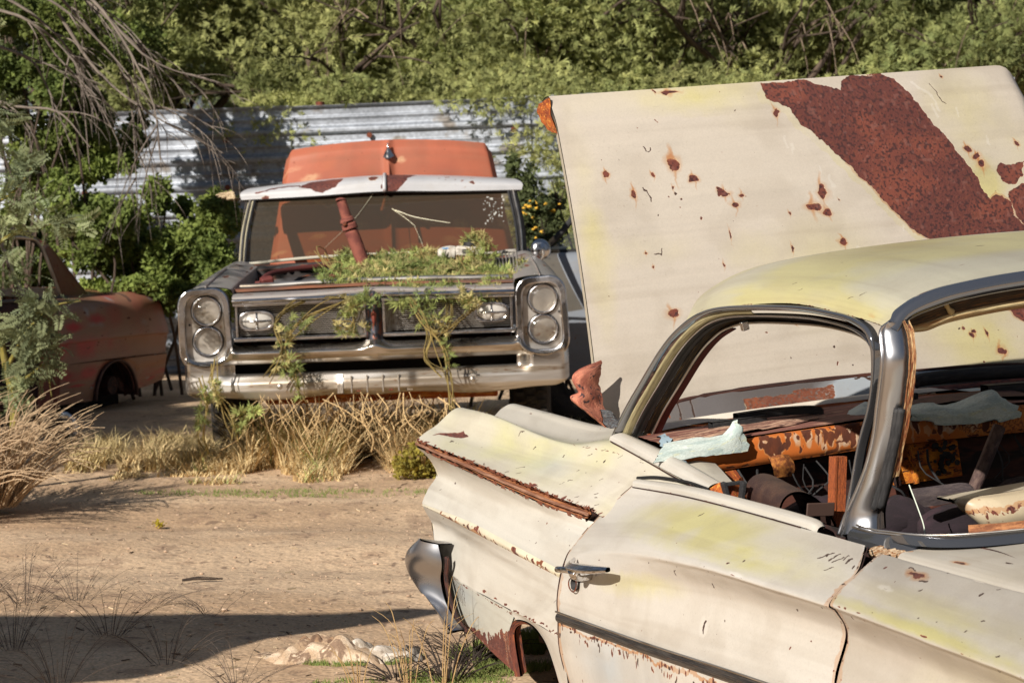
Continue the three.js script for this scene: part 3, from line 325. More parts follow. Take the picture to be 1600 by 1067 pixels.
// grille
{ const bars = [], r = rng(8);
  for (const s of [-1, 1]) { const x0 = .045, x1 = .705, y0 = .70, y1 = .865; const fr = [[x0, y0], [x1, y0], [x1, y1], [x0, y1]];
    const surround = mesh('grille_surround', merge([box(x1 - x0 + .03, .022, .05, s * (x0 + x1) / 2, y1 + .008, -.07, .006), box(x1 - x0 + .03, .022, .06, s * (x0 + x1) / 2, y0 - .008, -.07, .006), box(.018, y1 - y0, .05, s * (x0 + .004), (y0 + y1) / 2, -.07, .004), box(.014, y1 - y0, .05, s * (x1 - .002), (y0 + y1) / 2, -.09, .004)]), M.chrome, wreck);
    const g = []; for (let k = 0; k < 15; k++) { const y = y0 + .012 + k * .0103; g.push(box(x1 - x0 - .02 - (s < 0 ? 0 : .0), .0034, .02, s * (x0 + x1) / 2, y, -.13 + (r() - .5) * .004, 0, [0, 0, (r() - .5) * .004])); } mesh('grille_bars', merge(g), M.dullChrome, surround, { kind: 'stuff' });
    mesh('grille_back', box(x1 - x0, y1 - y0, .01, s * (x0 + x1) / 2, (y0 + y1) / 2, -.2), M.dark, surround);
    mesh('grille_side', loft([[[s * (x0 + .01), y0, -.06], [s * (x0 + .01), y1, -.06]], [[s * (x0 + .07), y0 + .01, -.15], [s * (x0 + .07), y1 - .01, -.15]]], 4, 3, { th: .003 }), M.dullChrome, surround);
    // parking lamp: an oval with a cross
    const lx = s * .60, ly = .785, sh = new THREE.Shape(); const el = (S, a, b) => { for (let k = 0; k <= 40; k++) { const t = k / 40 * 6.2832, c = Math.cos(t), n = Math.sin(t), x = Math.sign(c) * Math.abs(c) ** .7 * a, y = Math.sign(n) * Math.abs(n) ** .75 * b; k ? S.lineTo(x, y) : S.moveTo(x, y); } }; el(sh, .088, .05); const ho = new THREE.Path(); el(ho, .078, .041); sh.holes.push(ho);
    const pk = mesh('parking_lamp', new THREE.ExtrudeGeometry(sh, { depth: .025, bevelEnabled: true, bevelSize: .003, bevelThickness: .005 }).translate(lx, ly, -.085), M.chrome, wreck);
    const le = new THREE.SphereGeometry(1, 28, 14).scale(.079, .042, .03).translate(lx, ly, -.072); mesh('lamp_glass', le, new THREE.MeshPhysicalMaterial({ color: '#b9b4ac', roughness: .3, clearcoat: .6, bumpMap: dullRough, bumpScale: .01, side: THREE.DoubleSide }), pk);
    mesh('lamp_cross', merge([tube([[lx - .08, ly, -.06], [lx, ly, -.037], [lx + .08, ly, -.06]], .005, { n: 6 }), tube([[lx, ly - .046, -.06], [lx, ly, -.037], [lx, ly + .046, -.06]], .005, { n: 6 })]), M.chrome, pk); }
  mesh('grille_nose', loft([[[-.04,.60,.0],[-.04,.70,-.03],[-.038,.86,-.04],[-.036,.925,-.06]],[[-.02,.60,.03],[-.02,.70,.0],[-.018,.86,-.01],[-.016,.93,-.04]],[[0,.60,.045],[0,.70,.012],[0,.86,.005],[0,.932,-.03]],[[.02,.60,.03],[.02,.70,.0],[.018,.86,-.01],[.016,.93,-.04]],[[.04,.60,.0],[.04,.70,-.03],[.038,.86,-.04],[.036,.925,-.06]]], 16, 16, { th: .004 }), mottled([92, 94, 104], [60, 60, 68], { seed: 133, metal: .5, rough: .4, s: 5, c3: [118, 66, 46], t3: .66 }), wreck);
  mesh('nose_emblem', loft([[[0,.83,.016],[-.014,.80,.014],[-.008,.765,.016],[0,.74,.018]],[[0,.83,.02],[0,.80,.024],[0,.765,.024],[0,.74,.02]],[[0,.83,.016],[.014,.80,.014],[.008,.765,.016],[0,.74,.018]]], 10, 6, {}), std('#7c3a2e', .6, .3), wreck);
  mesh('grille_header', loft([[[-.72,.882,-.06],[-.3,.888,-.04],[0,.90,-.03],[.3,.888,-.04],[.72,.882,-.06]],[[-.72,.905,-.05],[-.3,.912,-.03],[0,.925,-.02],[.3,.912,-.03],[.72,.905,-.05]],[[-.72,.918,-.08],[-.3,.925,-.06],[0,.936,-.05],[.3,.925,-.06],[.72,.918,-.08]],[[-.72,.925,-.16],[-.3,.93,-.16],[0,.935,-.16],[.3,.93,-.16],[.72,.925,-.16]]], 40, 12, { th: .004 }), silver, wreck);
  mesh('header_bar', tube([[-.72,.888,-.045],[-.3,.893,-.025],[-.04,.90,-.02]], .011, { n: 8 }), M.chrome, wreck); mesh('header_bar', tube([[.72,.888,-.045],[.3,.893,-.025],[.04,.90,-.02]], .011, { n: 8 }), M.chrome, wreck);
  mesh('radiator_support', loft([[[-.72,.93,-.2],[0,.94,-.2],[.72,.93,-.2]],[[-.72,.945,-.23],[0,.955,-.23],[.72,.945,-.23]],[[-.72,.93,-.28],[0,.94,-.28],[.72,.93,-.28]]], 30, 6, { th: .006, lumps: .008 }), mottled([142, 88, 60], [92, 74, 66], { seed: 143, s: 8 }), wreck);
  mesh('support_bar', tube([[-.7,.95,-.33],[0,.962,-.33],[.7,.95,-.33]], .016, { n: 8 }), M.dullChrome, wreck); mesh('radiator_panel', box(1.4, .3, .02, 0, .78, -.3), M.darkRust, wreck); }
// engine bay
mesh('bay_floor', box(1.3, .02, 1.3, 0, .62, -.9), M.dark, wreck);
mesh('firewall', loft([[[-.72,.72,-1.5],[0,.72,-1.52],[.72,.72,-1.5]],[[-.72,.97,-1.5],[0,.98,-1.52],[.72,.97,-1.5]],[[-.72,1.0,-1.52],[0,1.01,-1.54],[.72,1.0,-1.52]],[[-.74,1.02,-1.66],[0,1.03,-1.68],[.74,1.02,-1.66]]], 40, 16, { th: .005, lumps: .02 }), mottled([92, 88, 86], [52, 46, 44], { seed: 135, s: 5, c3: [140, 74, 44], t3: .68 }), wreck);
mesh('cowl_slot', box(.34, .018, .02, -.3, .992, -1.495, .004), M.black, wreck);
for (const x of [-.56, -.52]) mesh('firewall_hole', new THREE.CylinderGeometry(.014, .014, .02, 12).rotateX(1.57).translate(x, .99, -1.495), M.black, wreck);
mesh('fluid_stain_panel', loft([[[-.6,.95,-1.2],[-.1,.965,-1.2],[.2,.96,-1.2]],[[-.62,.80,-1.0],[-.1,.80,-1.0],[.2,.80,-1.0]]], 20, 8, { th: .006, lumps: .04 }), mottled([84, 82, 82], [40, 36, 36], { seed: 136, s: 4, c3: [120, 66, 40], t3: .7 }), wreck);
mesh('hinge_arm', tube([[-.64,.86,-.8],[-.62,.97,-.9],[-.5,1.005,-1.1],[-.2,1.02,-1.3]], .016, { n: 8 }), std('#5c2a26', .7), wreck); mesh('hinge_bracket', merge([box(.07, .05, .06, -.6, .955, -.86, .012, [.2, .3, .1]), box(.03, .12, .03, -.645, .90, -.8, .006), box(.05, .04, .04, -.26, .975, -1.1, .008)]), std('#6a302a', .7), wreck);
mesh('cowl_edge', tube([[-.76,1.028,-1.68],[-.4,1.05,-1.70],[0,1.055,-1.72],[.4,1.05,-1.70],[.76,1.028,-1.68]], .009, { n: 6 }), std('#b9b3a2', .6), wreck);
mesh('wiper_bracket', loft([[[.0,1.005,-1.45],[.1,1.03,-1.46],[.2,1.035,-1.46]],[[.0,1.0,-1.40],[.1,1.0,-1.40],[.2,1.01,-1.40]]], 12, 6, { th: .008, lumps: .04 }), mottled([170, 150, 124], [130, 80, 52], { seed: 137 }), wreck);
// windscreen, pillars and the sawn-off front of the roof
for (const s of [-1, 1]) { mesh('windscreen_pillar', loft(mx([[[.79,1.02,-1.70],[.785,1.2,-1.94],[.755,1.40,-2.18]],[[.815,1.02,-1.72],[.81,1.2,-1.95],[.78,1.40,-2.19]],[[.83,1.02,-1.78],[.825,1.2,-2.0],[.79,1.40,-2.22]]], s), 16, 6, { th: .01 }), s < 0 ? std('#b9b094', .6) : mottled([58, 56, 56], [34, 32, 32], { seed: 138 }), wreck); mesh('pillar_trim', tube(mx([[[.81,1.02,-1.69],[.807,1.2,-1.93],[.776,1.40,-2.17]]], s)[0], .006, { n: 6 }), M.dullChrome, wreck); mesh('pillar_seal', tube(mx([[[.785,1.03,-1.69],[.78,1.2,-1.93],[.75,1.39,-2.17]]], s)[0], .009, { n: 6 }), M.rubber, wreck); }
const glass = mesh('windscreen', grid(20, 12, (u, v) => { const x = (u * 2 - 1) * lerp(.785, .75, v); return [x, lerp(1.04, 1.405, v), lerp(-1.70, -2.17, v) - .05 * (x / .78) ** 2]; }), new THREE.MeshPhysicalMaterial({ color: '#bcab90', transmission: .92, thickness: 0, roughness: .07, roughnessMap: null, ior: 1.45, side: THREE.DoubleSide }), wreck);
{ const r = rng(6), cr = (a, w) => mesh('glass_crack', tube(a.map(([x, y]) => [x, y, lerp(-1.70, -2.17, (y - 1.04) / .365) + .008]), (t) => w * (.4 + .6 * vn(t * 9, 1, 2)), { n: 4, seg: 10 }), std('#e8dfc0', .35), glass);
  cr([[-.05, 1.40], [-.14, 1.28], [-.24, 1.18]], .0022); cr([[.08, 1.30], [.2, 1.255], [.4, 1.215]], .003); cr([[.06, 1.31], [.13, 1.26], [.19, 1.21]], .0022); cr([[-.24, 1.18], [-.33, 1.10]], .0012); cr([[.19, 1.21], [.22, 1.14], [.25, 1.06]], .0012);
  const d = []; for (let k = 0; k < 40; k++) { const y = 1.2 + .16 * r(), x = .60 + .12 * r(); d.push(box(.012 * r() + .002, .012 * r() + .002, .001, x, y, lerp(-1.70, -2.17, (y - 1.04) / .365) - .03 + .004)); } mesh('glass_flakes', merge(d), std('#b9b6ae', .5), glass, { kind: 'stuff' }); }
mesh('roof_front', loft([
  [[-.82,1.385,-2.17],[-.4,1.392,-2.14],[0,1.405,-2.13],[.4,1.392,-2.14],[.82,1.385,-2.17]],
  [[-.83,1.392,-2.16],[-.4,1.40,-2.12],[0,1.413,-2.10],[.4,1.40,-2.12],[.83,1.392,-2.16]],
  [[-.835,1.43,-2.17],[-.4,1.455,-2.14],[0,1.478,-2.12],[.4,1.455,-2.14],[.835,1.43,-2.17]],
  [[-.80,1.455,-2.24],[-.4,1.485,-2.22],[0,1.505,-2.21],[.4,1.485,-2.22],[.80,1.455,-2.24]],
  [[-.76,1.462,-2.34],[-.4,1.492,-2.34],[0,1.508,-2.34],[.4,1.492,-2.34],[.76,1.462,-2.34]]], 60, 24, { th: .006, sharp: [1] }), whiteRoof, wreck);
mesh('roof_ridge', tube([[.02,1.41,-2.09],[.02,1.478,-2.11],[.02,1.508,-2.21],[.02,1.512,-2.34]], .012, { n: 8 }), whiteRoof, wreck);
mesh('visor_lip', tube([[-.82,1.388,-2.17],[-.4,1.396,-2.13],[0,1.409,-2.115],[.4,1.396,-2.13],[.82,1.388,-2.17]], .007, { n: 6 }), M.dark, wreck);
mesh('header_panel', box(1.52, .04, .03, 0, 1.392, -2.22), M.dark, wreck);
mesh('roof_insulation', loft([[[-.87,1.435,-2.2],[-.93,1.445,-2.22],[-.97,1.435,-2.24]],[[-.86,1.40,-2.18],[-.92,1.405,-2.2],[-.965,1.415,-2.22]],[[-.85,1.39,-2.24],[-.91,1.395,-2.26],[-.96,1.41,-2.26]]], 12, 10, { th: .01, lumps: .06 }), mottled([196, 176, 144], [150, 128, 100], { seed: 139, s: 20 }), wreck);
mesh('mirror_bracket', tube([[.02,1.395,-2.2],[.018,1.37,-2.17],[.0,1.30,-2.12]], [.006, .007, .012], { n: 6 }), std('#a86a4c', .7), wreck);
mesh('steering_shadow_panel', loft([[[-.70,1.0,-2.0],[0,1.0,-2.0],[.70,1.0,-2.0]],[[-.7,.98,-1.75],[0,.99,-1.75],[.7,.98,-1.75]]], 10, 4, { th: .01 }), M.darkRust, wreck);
{ const m = mesh('round_mirror', new THREE.LatheGeometry([[.001, .03], [.03, .027], [.05, .016], [.058, 0], [.055, -.008], [.001, -.01]].map(([a, b]) => new THREE.Vector2(a, b)), 30).rotateX(1.45).rotateY(.25).translate(...toWreck(at(845, 389, 14.35))), M.chrome, wreck); const a = toWreck(at(848, 392, 14.28)), b = toWreck(at(842, 412, 14.3)); mesh('mirror_stem', tube([a, [a[0] + .003, lerp(a[1], b[1], .4), a[2]], b], [.008, .007, .009], { n: 8 }), M.dullChrome, m); mesh('mirror_foot', box(.04, .03, .06, b[0] + .02, b[1] - .01, b[2], .008), M.dullChrome, m); }
// things lying in the engine bay
{ const p = thing('rusty_pipe', 'rusty steel pipe standing up out of the engine bay before the windscreen', 'pipe', at(571, 418, 13.9)), o = (x, y) => at(x, y, 13.9).map((v, i) => v - p.position.getComponent(i));
  const rm = mottled([140, 80, 66], [112, 60, 52], { seed: 141, s: 5, c3: [140, 84, 66], t3: .7 }); mesh('lower_tube', tube([o(572, 424), o(556, 380), o(548, 360)], .037, { n: 18, seg: 10 }), rm, p); mesh('upper_tube', tube([o(548, 360), o(540, 336), o(533, 314)], [.03, .028, .027], { n: 18, seg: 10, caps: false }), rm, p); mesh('collar', merge([tube([o(547.5, 359), o(544, 349)], [.044, .041], { n: 18, seg: 4 }), tube([o(543, 347), o(540.5, 340)], [.043, .034], { n: 18, seg: 4 })]), rm, p); mesh('pipe_mouth', new THREE.TorusGeometry(.023, .007, 8, 24).rotateX(1.2).translate(...o(532.6, 313)), rm, p); mesh('bore', new THREE.CircleGeometry(.022, 20).rotateX(-.55).translate(o(533, 315)[0], o(533, 315)[1] + .004, .0), M.dark, p); mesh('collar_bolt', new THREE.SphereGeometry(.014, 8, 6).translate(o(539, 350)[0], o(539, 350)[1], .045), M.rust, p); }
{ const p = thing('fluid_reservoir', 'stained white plastic fluid reservoir with a black cap behind the vines', 'reservoir', at(712, 402, 14.0)), o = (x, y, d = 14.0) => at(x, y, d).map((v, i) => v - p.position.getComponent(i)), w = mottled([214, 208, 196], [178, 170, 158], { seed: 142, s: 6, rough: .5, c3: [150, 132, 110], t3: .75 });
  mesh('bottle', tube([o(684, 396), o(690, 396), o(704, 395), o(712, 395)], [.022, .034, .04, .036], { n: 18, seg: 14 }), w, p); mesh('housing', merge([box(.15, .055, .08, o(733, 392)[0], o(733, 392)[1], 0, .014), box(.05, .03, .1, o(750, 395)[0], o(750, 395)[1], 0, .01)]), w, p); mesh('cap', merge([new THREE.CylinderGeometry(.036, .042, .022, 20).translate(...o(735, 381)), new THREE.CylinderGeometry(.018, .018, .02, 14).translate(...o(735, 376))]), M.black, p); mesh('blue_stain', new THREE.SphereGeometry(.018, 12, 8).scale(1.2, .35, .6).translate(o(697, 387)[0], o(697, 387)[1] - .004, .022), std('#6f9fd0', .6), p); mesh('label_plate', box(.04, .022, .004, o(728, 392)[0], o(728, 392)[1], .044), std('#4b4744', .7), p); mesh('mounting_leg', merge([box(.012, .08, .012, o(715, 412)[0], o(715, 412)[1], 0), box(.012, .08, .012, o(730, 412)[0], o(730, 412)[1], 0)]), M.black, p); }
{ const p = thing('vent_grille', 'pale slotted metal vent panel leaning against the right fender of the wreck', 'vent panel', at(795, 462, 13.35)), c = [[773, 396, 14.15], [806, 392, 14.15], [814, 462, 13.35], [782, 464, 13.35]].map(([x, y, d]) => at(x, y, d).map((v, i) => v - p.position.getComponent(i))), bl = (u, v, dz = 0) => { const a = c[0].map((q, i) => lerp(q, c[1][i], u)), b = c[3].map((q, i) => lerp(q, c[2][i], u)); return a.map((q, i) => lerp(q, b[i], v) + (i === 1 ? dz : 0)); };
  const m = std('#a7a198', .5, .4), seg = (u0, v0, u1, v1, w) => tube([bl(u0, v0), bl((u0 + u1) / 2, (v0 + v1) / 2, .004), bl(u1, v1)], w, { n: 6, seg: 6, flat: .6 }); mesh('frame', merge([seg(0, 0, 0, 1, .011), seg(1, 0, 1, 1, .011), seg(0, 0, 1, 0, .011), seg(0, .84, 1, .84, .008), seg(0, 1, 1, 1, .014)]), m, p); for (let k = 1; k < 6; k++) mesh('slat', seg(k / 6, .02, k / 6, .84, .0075), m, p); mesh('foot_plate', loft([[bl(0, .84), bl(1, .84)], [bl(0, 1), bl(1, 1)]], 3, 2, { th: .006 }), m, p); mesh('backing', loft([[bl(0, 0, -.03), bl(1, 0, -.03)], [bl(0, .84, -.03), bl(1, .84, -.03)]], 2, 2), M.dark, p); }
// orange hood standing up behind the windscreen
{ const p = thing('orange_hood', 'rusty orange car hood stood upright behind the windscreen of the silver wreck', 'car hood', V3(.04, 0, -2.47).applyQuaternion(PF).add(PO3).toArray(), null, PF);
  const om = painted({ w: 1024, h: 768, mw: 1.5, mh: .9, seed: 45, base: [172, 96, 70], yellow: [146, 80, 62], yellowAmount: .7, freckles: .3, dull: [124, 72, 58], rough: .7, clear: 0, rust: (x, y, s) => mixc([116, 60, 50], [146, 80, 62], fbm(x * 30, y * 30, s)), draw: (o) => { for (let k = 0; k < 14; k++) o.spot(o.B, .5 + (o.rnd() - .5) * .8, .55 + .4 * o.rnd(), .05, .05, '0,60,0', true); for (let k = 0; k < 22; k++) o.spot(o.A, o.rnd(), .2 + .7 * o.rnd(), .04 + .06 * o.rnd(), .025 + .03 * o.rnd(), '105,0,0', true); dots(o, 50, [0, 0, 1, 1], .004); } });
  const H = (u, v) => { const x = (u * 2 - 1), w = lerp(.80, .625, v), a = Math.abs(x); return [x * w, .72 + .955 * v + .045 * v * (1 - a * a) - .05 * ss(.93, 1, a) * v, .06 * (1 - a ** 3) - .06 * v + .03 * Math.exp(-((x / .03) ** 2)) - .05 * ss(.95, 1, v) - .06 * ss(.95, 1, a)]; };
  mesh('hood_panel', grid(90, 50, H, { th: .005 }), om, p); mesh('centre_ridge', tube([0, .25, .5, .75, .98].map((v) => { const q = H(.5, v); return [q[0], q[1], q[2] + .006]; }), .007, { n: 6 }), om, p);
  const t = H(.5, .97); mesh('hood_ornament', loft([[[-.03, t[1] - .075, t[2] + .02], [-.005, t[1] - .02, t[2] + .03], [0, t[1] + .008, t[2] + .03]], [[0, t[1] - .085, t[2] + .045], [0, t[1] - .02, t[2] + .04], [0, t[1] + .01, t[2] + .032]], [[.035, t[1] - .07, t[2] + .02], [.006, t[1] - .02, t[2] + .03], [0, t[1] + .008, t[2] + .03]]], 8, 6, { th: .003 }), M.chrome, p); }
// red car at the left
{ const Z = [-.42, 0, .907], X = [.907, 0, .42], q = Q(X, [0, 1, 0], Z), c = thing('red_car', 'faded red and brown sedan without wheels, shaded by trees at the left', 'car', [-2.68, 0, -16.43], null, q);
  const red = painted({ w: 1024, h: 768, mw: 2.2, mh: .9, seed: 51, base: [158, 116, 92], yellow: [190, 62, 62], yellowAmount: .4, freckles: 1.2, dull: [122, 106, 88], rough: .5, draw: (o) => { for (const [u, v, a, b] of [[.24, .78, .06, .07], [.5, .82, .06, .08], [.68, .6, .08, .05], [.82, .56, .1, .05], [.8, .25, .25, .25], [.95, .3, .15, .25]]) o.spot(o.A, u, v, a, b, '0,255,0', true); for (const [u, v] of [[.53, .76], [.72, .66], [.27, .72]]) o.spot(o.B, u, v, .02, .05, '0,0,220', true); o.spot(o.B, .25, .28, .3, .16, '0,200,0', true); o.spot(o.B, .45, .3, .2, .12, '0,150,0', true); o.spot(o.B, .4, .95, .5, .06, '0,0,60', true); for (let k = 0; k < 40; k++) o.spot(o.A, o.rnd(), o.rnd(), .012 * o.rnd(), .02 * o.rnd(), '255,0,0'); for (let k = 0; k < 16; k++) o.spot(o.B, o.rnd(), .45 + .5 * o.rnd(), .02 + .05 * o.rnd(), .02 + .03 * o.rnd(), '0,0,90', true); o.line(o.A, [[.4, .9], [.42, .72]], .03, 'rgb(0,0,120)'); } });
  // rows: deck edge, shoulder, crease, arch line, sill; stations from the tail to the door
  const S = (y, x, tail = 0) => [[x - .22 - tail, y - .02, -1.02], [x - .05 - tail * .4, y, -.88], [x, y + .012, -.6], [x, y + .012, -.3], [x, y + .01, 0], [x, y + .005, .30], [x, y, .47]];
  const arch = (z) => { const d = (z + .22) / .235; return Math.abs(d) < 1 ? .06 + .24 * Math.sqrt(1 - d * d) : .06; };
  mesh('quarter_panel', loft([S(.70, -.32, 0).map(([x, y, z]) => [x, y + (z < -.9 ? -.04 : 0), z]), S(.715, -.16, .02), S(.665, -.03, .03), S(.55, .02, .03), S(.455, .04, .0), S(.44, .028, .0), S(.36, .02, .01), S(.31, .02, .02)], 60, 46, { th: .004, flip: true, vf: true }), red, c);
  mesh('lower_panel', grid(90, 14, (u, v) => { const z = lerp(-1.0, .47, u), b = z < -.5 ? .1 + .06 * ss(-.5, -1, z) : Math.max(.05, arch(z)), y = lerp(.312, Math.min(.306, b), v), back = ss(-.8, -1.02, z); return [.02 - .2 * back - .03 * v, y, z]; }, { th: .004 }), red, c);
  mesh('wheel_arch', loft([0, 1].map((k) => Array.from({ length: 15 }, (_, i) => { const a = Math.PI * i / 14; return [.012 - .16 * k, .06 + .245 * Math.sin(a), -.22 - .24 * Math.cos(a)]; })), 40, 4, { th: .006 }), M.darkRust, c); mesh('arch_lip', tube(Array.from({ length: 15 }, (_, i) => { const a = Math.PI * i / 14; return [.016, .06 + .245 * Math.sin(a), -.22 - .24 * Math.cos(a)]; }), .008, { n: 6, seg: 40 }), mottled([120, 96, 84], [90, 64, 54], { seed: 152 }), c);
  mesh('inner_wheelhouse', box(.02, .4, .7, -.22, .16, -.22), M.dark, c); mesh('axle_stub', new THREE.CylinderGeometry(.06, .06, .16, 18).rotateZ(1.57).translate(-.1, .14, -.22), M.darkRust, c); mesh('tyre', new THREE.TorusGeometry(.12, .05, 10, 24).rotateY(1.57).translate(-.15, .10, .06), M.tyre, c);
  mesh('tail_panel', loft([[[-.3, .66, -1.0], [-.9, .68, -1.1], [-1.6, .66, -1.0]], [[-.2, .45, -1.03], [-.9, .45, -1.12], [-1.7, .45, -1.03]], [[-.22, .15, -.98], [-.9, .15, -1.02], [-1.68, .15, -.98]]], 12, 10, { th: .004 }), red, c);
  mesh('deck', loft([[[-.32, .70, -.98], [-.9, .73, -1.05], [-1.5, .70, -.98]], [[-.32, .715, -.5], [-.9, .75, -.5], [-1.5, .715, -.5]], [[-.3, .72, .2], [-.9, .74, .2], [-1.5, .72, .2]]], 14, 10, { th: .004 }), red, c);
  mesh('rear_pillar', loft([[[-.28, .72, -.32], [-.30, .88, -.16], [-.32, 1.06, .06], [-.36, 1.13, .20]], [[-.2, .725, -.2], [-.22, .88, -.03], [-.25, 1.05, .14], [-.30, 1.12, .26]], [[-.18, .722, .12], [-.2, .86, .18], [-.24, 1.04, .25], [-.28, 1.11, .33]]], 24, 10, { th: .01 }), painted({ w: 256, h: 256, mw: .5, mh: .5, seed: 53, base: [122, 70, 56], yellow: [156, 56, 52], yellowAmount: .9, freckles: 1, dull: [116, 96, 84], draw: (o) => { o.spot(o.A, .8, .6, .2, .3, '0,255,0', true); o.line(o.B, [[.68, .3], [.72, .6], [.66, .9]], .05, 'rgb(200,0,0)'); } }), c);
  mesh('roof', loft([[[-.28, 1.11, .28], [-.27, 1.15, .6], [-.28, 1.15, 1.2]], [[-.4, 1.15, .2], [-.4, 1.19, .6], [-.4, 1.19, 1.2]], [[-.9, 1.18, .15], [-.9, 1.22, .6], [-.9, 1.22, 1.2]], [[-1.5, 1.12, .28], [-1.5, 1.15, .6], [-1.5, 1.15, 1.2]]], 14, 14, { th: .01 }), mottled([70, 50, 46], [46, 36, 34], { seed: 154 }), c);
  mesh('window_trim', tube([[-.17, .73, .14], [-.19, .88, .2], [-.23, 1.06, .27], [-.25, 1.11, .4], [-.25, 1.12, .8]], .012, { n: 6 }), M.dullChrome, c); mesh('vent_post', tube([[-.17, .72, .50], [-.2, .9, .60], [-.24, 1.1, .68]], .013, { n: 6 }), std('#8a8580', .4, .6), c); mesh('window_sill', tube([[-.15, .725, .1], [-.15, .725, 1.4]], .014, { n: 6 }), std('#6a605a', .5, .5), c);
  mesh('far_side', box(.04, .6, 2.4, -1.75, .4, .2), M.darkRust, c); mesh('floor_pan', box(1.6, .02, 2.4, -.95, .12, .3), M.dark, c);
  mesh('door_edge', loft([[[.03, .50, .47], [.035, .3, .47], [.03, .06, .48]], [[.06, .51, .50], [.065, .3, .50], [.055, .05, .51]], [[.02, .50, .54], [.03, .3, .54], [.02, .05, .55]], [[.05, .50, .60], [.06, .3, .60], [.05, .06, .61]], [[.0, .50, .66], [.0, .3, .66], [.0, .05, .66]]], 14, 16, { th: .006 }), mottled([156, 96, 78], [122, 70, 58], { seed: 155, s: 6 }), c);
  mesh('front_door', loft([[[-.12, .71, .66], [-.12, .715, 1.3], [-.14, .7, 1.9]], [[.02, .45, .66], [.02, .45, 1.3], [.02, .44, 1.9]], [[.01, .08, .66], [.01, .08, 1.3], [.01, .08, 1.9]]], 14, 10, { th: .01 }), M.darkRust, c); }
// grey car beyond the right fender of the wreck
{ const c = thing('grey_car', 'dusty blue-grey car parked behind the right headlamps, its side window pillar showing', 'car', [.9, 0, -15.4]);
  const g = painted({ w: 512, h: 512, mw: 2, mh: 1, seed: 61, base: [128, 134, 142], yellow: [112, 118, 128], yellowAmount: .7, freckles: .4, dull: [110, 112, 114] });
  mesh('body_side', loft([[[-.95,1.0,-.16],[-.6,1.035,-.1],[0,1.045,-.1],[1.6,1.03,-.1]],[[-1.0,.97,-.05],[-.6,1.01,-.02],[0,1.02,-.02],[1.6,1.0,-.02]],[[-1.02,.8,.0],[-.6,.82,.04],[0,.83,.04],[1.6,.8,.04]],[[-1.02,.55,.0],[-.6,.56,.04],[0,.56,.04],[1.6,.55,.04]],[[-1.0,.3,-.05],[-.6,.28,.0],[0,.28,.0],[1.6,.28,.0]]], 40, 24, { th: .006 }), g, c);
  mesh('hood', loft([[[-.95,1.0,-.16],[-.6,1.035,-.1]],[[-.97,1.03,-.8],[-.55,1.06,-.8]],[[-.95,1.0,-1.5],[-.6,1.035,-1.55]]], 8, 10, { th: .006 }), g, c);
  mesh('window_pillar', tube([[-.72,1.04,-.14],[-.60,1.16,-.19],[-.44,1.34,-.26],[-.30,1.40,-.28]], .02, { n: 8 }), M.rubber, c); mesh('vent_window_frame', tube([[-.48,1.05,-.13],[-.45,1.3,-.24]], .01, { n: 6 }), M.black, c); mesh('window_sill', tube([[-.72,1.045,-.11],[0,1.055,-.11],[1.4,1.045,-.11]], .012, { n: 6 }), M.black, c);
  mesh('side_window', grid(2, 2, (u, v) => [lerp(lerp(-.68, -.3, v), 1.2, u), lerp(1.05, 1.36, v), lerp(-.13, -.26, v)]), new THREE.MeshPhysicalMaterial({ color: '#c7cbc8', transmission: .95, thickness: 0, roughness: .05, side: THREE.DoubleSide }), c);
  mesh('roof', loft([[[-.3,1.40,-.28],[.4,1.44,-.26],[1.3,1.40,-.28]],[[-.3,1.44,-.8],[.4,1.48,-.8],[1.3,1.44,-.8]],[[-.3,1.40,-1.4],[.4,1.44,-1.4],[1.3,1.40,-1.4]]], 14, 10, { th: .02 }), g, c); mesh('tyre', new THREE.TorusGeometry(.24, .09, 12, 32).translate(-.45, .32, -.12), M.tyre, c); mesh('far_side', box(2.6, .6, .03, .3, .62, -1.55), g, c); }
// ------------------------------------------------------------------ the cream car in front
const NF = (() => { const th = 22.5 * Math.PI / 180, a = 4.3 * Math.PI / 180, F = V3(Math.sin(th), 0, Math.cos(th)), L = V3(Math.cos(th), 0, -Math.sin(th)).multiplyScalar(Math.cos(a)).add(V3(0, Math.sin(a), 0)), U = F.clone().cross(L); return new THREE.Quaternion().setFromRotationMatrix(new THREE.Matrix4().makeBasis(L, U, F)); })();
const car = thing('cream_hardtop', 'cream and yellow two-door hardtop without glass, its rusty trunk lid raised, nearest of the cars', 'car', [-0.292, 0, -7.9], null, NF);
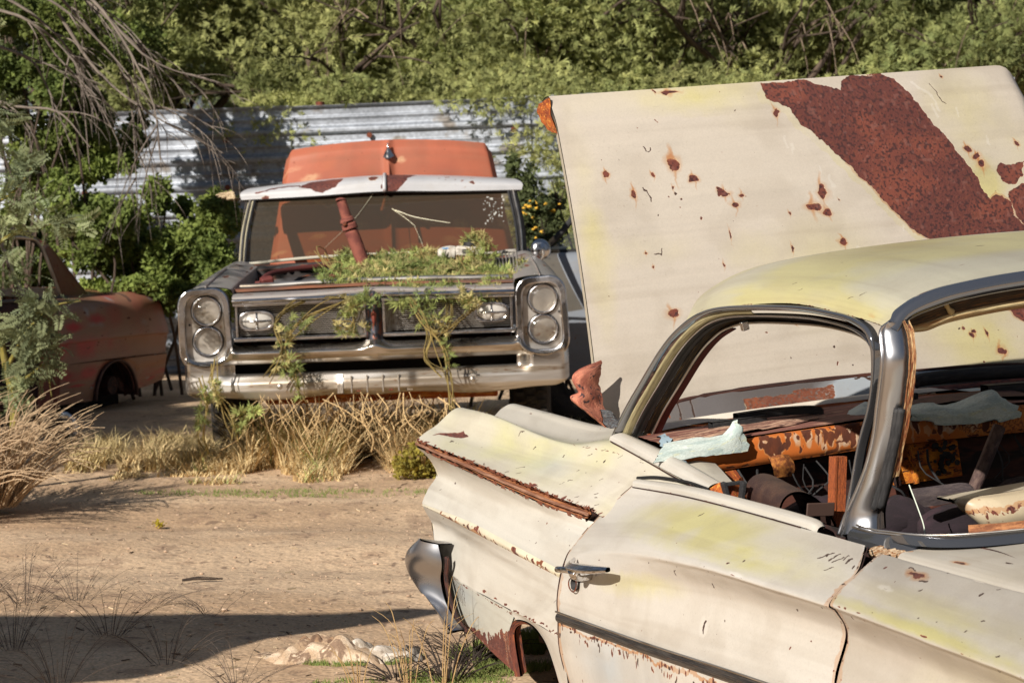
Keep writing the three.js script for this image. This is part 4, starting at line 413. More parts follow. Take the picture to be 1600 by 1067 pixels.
// local axes of the car: x from its near side to the far one, y up, z from tail to nose
const WD = 2.16;
M.creamPlain = painted({ w: 512, h: 512, mw: 1, mh: 1, seed: 11, freckles: 0.6, draw: (o) => { dots(o, 30, [0, 0, 1, 1], 0.006); } });
M.creamDeck = painted({ w: 1024, h: 640, mw: 1.6, mh: 0.8, seed: 12, yellowAmount: 0.3, freckles: 0.15, base: [198, 191, 177], yellow: [196, 192, 147], draw: (o) => {
  o.spot(o.A, 0.3, 0.25, 0.5, 0.35, '0,200,0', true); o.spot(o.A, 0.75, 0.55, 0.3, 0.25, '0,120,0', true); o.spot(o.B, 0.45, 0.2, 0.1, 0.16, '0,0,110', true);
  slits(o, 30, [0.05, 0.05, 0.95, 0.95], 0.9, 0.022); slits(o, 22, [0.3, 0.02, 0.9, 0.5], 0.9, 0.012); dots(o, 25, [0, 0, 1, 1], 0.006);
  for (const v of [0.365, 0.82]) for (let k = 0; k < 30; k++) { const u = o.rnd() ** 0.7 * 0.72; o.spot(o.A, u, v + (o.rnd() - 0.5) * 0.01, 0.006 * (0.3 + o.rnd()), 0.004, '255,0,0'); }
  o.poly(o.A, [[0.03, 0.1], [0.1, 0.16], [0.13, 0.22], [0.1, 0.24], [0.04, 0.15]], 'rgb(210,0,0)');
  for (let k = 0; k < 60; k++) o.spot(o.A, o.rnd(), 0.012 * o.rnd(), 0.01 * o.rnd(), 0.012, '255,0,0'); o.spot(o.A, 0.7, 0.6, 0.03, 0.014, '255,0,0'); } });
M.creamSide = painted({ w: 1024, h: 768, mw: 1.4, mh: 0.6, seed: 13, yellowAmount: 0.06, freckles: 0.1, base: [200, 195, 184], draw: (o) => {
  for (let k = 0; k < 70; k++) o.spot(o.A, o.rnd(), 0.985 + 0.015 * o.rnd(), 0.008 * o.rnd(), 0.012 * o.rnd(), '255,0,0');
  dots(o, 22, [0, 0, 1, 1], 0.004); slits(o, 8, [0, 0.2, 1, 0.9], 1.2, 0.008); for (let k = 0; k < 26; k++) { const u = 0.3 + 0.7 * o.rnd(); o.spot(o.A, u, 0.01 + 0.01 * o.rnd(), 0.012, 0.01, '255,0,0'); } } });
M.creamLow = painted({ w: 768, h: 512, mw: 0.8, mh: 0.35, seed: 14, yellowAmount: 0.1, freckles: 0.5, base: [189, 188, 177], draw: (o) => {
  o.spot(o.B, 0.22, 0.75, 0.2, 0.3, '0,0,170', true);
  for (let k = 0; k < 60; k++) { const u = 0.3 + 0.7 * o.rnd(), v0 = (u - 0.25) * 0.85; o.line(o.A, [[u, 0], [u - 0.03, v0 * (0.4 + 0.7 * o.rnd())]], 0.02 + 0.04 * o.rnd(), 'rgb(200,0,0)'); }
  o.poly(o.A, [[0.5, 0], [1, 0], [1, 0.62], [0.9, 0.55], [0.72, 0.35]], 'rgb(150,0,0)');
  for (let k = 0; k < 70; k++) o.spot(o.A, o.rnd(), 0.94 + 0.07 * o.rnd() * o.rnd(), 0.02 * o.rnd(), 0.03 * o.rnd(), '255,0,0');
  for (let k = 0; k < 40; k++) o.spot(o.A, o.rnd() * 0.6, 0.06 * o.rnd(), 0.02 * o.rnd(), 0.04 * o.rnd(), '255,0,0'); for (let k = 0; k < 7; k++) { const u = 0.1 + 0.02 * k; o.line(o.A, [[u, 0.95], [u + 0.03, 0.45]], 0.008, o.CHIP.replace('255', '150')); } } });
M.creamFront = painted({ w: 512, h: 256, mw: 0.5, mh: 0.25, seed: 15, yellowAmount: 0, freckles: 0.1, base: [196, 191, 181], draw: (o) => { for (let k = 0; k < 16; k++) o.spot(o.A, o.rnd(), 0.03 * o.rnd(), 0.012 * o.rnd(), 0.03 * o.rnd(), '255,0,0'); } });
M.creamDoor = painted({ w: 1280, h: 900, mw: 1.5, mh: 0.85, seed: 16, yellowAmount: 0.05, freckles: 0.06, base: [195, 189, 179], yellow: [194, 187, 136], draw: (o) => {
  o.spot(o.A, 0.55, 0.86, 0.46, 0.17, '0,255,0', true); o.spot(o.A, 0.76, 0.8, 0.26, 0.12, '0,255,0', true); o.spot(o.A, 0.4, 0.9, 0.24, 0.1, '0,150,0', true); o.spot(o.A, 0.34, 0.45, 0.24, 0.06, '0,130,0', true);
  o.spot(o.B, 0.2, 0.13, 0.17, 0.1, '0,0,170', true); o.spot(o.B, 0.42, 0.11, 0.14, 0.1, '0,0,120', true);
  dots(o, 46, [0, 0, 1, 1], 0.0032); slits(o, 12, [0.3, 0.35, 1, 0.97], 1.1, 0.012);
  for (let k = 0; k < 150; k++) { const u = o.rnd(); o.spot(o.A, u, 0.196 - 0.03 * o.rnd() ** 2.5, 0.004 * (0.3 + o.rnd()), 0.009 * (0.3 + o.rnd()), o.rnd() < 0.75 ? '255,0,0' : '0,0,200'); } o.line(o.B, [[0, 0.195], [1, 0.195]], 0.01, 'rgb(0,190,0)');
  o.spot(o.B, 0.785, 0.685, 0.026, 0.018, '255,0,0'); o.spot(o.A, 0.775, 0.674, 0.009, 0.0055, '255,0,0'); o.spot(o.A, 0.8, 0.67, 0.003, 0.003, '0,0,255'); o.spot(o.B, 0.62, 0.36, 0.018, 0.03, '160,0,0'); o.line(o.A, [[0.62, 0.355], [0.626, 0.375]], 0.006, o.CHIP); for (const [u0, v0, u1, v1] of [[0.002, 0, 0.002, 1], [0.998, 0, 0.998, 1]]) { o.line(o.B, [[u0, v0], [u1, v1]], 0.012, 'rgb(0,110,0)'); for (let k = 0; k < 26; k++) o.spot(o.A, clamp(u0, .004, .996), o.rnd(), 0.003 * o.rnd(), 0.01 * o.rnd(), o.rnd() < .6 ? '255,0,0' : '0,0,255'); } for (let k = 0; k < 40; k++) { const u = o.rnd(), v = .2 + .8 * o.rnd(), a = (o.rnd() - .5) * .6; o.line(o.B, [[u, v], [u + .05 * o.rnd(), v + .03 * a]], 0.0012, 'rgb(120,0,0)'); } for (let k = 0; k < 6; k++) o.line(o.A, [[0.9 + 0.012 * k, 0.9 + 0.02 * o.rnd()], [0.912 + 0.012 * k, 0.915 + 0.02 * o.rnd()]], 0.005, o.CHIP); } });
M.creamFender = painted({ w: 1024, h: 900, mw: 1.5, mh: 0.85, seed: 17, yellowAmount: 0.25, freckles: 0.1, base: [184, 177, 166], yellow: [186, 178, 126], draw: (o) => {
  o.spot(o.A, 0.4, 0.6, 0.55, 0.06, '0,255,0', true); o.spot(o.A, 0.4, 0.72, 0.4, 0.1, '0,120,0', true);
  o.spot(o.B, 0.17, 0.84, 0.05, 0.026, '0,255,0'); o.spot(o.A, 0.17, 0.84, 0.033, 0.015, '215,0,0'); o.line(o.A, [[0.13, 0.855], [0.155, 0.862]], 0.006, o.CHIP); o.line(o.A, [[0.19, 0.822], [0.215, 0.828]], 0.006, o.CHIP); o.spot(o.B, 0.12, 0.74, 0.03, 0.02, '255,0,0');
  for (const [u, v, q] of [[0.03, 0.565, 0.007], [0.055, 0.572, 0.006], [0.1, 0.572, 0.008], [0.3, 0.58, 0.011], [0.4, 0.565, 0.005]]) o.spot(o.A, u, v, q, q * 1.1, '200,0,60');
  for (const [u0, v0, u1, v1] of [[0.002, 0, 0.002, 1], [0.998, 0, 0.998, 1]]) { o.line(o.B, [[u0, v0], [u1, v1]], 0.012, 'rgb(0,110,0)'); for (let k = 0; k < 26; k++) o.spot(o.A, clamp(u0, .004, .996), o.rnd(), 0.003 * o.rnd(), 0.01 * o.rnd(), o.rnd() < .6 ? '255,0,0' : '0,0,255'); } for (let k = 0; k < 40; k++) { const u = o.rnd(), v = .2 + .8 * o.rnd(), a = (o.rnd() - .5) * .6; o.line(o.B, [[u, v], [u + .05 * o.rnd(), v + .03 * a]], 0.0012, 'rgb(120,0,0)'); } dots(o, 40, [0, 0.3, 1, 1], 0.005); slits(o, 12, [0.05, 0.6, 0.6, 1], 0.8, 0.008); } });
M.creamCowl = painted({ w: 768, h: 512, mw: 1.2, mh: 0.8, seed: 18, yellowAmount: 0.1, freckles: 0.1, base: [182, 175, 163], draw: (o) => { o.spot(o.B, 0.27, 0.3, 0.05, 0.03, '0,255,0'); o.spot(o.A, 0.27, 0.3, 0.04, 0.02, '170,0,0'); o.spot(o.A, 0.275, 0.3, 0.026, 0.009, '0,0,255'); o.spot(o.A, 0.38, 0.42, 0.014, 0.012, '0,0,200'); dots(o, 20, [0, 0, 1, 1], 0.006); } });
M.creamRoof = painted({ w: 1024, h: 1024, mw: 1.1, mh: 1.5, seed: 19, yellowAmount: 0.9, freckles: 0.05, base: [182, 177, 156], yellow: [186, 178, 130], draw: (o) => {
  o.spot(o.A, 0.6, 0.05, 0.8, 0.14, '0,255,0', true); o.spot(o.A, 0.6, 0.95, 0.8, 0.14, '0,255,0', true);
  for (const [u, v] of [[0.46, 0.155], [0.72, 0.145], [0.69, 0.105], [0.5, 0.105]]) o.line(o.A, [[u, v], [u + 0.012, v + 0.022]], 0.0024, o.CHIP);
  o.spot(o.B, 0.86, 0.05, 0.04, 0.02, '0,120,0', true); for (let k = 0; k < 60; k++) o.spot(o.A, o.rnd(), 0.004 * o.rnd(), 0.008 * o.rnd(), 0.004, '255,0,0'); dots(o, 30, [0, 0, 1, 1], 0.004); } });
const RUSTPOLY = [[[0.417,0.996],[0.440,0.999],[0.507,0.996],[0.558,0.974],[0.579,0.952],[0.590,0.983],[0.618,0.999],[0.674,1.000],[0.698,0.982],[0.716,0.941],[0.725,0.897],[0.737,0.853],[0.759,0.786],[0.776,0.730],[0.799,0.669],[0.810,0.619],[0.813,0.580],[0.818,0.569],[0.837,0.583],[0.850,0.575],[0.861,0.547],[0.863,0.504],[0.885,0.444],[0.958,0.266],[0.907,0.023],[0.827,0.152],[0.770,0.235],[0.717,0.338],[0.669,0.443],[0.648,0.473],[0.618,0.530],[0.600,0.579],[0.572,0.651],[0.542,0.712],[0.512,0.774],[0.493,0.819],[0.471,0.853],[0.460,0.886],[0.456,0.911],[0.436,0.930],[0.414,0.950]],
  [[0.860,0.558],[0.889,0.597],[0.919,0.610],[0.984,0.584],[0.940,0.375],[0.886,0.448],[0.868,0.493]], [[0.852,0.656],[0.869,0.673],[0.896,0.667],[0.920,0.679],[0.906,0.627],[0.883,0.604],[0.862,0.614]]];
const RUSTSPOT = [[0.202,0.757,0.012,0.026],[0.072,0.744,0.006,0.011],[0.158,0.732,0.004,0.008],[0.238,0.709,0.008,0.011],[0.117,0.678,0.006,0.018],[0.191,0.689,0.003,0.008],[0.288,0.658,0.01,0.01],[0.301,0.617,0.009,0.013],[0.317,0.648,0.005,0.009],[0.480,0.633,0.01,0.023],[0.455,0.591,0.016,0.018],[0.477,0.572,0.009,0.01],[0.491,0.467,0.006,0.013],[0.279,0.525,0.0025,0.014],[0.119,0.494,0.0045,0.005],[0.146,0.293,0.0105,0.0165],[0.375,0.215,0.004,0.007],[0.425,0.898,0.006,0.017],[0.805,0.733,0.007,0.012],[0.821,0.703,0.01,0.012],[0.826,0.674,0.011,0.014],[0.710,0.134,0.004,0.006],[0.692,0.143,0.003,0.005],[0.705,0.123,0.004,0.008],[0.738,0.123,0.004,0.008],[0.761,0.067,0.009,0.015],[0.677,0.189,0.004,0.008],[0.230,0.990,0.017,0.005],[0.202,0.992,0.003,0.004],[0.256,0.433,0.003,0.008],[0.129,0.449,0.002,0.006],[0.393,0.465,0.002,0.01],[0.461,0.416,0.003,0.008],[0.811,0.972,0.004,0.006],[0.916,0.740,0.005,0.008],[0.403,0.578,0.003,0.006],[0.505,0.611,0.002,0.004]];
M.lid = painted({ w: 1700, h: 1100, mw: 1.65, mh: 1.05, seed: 20, yellowAmount: 0.22, freckles: 0.05, base: [196, 186, 172], yellow: [196, 186, 132], bump: 0.0022, draw: (o) => {
  for (const p of RUSTPOLY) o.poly(o.A, p, o.RUST);
  for (const [u, v, a, b] of RUSTSPOT) { o.spot(o.B, u, v, a * 1.7, b * 1.6, '0,255,0', true); o.spot(o.B, u - 0.002, v + b * 1.2, a * 0.4, b * 1.6, '0,255,0', true); o.spot(o.B, u, v - b * 1.5, a * 0.3, b * 1.8, '0,190,0', true); o.spot(o.A, u, v, a * 1.05, b * 1.05, '255,0,0'); }
  o.line(o.B, RUSTPOLY[0].slice(17, 34), 0.012, 'rgb(0,120,0)'); o.line(o.A, RUSTPOLY[0].slice(29, 41), 0.05, 'rgb(0,70,0)');
  o.spot(o.A, 0.03, 0.6, 0.035, 0.4, '0,130,0', true); o.spot(o.A, 0.25, 0.97, 0.25, 0.07, '0,170,0', true); o.spot(o.A, 0.79, 0.12, 0.22, 0.25, '0,230,0', true); o.spot(o.A, 0.84, 0.8, 0.13, 0.25, '0,150,0', true); o.spot(o.A, 0.45, 0.36, 0.16, 0.25, '0,90,0', true); o.spot(o.A, 0.31, 0.47, 0.06, 0.08, '0,80,0', true); o.spot(o.A, 0.82, 0.63, 0.06, 0.1, '0,200,0', true); o.spot(o.A, 0.12, 0.5, 0.12, 0.06, '0,60,0', true);
  dots(o, 60, [0.02, 0.02, 0.98, 0.98], 0.0022); dots(o, 16, [0.15, 0.55, 0.35, 0.75], 0.0026); dots(o, 34, [0.68, 0.02, 0.95, 0.25], 0.003); dots(o, 26, [0.3, 0.05, 0.6, 0.25], 0.0024); for (let k = 0; k < 70; k++) o.spot(o.A, 0.1 + 0.88 * o.rnd(), 0.012 * o.rnd(), 0.004 * o.rnd() + 0.001, 0.006 + 0.008 * o.rnd(), '255,0,0');
  for (const [u, v] of [[0.43, 0.82], [0.44, 0.79], [0.5, 0.68], [0.52, 0.44], [0.62, 0.5], [0.48, 0.71], [0.76, 0.88], [0.81, 0.87], [0.83, 0.71], [0.86, 0.77]]) o.line(o.B, [[u, v], [u + .006 * (o.rnd() - .3), v - .02 - .02 * o.rnd()]], 0.004 + .008 * o.rnd(), 'rgb(150,0,0)');
  o.line(o.B, [[0.735, 0.97], [0.76, 0.92], [0.775, 0.86]], 0.008, 'rgb(170,0,0)'); o.line(o.A, [[0.775, 0.95], [0.79, 0.88]], 0.003, 'rgb(0,0,160)');
  o.line(o.A, [[0.133, 0.7], [0.142, 0.69], [0.147, 0.675], [0.146, 0.65]], 0.0024, o.CHIP); o.line(o.A, [[0.15, 0.82], [0.156, 0.805], [0.163, 0.815]], 0.0024, o.CHIP); o.line(o.A, [[0.135, 0.49], [0.143, 0.485], [0.146, 0.5]], 0.0024, o.CHIP); } });

// rear quarter: upper deck with its two ridges
mesh('rear_deck', loft([
  [[.10,.662,-.14],[.09,.648,.25],[.095,.625,.65],[.11,.602,.95],[.132,.587,1.10],[.15,.56,1.2]],
  [[.135,.683,-.14],[.14,.663,.25],[.15,.648,.65],[.165,.636,.95],[.182,.618,1.12],[.20,.597,1.26]],
  [[.17,.70,-.14],[.19,.682,.25],[.2,.672,.65],[.215,.672,.95],[.225,.652,1.16],[.24,.625,1.32]],
  [[.222,.75,-.10],[.222,.75,.2],[.222,.722,.65],[.245,.71,.95],[.262,.70,1.2],[.264,.66,1.42]],
  [[.262,.742,-.07],[.25,.738,.2],[.255,.708,.62],[.268,.738,.96],[.27,.712,1.2],[.27,.665,1.44]],
  [[.32,.712,-.06],[.32,.703,.25],[.32,.703,.62],[.31,.744,.96],[.30,.715,1.2],[.29,.665,1.45]],
  [[.39,.728,-.13],[.39,.723,.15],[.385,.715,.55],[.36,.748,.9],[.33,.715,1.2],[.31,.665,1.45]],
  [[.425,.74,-.13],[.425,.735,.15],[.42,.73,.53],[.40,.75,.9],[.36,.715,1.2],[.33,.665,1.45]],
  [[.46,.725,-.13],[.46,.72,.15],[.46,.715,.53],[.45,.745,.9],[.40,.715,1.2],[.36,.665,1.45]],
  [[.50,.66,-.13],[.5,.66,.15],[.5,.66,.53],[.5,.70,.9],[.45,.70,1.2],[.4,.66,1.45]],
], 48, 60, { th: 0.004, flip: true }), M.creamDeck, car);
// the rusty channel where the upper side trim is missing
{ const A = [[.10,.662,-.142],[.09,.646,.33],[.10,.615,.815],[.135,.588,1.125]], B = [[.10,.641,-.146],[.09,.614,.333],[.10,.579,.816],[.122,.562,1.09]], m = (f, dx, dy = 0) => A.map((a, i) => { const p = spline2([a, B[i]], f); return [p[0] + dx, p[1] + dy, p[2]]; });
  const ch = mesh('trim_channel', loft([A, m(.1, .018), m(.45, .02), m(.5, .0), m(.58, -.001), m(.62, .016), m(.85, .016), B], 60, 24, { sharp: [1, 2, 4, 5, 6], th: 0.003, flip: true, lumps: 0.006 }), mottled([196, 132, 84], [148, 92, 60], { c3: [104, 60, 42], t3: .64, s: 16, seed: 130, streak: 3, bump: .004 }), car);
  mesh('channel_ridge', tube(m(.53, -.002), (t) => 0.004 + 0.0018 * vn(t * 40, 1, 3), { n: 6, seg: 60 }), mottled([168, 128, 104], [120, 76, 56], { s: 22, seed: 134 }), ch);
  const r = rng(3), g = []; for (let k = 0; k < 120; k++) { const t = r(), a = spline(r() < 0.55 ? A : B, t); g.push(box(.003 + .004 * r(), .002 + .005 * r() * r(), .006 + .012 * r(), a[0] - .001, a[1] + (r() - .5) * .004, a[2], 0, [r(), r(), r()])); }
  mesh('rust_flakes', merge(g), mottled([150, 88, 58], [112, 64, 48], { s: 22, seed: 140 }), ch, { kind: 'stuff' });
  mesh('channel_end', loft([[[.128,.594,1.115],[.13,.575,1.12],[.12,.556,1.1]],[[.15,.595,1.115],[.155,.575,1.12],[.15,.556,1.1]]], 8, 4, { th: .004 }), M.darkRust, ch); }
const SB = [[.10,.641,-.146],[.09,.614,.333],[.10,.579,.816],[.122,.560,1.09],[.15,.55,1.15]], SC = [[.17,.539,-.18],[.13,.531,.294],[.10,.515,.758],[.075,.503,1.10],[.08,.5,1.15]], SD = [[.08,.473,-.08],[.06,.459,.378],[.05,.437,.769],[.04,.418,1.115],[.04,.415,1.15]], SE = [[.125,.392,-.127],[.09,.385,.289],[.05,.370,.758],[.022,.359,1.106],[.02,.357,1.15]], SF = [[.08,.282,.051],[.06,.262,.366],[.04,.262,.712],[.018,.262,.95],[.014,.25,1.13]];
mesh('quarter_panel', loft([SB, SB.map((p, i) => [lerp(p[0], SC[i][0], .45) + .012, lerp(p[1], SC[i][1], .45), lerp(p[2], SC[i][2], .4)]), SC, SC.map((p, i) => [lerp(p[0], SD[i][0], .55), lerp(p[1], SD[i][1], .5), lerp(p[2], SD[i][2], .5)]), SD, SD.map((p, i) => [lerp(p[0], SE[i][0], .5) - .002, lerp(p[1], SE[i][1], .5), lerp(p[2], SE[i][2], .5)]), SE, SE.map((p, i) => [lerp(p[0], SF[i][0], .5), lerp(p[1], SF[i][1], .5), lerp(p[2], SF[i][2], .45)]), SF], 64, 72, { th: 0.004, flip: true, vf: true, lumps: .006, seed: 9 }), M.creamSide, car);
mesh('lower_quarter', loft([[[.08,.282,.051],[.062,.266,.33],[.044,.262,.60],[.04,.255,.735]],[[.092,.24,.058],[.068,.225,.32],[.048,.21,.55],[.04,.2,.689]],[[.1,.18,.062],[.075,.165,.29],[.055,.14,.52],[.043,.145,.68]],[[.10,.126,.068],[.083,.118,.263],[.066,.088,.487],[.052,.07,.67]]], 40, 24, { th: 0.004, flip: true, vf: true }), M.creamLow, car);
mesh('arch_panel', loft([[[.04,.262,.70],[.032,.264,.80],[.025,.262,.90],[.018,.258,1.0],[.014,.25,1.13]],[[.04,.238,.735],[.04,.245,.829],[.038,.227,.917],[.034,.17,1.0],[.03,-.02,1.13]]], 30, 10, { th: 0.004, flip: true, vf: true }), M.creamFront, car);
{ const arc = [[.052,.06,.675],[.043,.15,.675],[.04,.198,.684],[.04,.236,.735],[.04,.245,.829],[.038,.227,.917],[.034,.17,1.0],[.03,-.02,1.12]];
  mesh('wheel_arch', loft([arc, arc.map(([x, y, z], i) => [x + .012, y - (i > 2 && i < 6 ? .01 : 0), z + (i < 4 ? .012 : -.004)]), arc.map(([x, y, z], i) => [x + .02, y + .0, z + (i < 4 ? .0 : .0)]), arc.map(([x, y, z], i) => [x + .034, y + .01, z + (i < 4 ? .004 : .0)])], 50, 9, { th: 0.004, sharp: [1, 2] }), M.rust, car);
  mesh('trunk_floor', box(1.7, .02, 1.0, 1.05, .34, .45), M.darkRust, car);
  mesh('shock_absorber', tube([[.11,.22,1.02],[.11,.0,1.03]], .016, { n: 10, seg: 3 }), M.dullChrome, car); }
// lower side trim of the quarter
{ const c = SD.slice(0, 4).map(([x, y, z]) => [x, y, z]); c[0] = [.078,.468,-.06];
  mesh('quarter_moulding', loft([0, .25, .5, .75, 1].map((f) => c.map(([x, y, z], i) => [x - .006 * Math.sin(f * Math.PI) - .001, y + (f - .5) * [.006, .026, .025, .024][i], z])), 50, 8, { th: 0.002 }), painted({ w: 1024, h: 64, mw: 1.2, mh: .03, seed: 21, base: [222, 214, 190], yellowAmount: .3, freckles: 3, draw: (o) => { for (let k = 0; k < 90; k++) { const u = o.rnd(); if (o.rnd() < .2 + u * 0.8) o.spot(o.A, u, .05 + .45 * o.rnd(), .012 * o.rnd(), .5 * o.rnd(), '255,0,0'); } o.line(o.B, [[0, .03], [1, .03]], .25, 'rgb(0,255,0)'); } }), car); }
mesh('tail_panel', loft([[[.10,.66,-.135],[.32,.71,-.06],[.5,.66,-.12],[.51,.6,-.12],[1.0,.6,-.14],[1.6,.6,-.12],[2.06,.66,-.13]],[[.17,.53,-.17],[.5,.52,-.2],[1.0,.52,-.22],[1.2,.52,-.22],[1.5,.52,-.2],[1.7,.52,-.2],[1.99,.53,-.17]],[[.12,.39,-.12],[.4,.38,-.2],[.8,.38,-.22],[1.1,.38,-.22],[1.4,.38,-.2],[1.7,.38,-.2],[2.04,.39,-.12]],[[.10,.13,.07],[.4,.16,-.05],[.8,.16,-.06],[1.1,.16,-.06],[1.4,.16,-.05],[1.7,.16,-.05],[2.06,.13,.07]]], 30, 12, { th: .004 }), M.creamPlain, car);
// rear bumper: its near end wraps round the corner
{ const A = [[.04,.374,.15],[.04,.321,.174],[.04,.268,.153],[.04,.202,.178],[.04,.153,.238],[.04,.133,.309]], B = [[.018,.380,.06],[.012,.335,-.035],[.012,.300,-.062],[.012,.268,-.01],[.016,.195,.155],[.02,.129,.262]], mid = A.map((a, i) => [lerp(a[0], B[i][0], .5) - .04 * [.6, 1, 1, .8, .6, .4][i], lerp(a[1], B[i][1], .5) + [.008, .006, 0, 0, 0, 0][i], lerp(a[2], B[i][2], .5)]);
  const back = (x, dz) => B.map((b) => [x, b[1] - .045, b[2] * .7 + dz]);
  const bump = mesh('rear_bumper', loft([A, mid, B.map((b) => [b[0] - .0, b[1], b[2]]), back(.09, -.1), back(.3, -.17), back(1.08, -.22), back(1.86, -.17), back(2.1, -.08), B.map((b) => [WD - .02, b[1], b[2] + .1])], 40, 64, { th: 0.006 }), M.trim, car);
  mesh('bumper_top', loft([[A[0], mid[0], B[0], [.09, .335, -.06]], [[.09, .366, .13], [.09, .366, .08], [.10, .355, .02], [.13, .335, -.05]]], 10, 4, { th: .004 }), M.trim, bump);
  mesh('bumper_bolt', new THREE.SphereGeometry(.011, 10, 8).translate(.0, .272, .02), M.dullChrome, bump);
  mesh('rusty_edge', tube([[.052,.34,.176],[.052,.32,.18],[.052,.268,.162],[.052,.202,.186],[.052,.15,.245],[.05,.13,.315]], .008, { n: 6 }), M.darkRust, bump); }
// quarter window sill and the door pocket behind it
mesh('quarter_sill', loft([[[.268,.75,.96],[.268,.728,1.13],[.268,.696,1.36],[.272,.672,1.545]],[[.275,.762,.965],[.275,.742,1.135],[.275,.711,1.365],[.278,.686,1.552]],[[.30,.768,.98],[.30,.75,1.15],[.30,.72,1.38],[.302,.692,1.56]],[[.325,.756,1.0],[.325,.738,1.17],[.325,.708,1.39],[.322,.68,1.565]]], 30, 14, { th: .004 }), M.creamFront, car);
mesh('sill_seam', tube([[.264,.748,.98],[.264,.724,1.15],[.264,.690,1.38],[.268,.668,1.54]], .0022, { n: 5 }), M.darkRust, car);
mesh('lock_pillar', loft([[[.27,.675,1.55],[.3,.69,1.56],[.34,.685,1.56],[.4,.69,1.5]],[[.27,.62,1.56],[.3,.62,1.60],[.34,.61,1.61],[.42,.60,1.54]],[[.27,.5,1.56],[.3,.5,1.58],[.36,.5,1.58],[.46,.5,1.56]]], 12, 8, { th: .004, lumps: .02 }), M.orangeRust, car);
mesh('lock_bracket', merge([box(.012, .05, .02, .305, .672, 1.585, .003, [0, 0, .2]), box(.012, .055, .02, .345, .668, 1.60, .003, [.2, 0, -.1]), box(.05, .008, .02, .325, .69, 1.585, .002)]), M.rubber, car);
// door
const door = mesh('door', loft([
  [[.215,.655,1.212],[.22,.662,1.5],[.22,.664,1.8],[.22,.66,2.15],[.22,.656,2.43]],
  [[.165,.588,1.135],[.15,.625,1.5],[.13,.632,1.8],[.115,.634,2.15],[.115,.632,2.573]],
  [[.105,.53,1.118],[.075,.587,1.5],[.055,.603,1.8],[.05,.608,2.15],[.05,.607,2.609]],
  [[.065,.49,1.115],[.034,.545,1.5],[.014,.57,1.8],[.002,.583,2.15],[.0,.584,2.645]],
  [[.05,.468,1.115],[.028,.515,1.5],[.02,.546,1.8],[.018,.563,2.15],[.02,.565,2.639]],
  [[.03,.42,1.115],[.026,.46,1.5],[.04,.485,1.8],[.058,.503,2.15],[.072,.498,2.58]],
  [[.015,.36,1.115],[.015,.375,1.5],[.022,.39,1.8],[.034,.405,2.15],[.045,.41,2.571]],
  [[.012,.31,1.118],[.010,.318,1.5],[.010,.324,1.8],[.012,.332,2.15],[.016,.34,2.608]],
  [[.012,.2,1.12],[.012,.2,1.5],[.012,.2,1.8],[.012,.2,2.15],[.014,.2,2.6]],
  [[.055,0,1.13],[.055,0,1.5],[.055,0,1.8],[.055,0,2.15],[.055,0,2.6]]], 90, 100, { th: 0.006, flip: true, vf: true, lumps: .005, seed: 3 }), M.creamDoor, car);
mesh('door_cap', loft([[[.213,.654,1.215],[.217,.664,1.5],[.217,.666,1.8],[.218,.662,2.14],[.222,.655,2.205]],[[.217,.668,1.214],[.222,.679,1.5],[.222,.681,1.8],[.223,.677,2.14],[.226,.667,2.21]],[[.235,.672,1.216],[.245,.684,1.5],[.245,.686,1.8],[.245,.682,2.14],[.24,.67,2.21]],[[.255,.66,1.22],[.262,.668,1.5],[.262,.67,1.8],[.262,.668,2.14],[.25,.66,2.2]]], 40, 14, { th: .004 }), M.creamFront, door);
mesh('window_seal', tube([[.236,.673,1.2],[.25,.684,1.3],[.262,.687,1.45],[.268,.680,1.56]], .004, { n: 6 }), M.black, door);
mesh('cap_seam', tube([[.211,.653,1.22],[.2145,.663,1.5],[.2145,.665,1.8],[.2155,.661,2.14]], .0016, { n: 5 }), M.darkRust, door);
{ const h = mesh('door_handle', merge([
    loft([[[.03,.486,1.135],[-.012,.488,1.20],[-.026,.497,1.30],[-.026,.508,1.40],[-.02,.514,1.46]],[[.028,.480,1.136],[-.026,.478,1.20],[-.042,.486,1.30],[-.04,.498,1.40],[-.026,.506,1.462]],[[.03,.474,1.137],[-.022,.466,1.20],[-.034,.474,1.30],[-.034,.488,1.40],[-.022,.5,1.46]],[[.034,.478,1.137],[.0,.468,1.20],[-.012,.476,1.30],[-.012,.49,1.40],[-.012,.502,1.46]],[[.034,.484,1.136],[.0,.486,1.20],[-.01,.496,1.30],[-.01,.506,1.40],[-.012,.512,1.46]],[[.03,.486,1.135],[-.012,.488,1.20],[-.026,.497,1.30],[-.026,.508,1.40],[-.02,.514,1.46]]], 24, 20)]), M.chrome, door);
  h.position.z = .075; h.scale.y = .92; h.position.y = .038;
  mesh('push_button', tube([[-.028,.462,1.155],[-.022,.466,1.20],[-.012,.466,1.24]], .0095, { n: 14, seg: 4 }), M.chrome, h);
  mesh('handle_stem', tube([[-.022,.474,1.25],[-.012,.455,1.245],[.03,.452,1.24]], [.017, .015, .017], { n: 12, seg: 8 }), M.chrome, h);
  mesh('lock_hole', loft([[[.022,.432,1.22],[.026,.438,1.24],[.024,.43,1.257]],[[.018,.42,1.217],[.05,.42,1.238],[.02,.42,1.258]],[[.018,.404,1.219],[.022,.400,1.238],[.018,.406,1.256]]], 8, 8, { th: 0 }).translate(-.006, 0, 0), M.black, door);
  mesh('lock_hole_rim', tube([[.012,.438,1.236],[.009,.426,1.216],[.008,.408,1.216],[.009,.398,1.236],[.009,.41,1.258],[.012,.43,1.256],[.012,.438,1.236]], .0018, { n: 6 }), M.rust, door); }
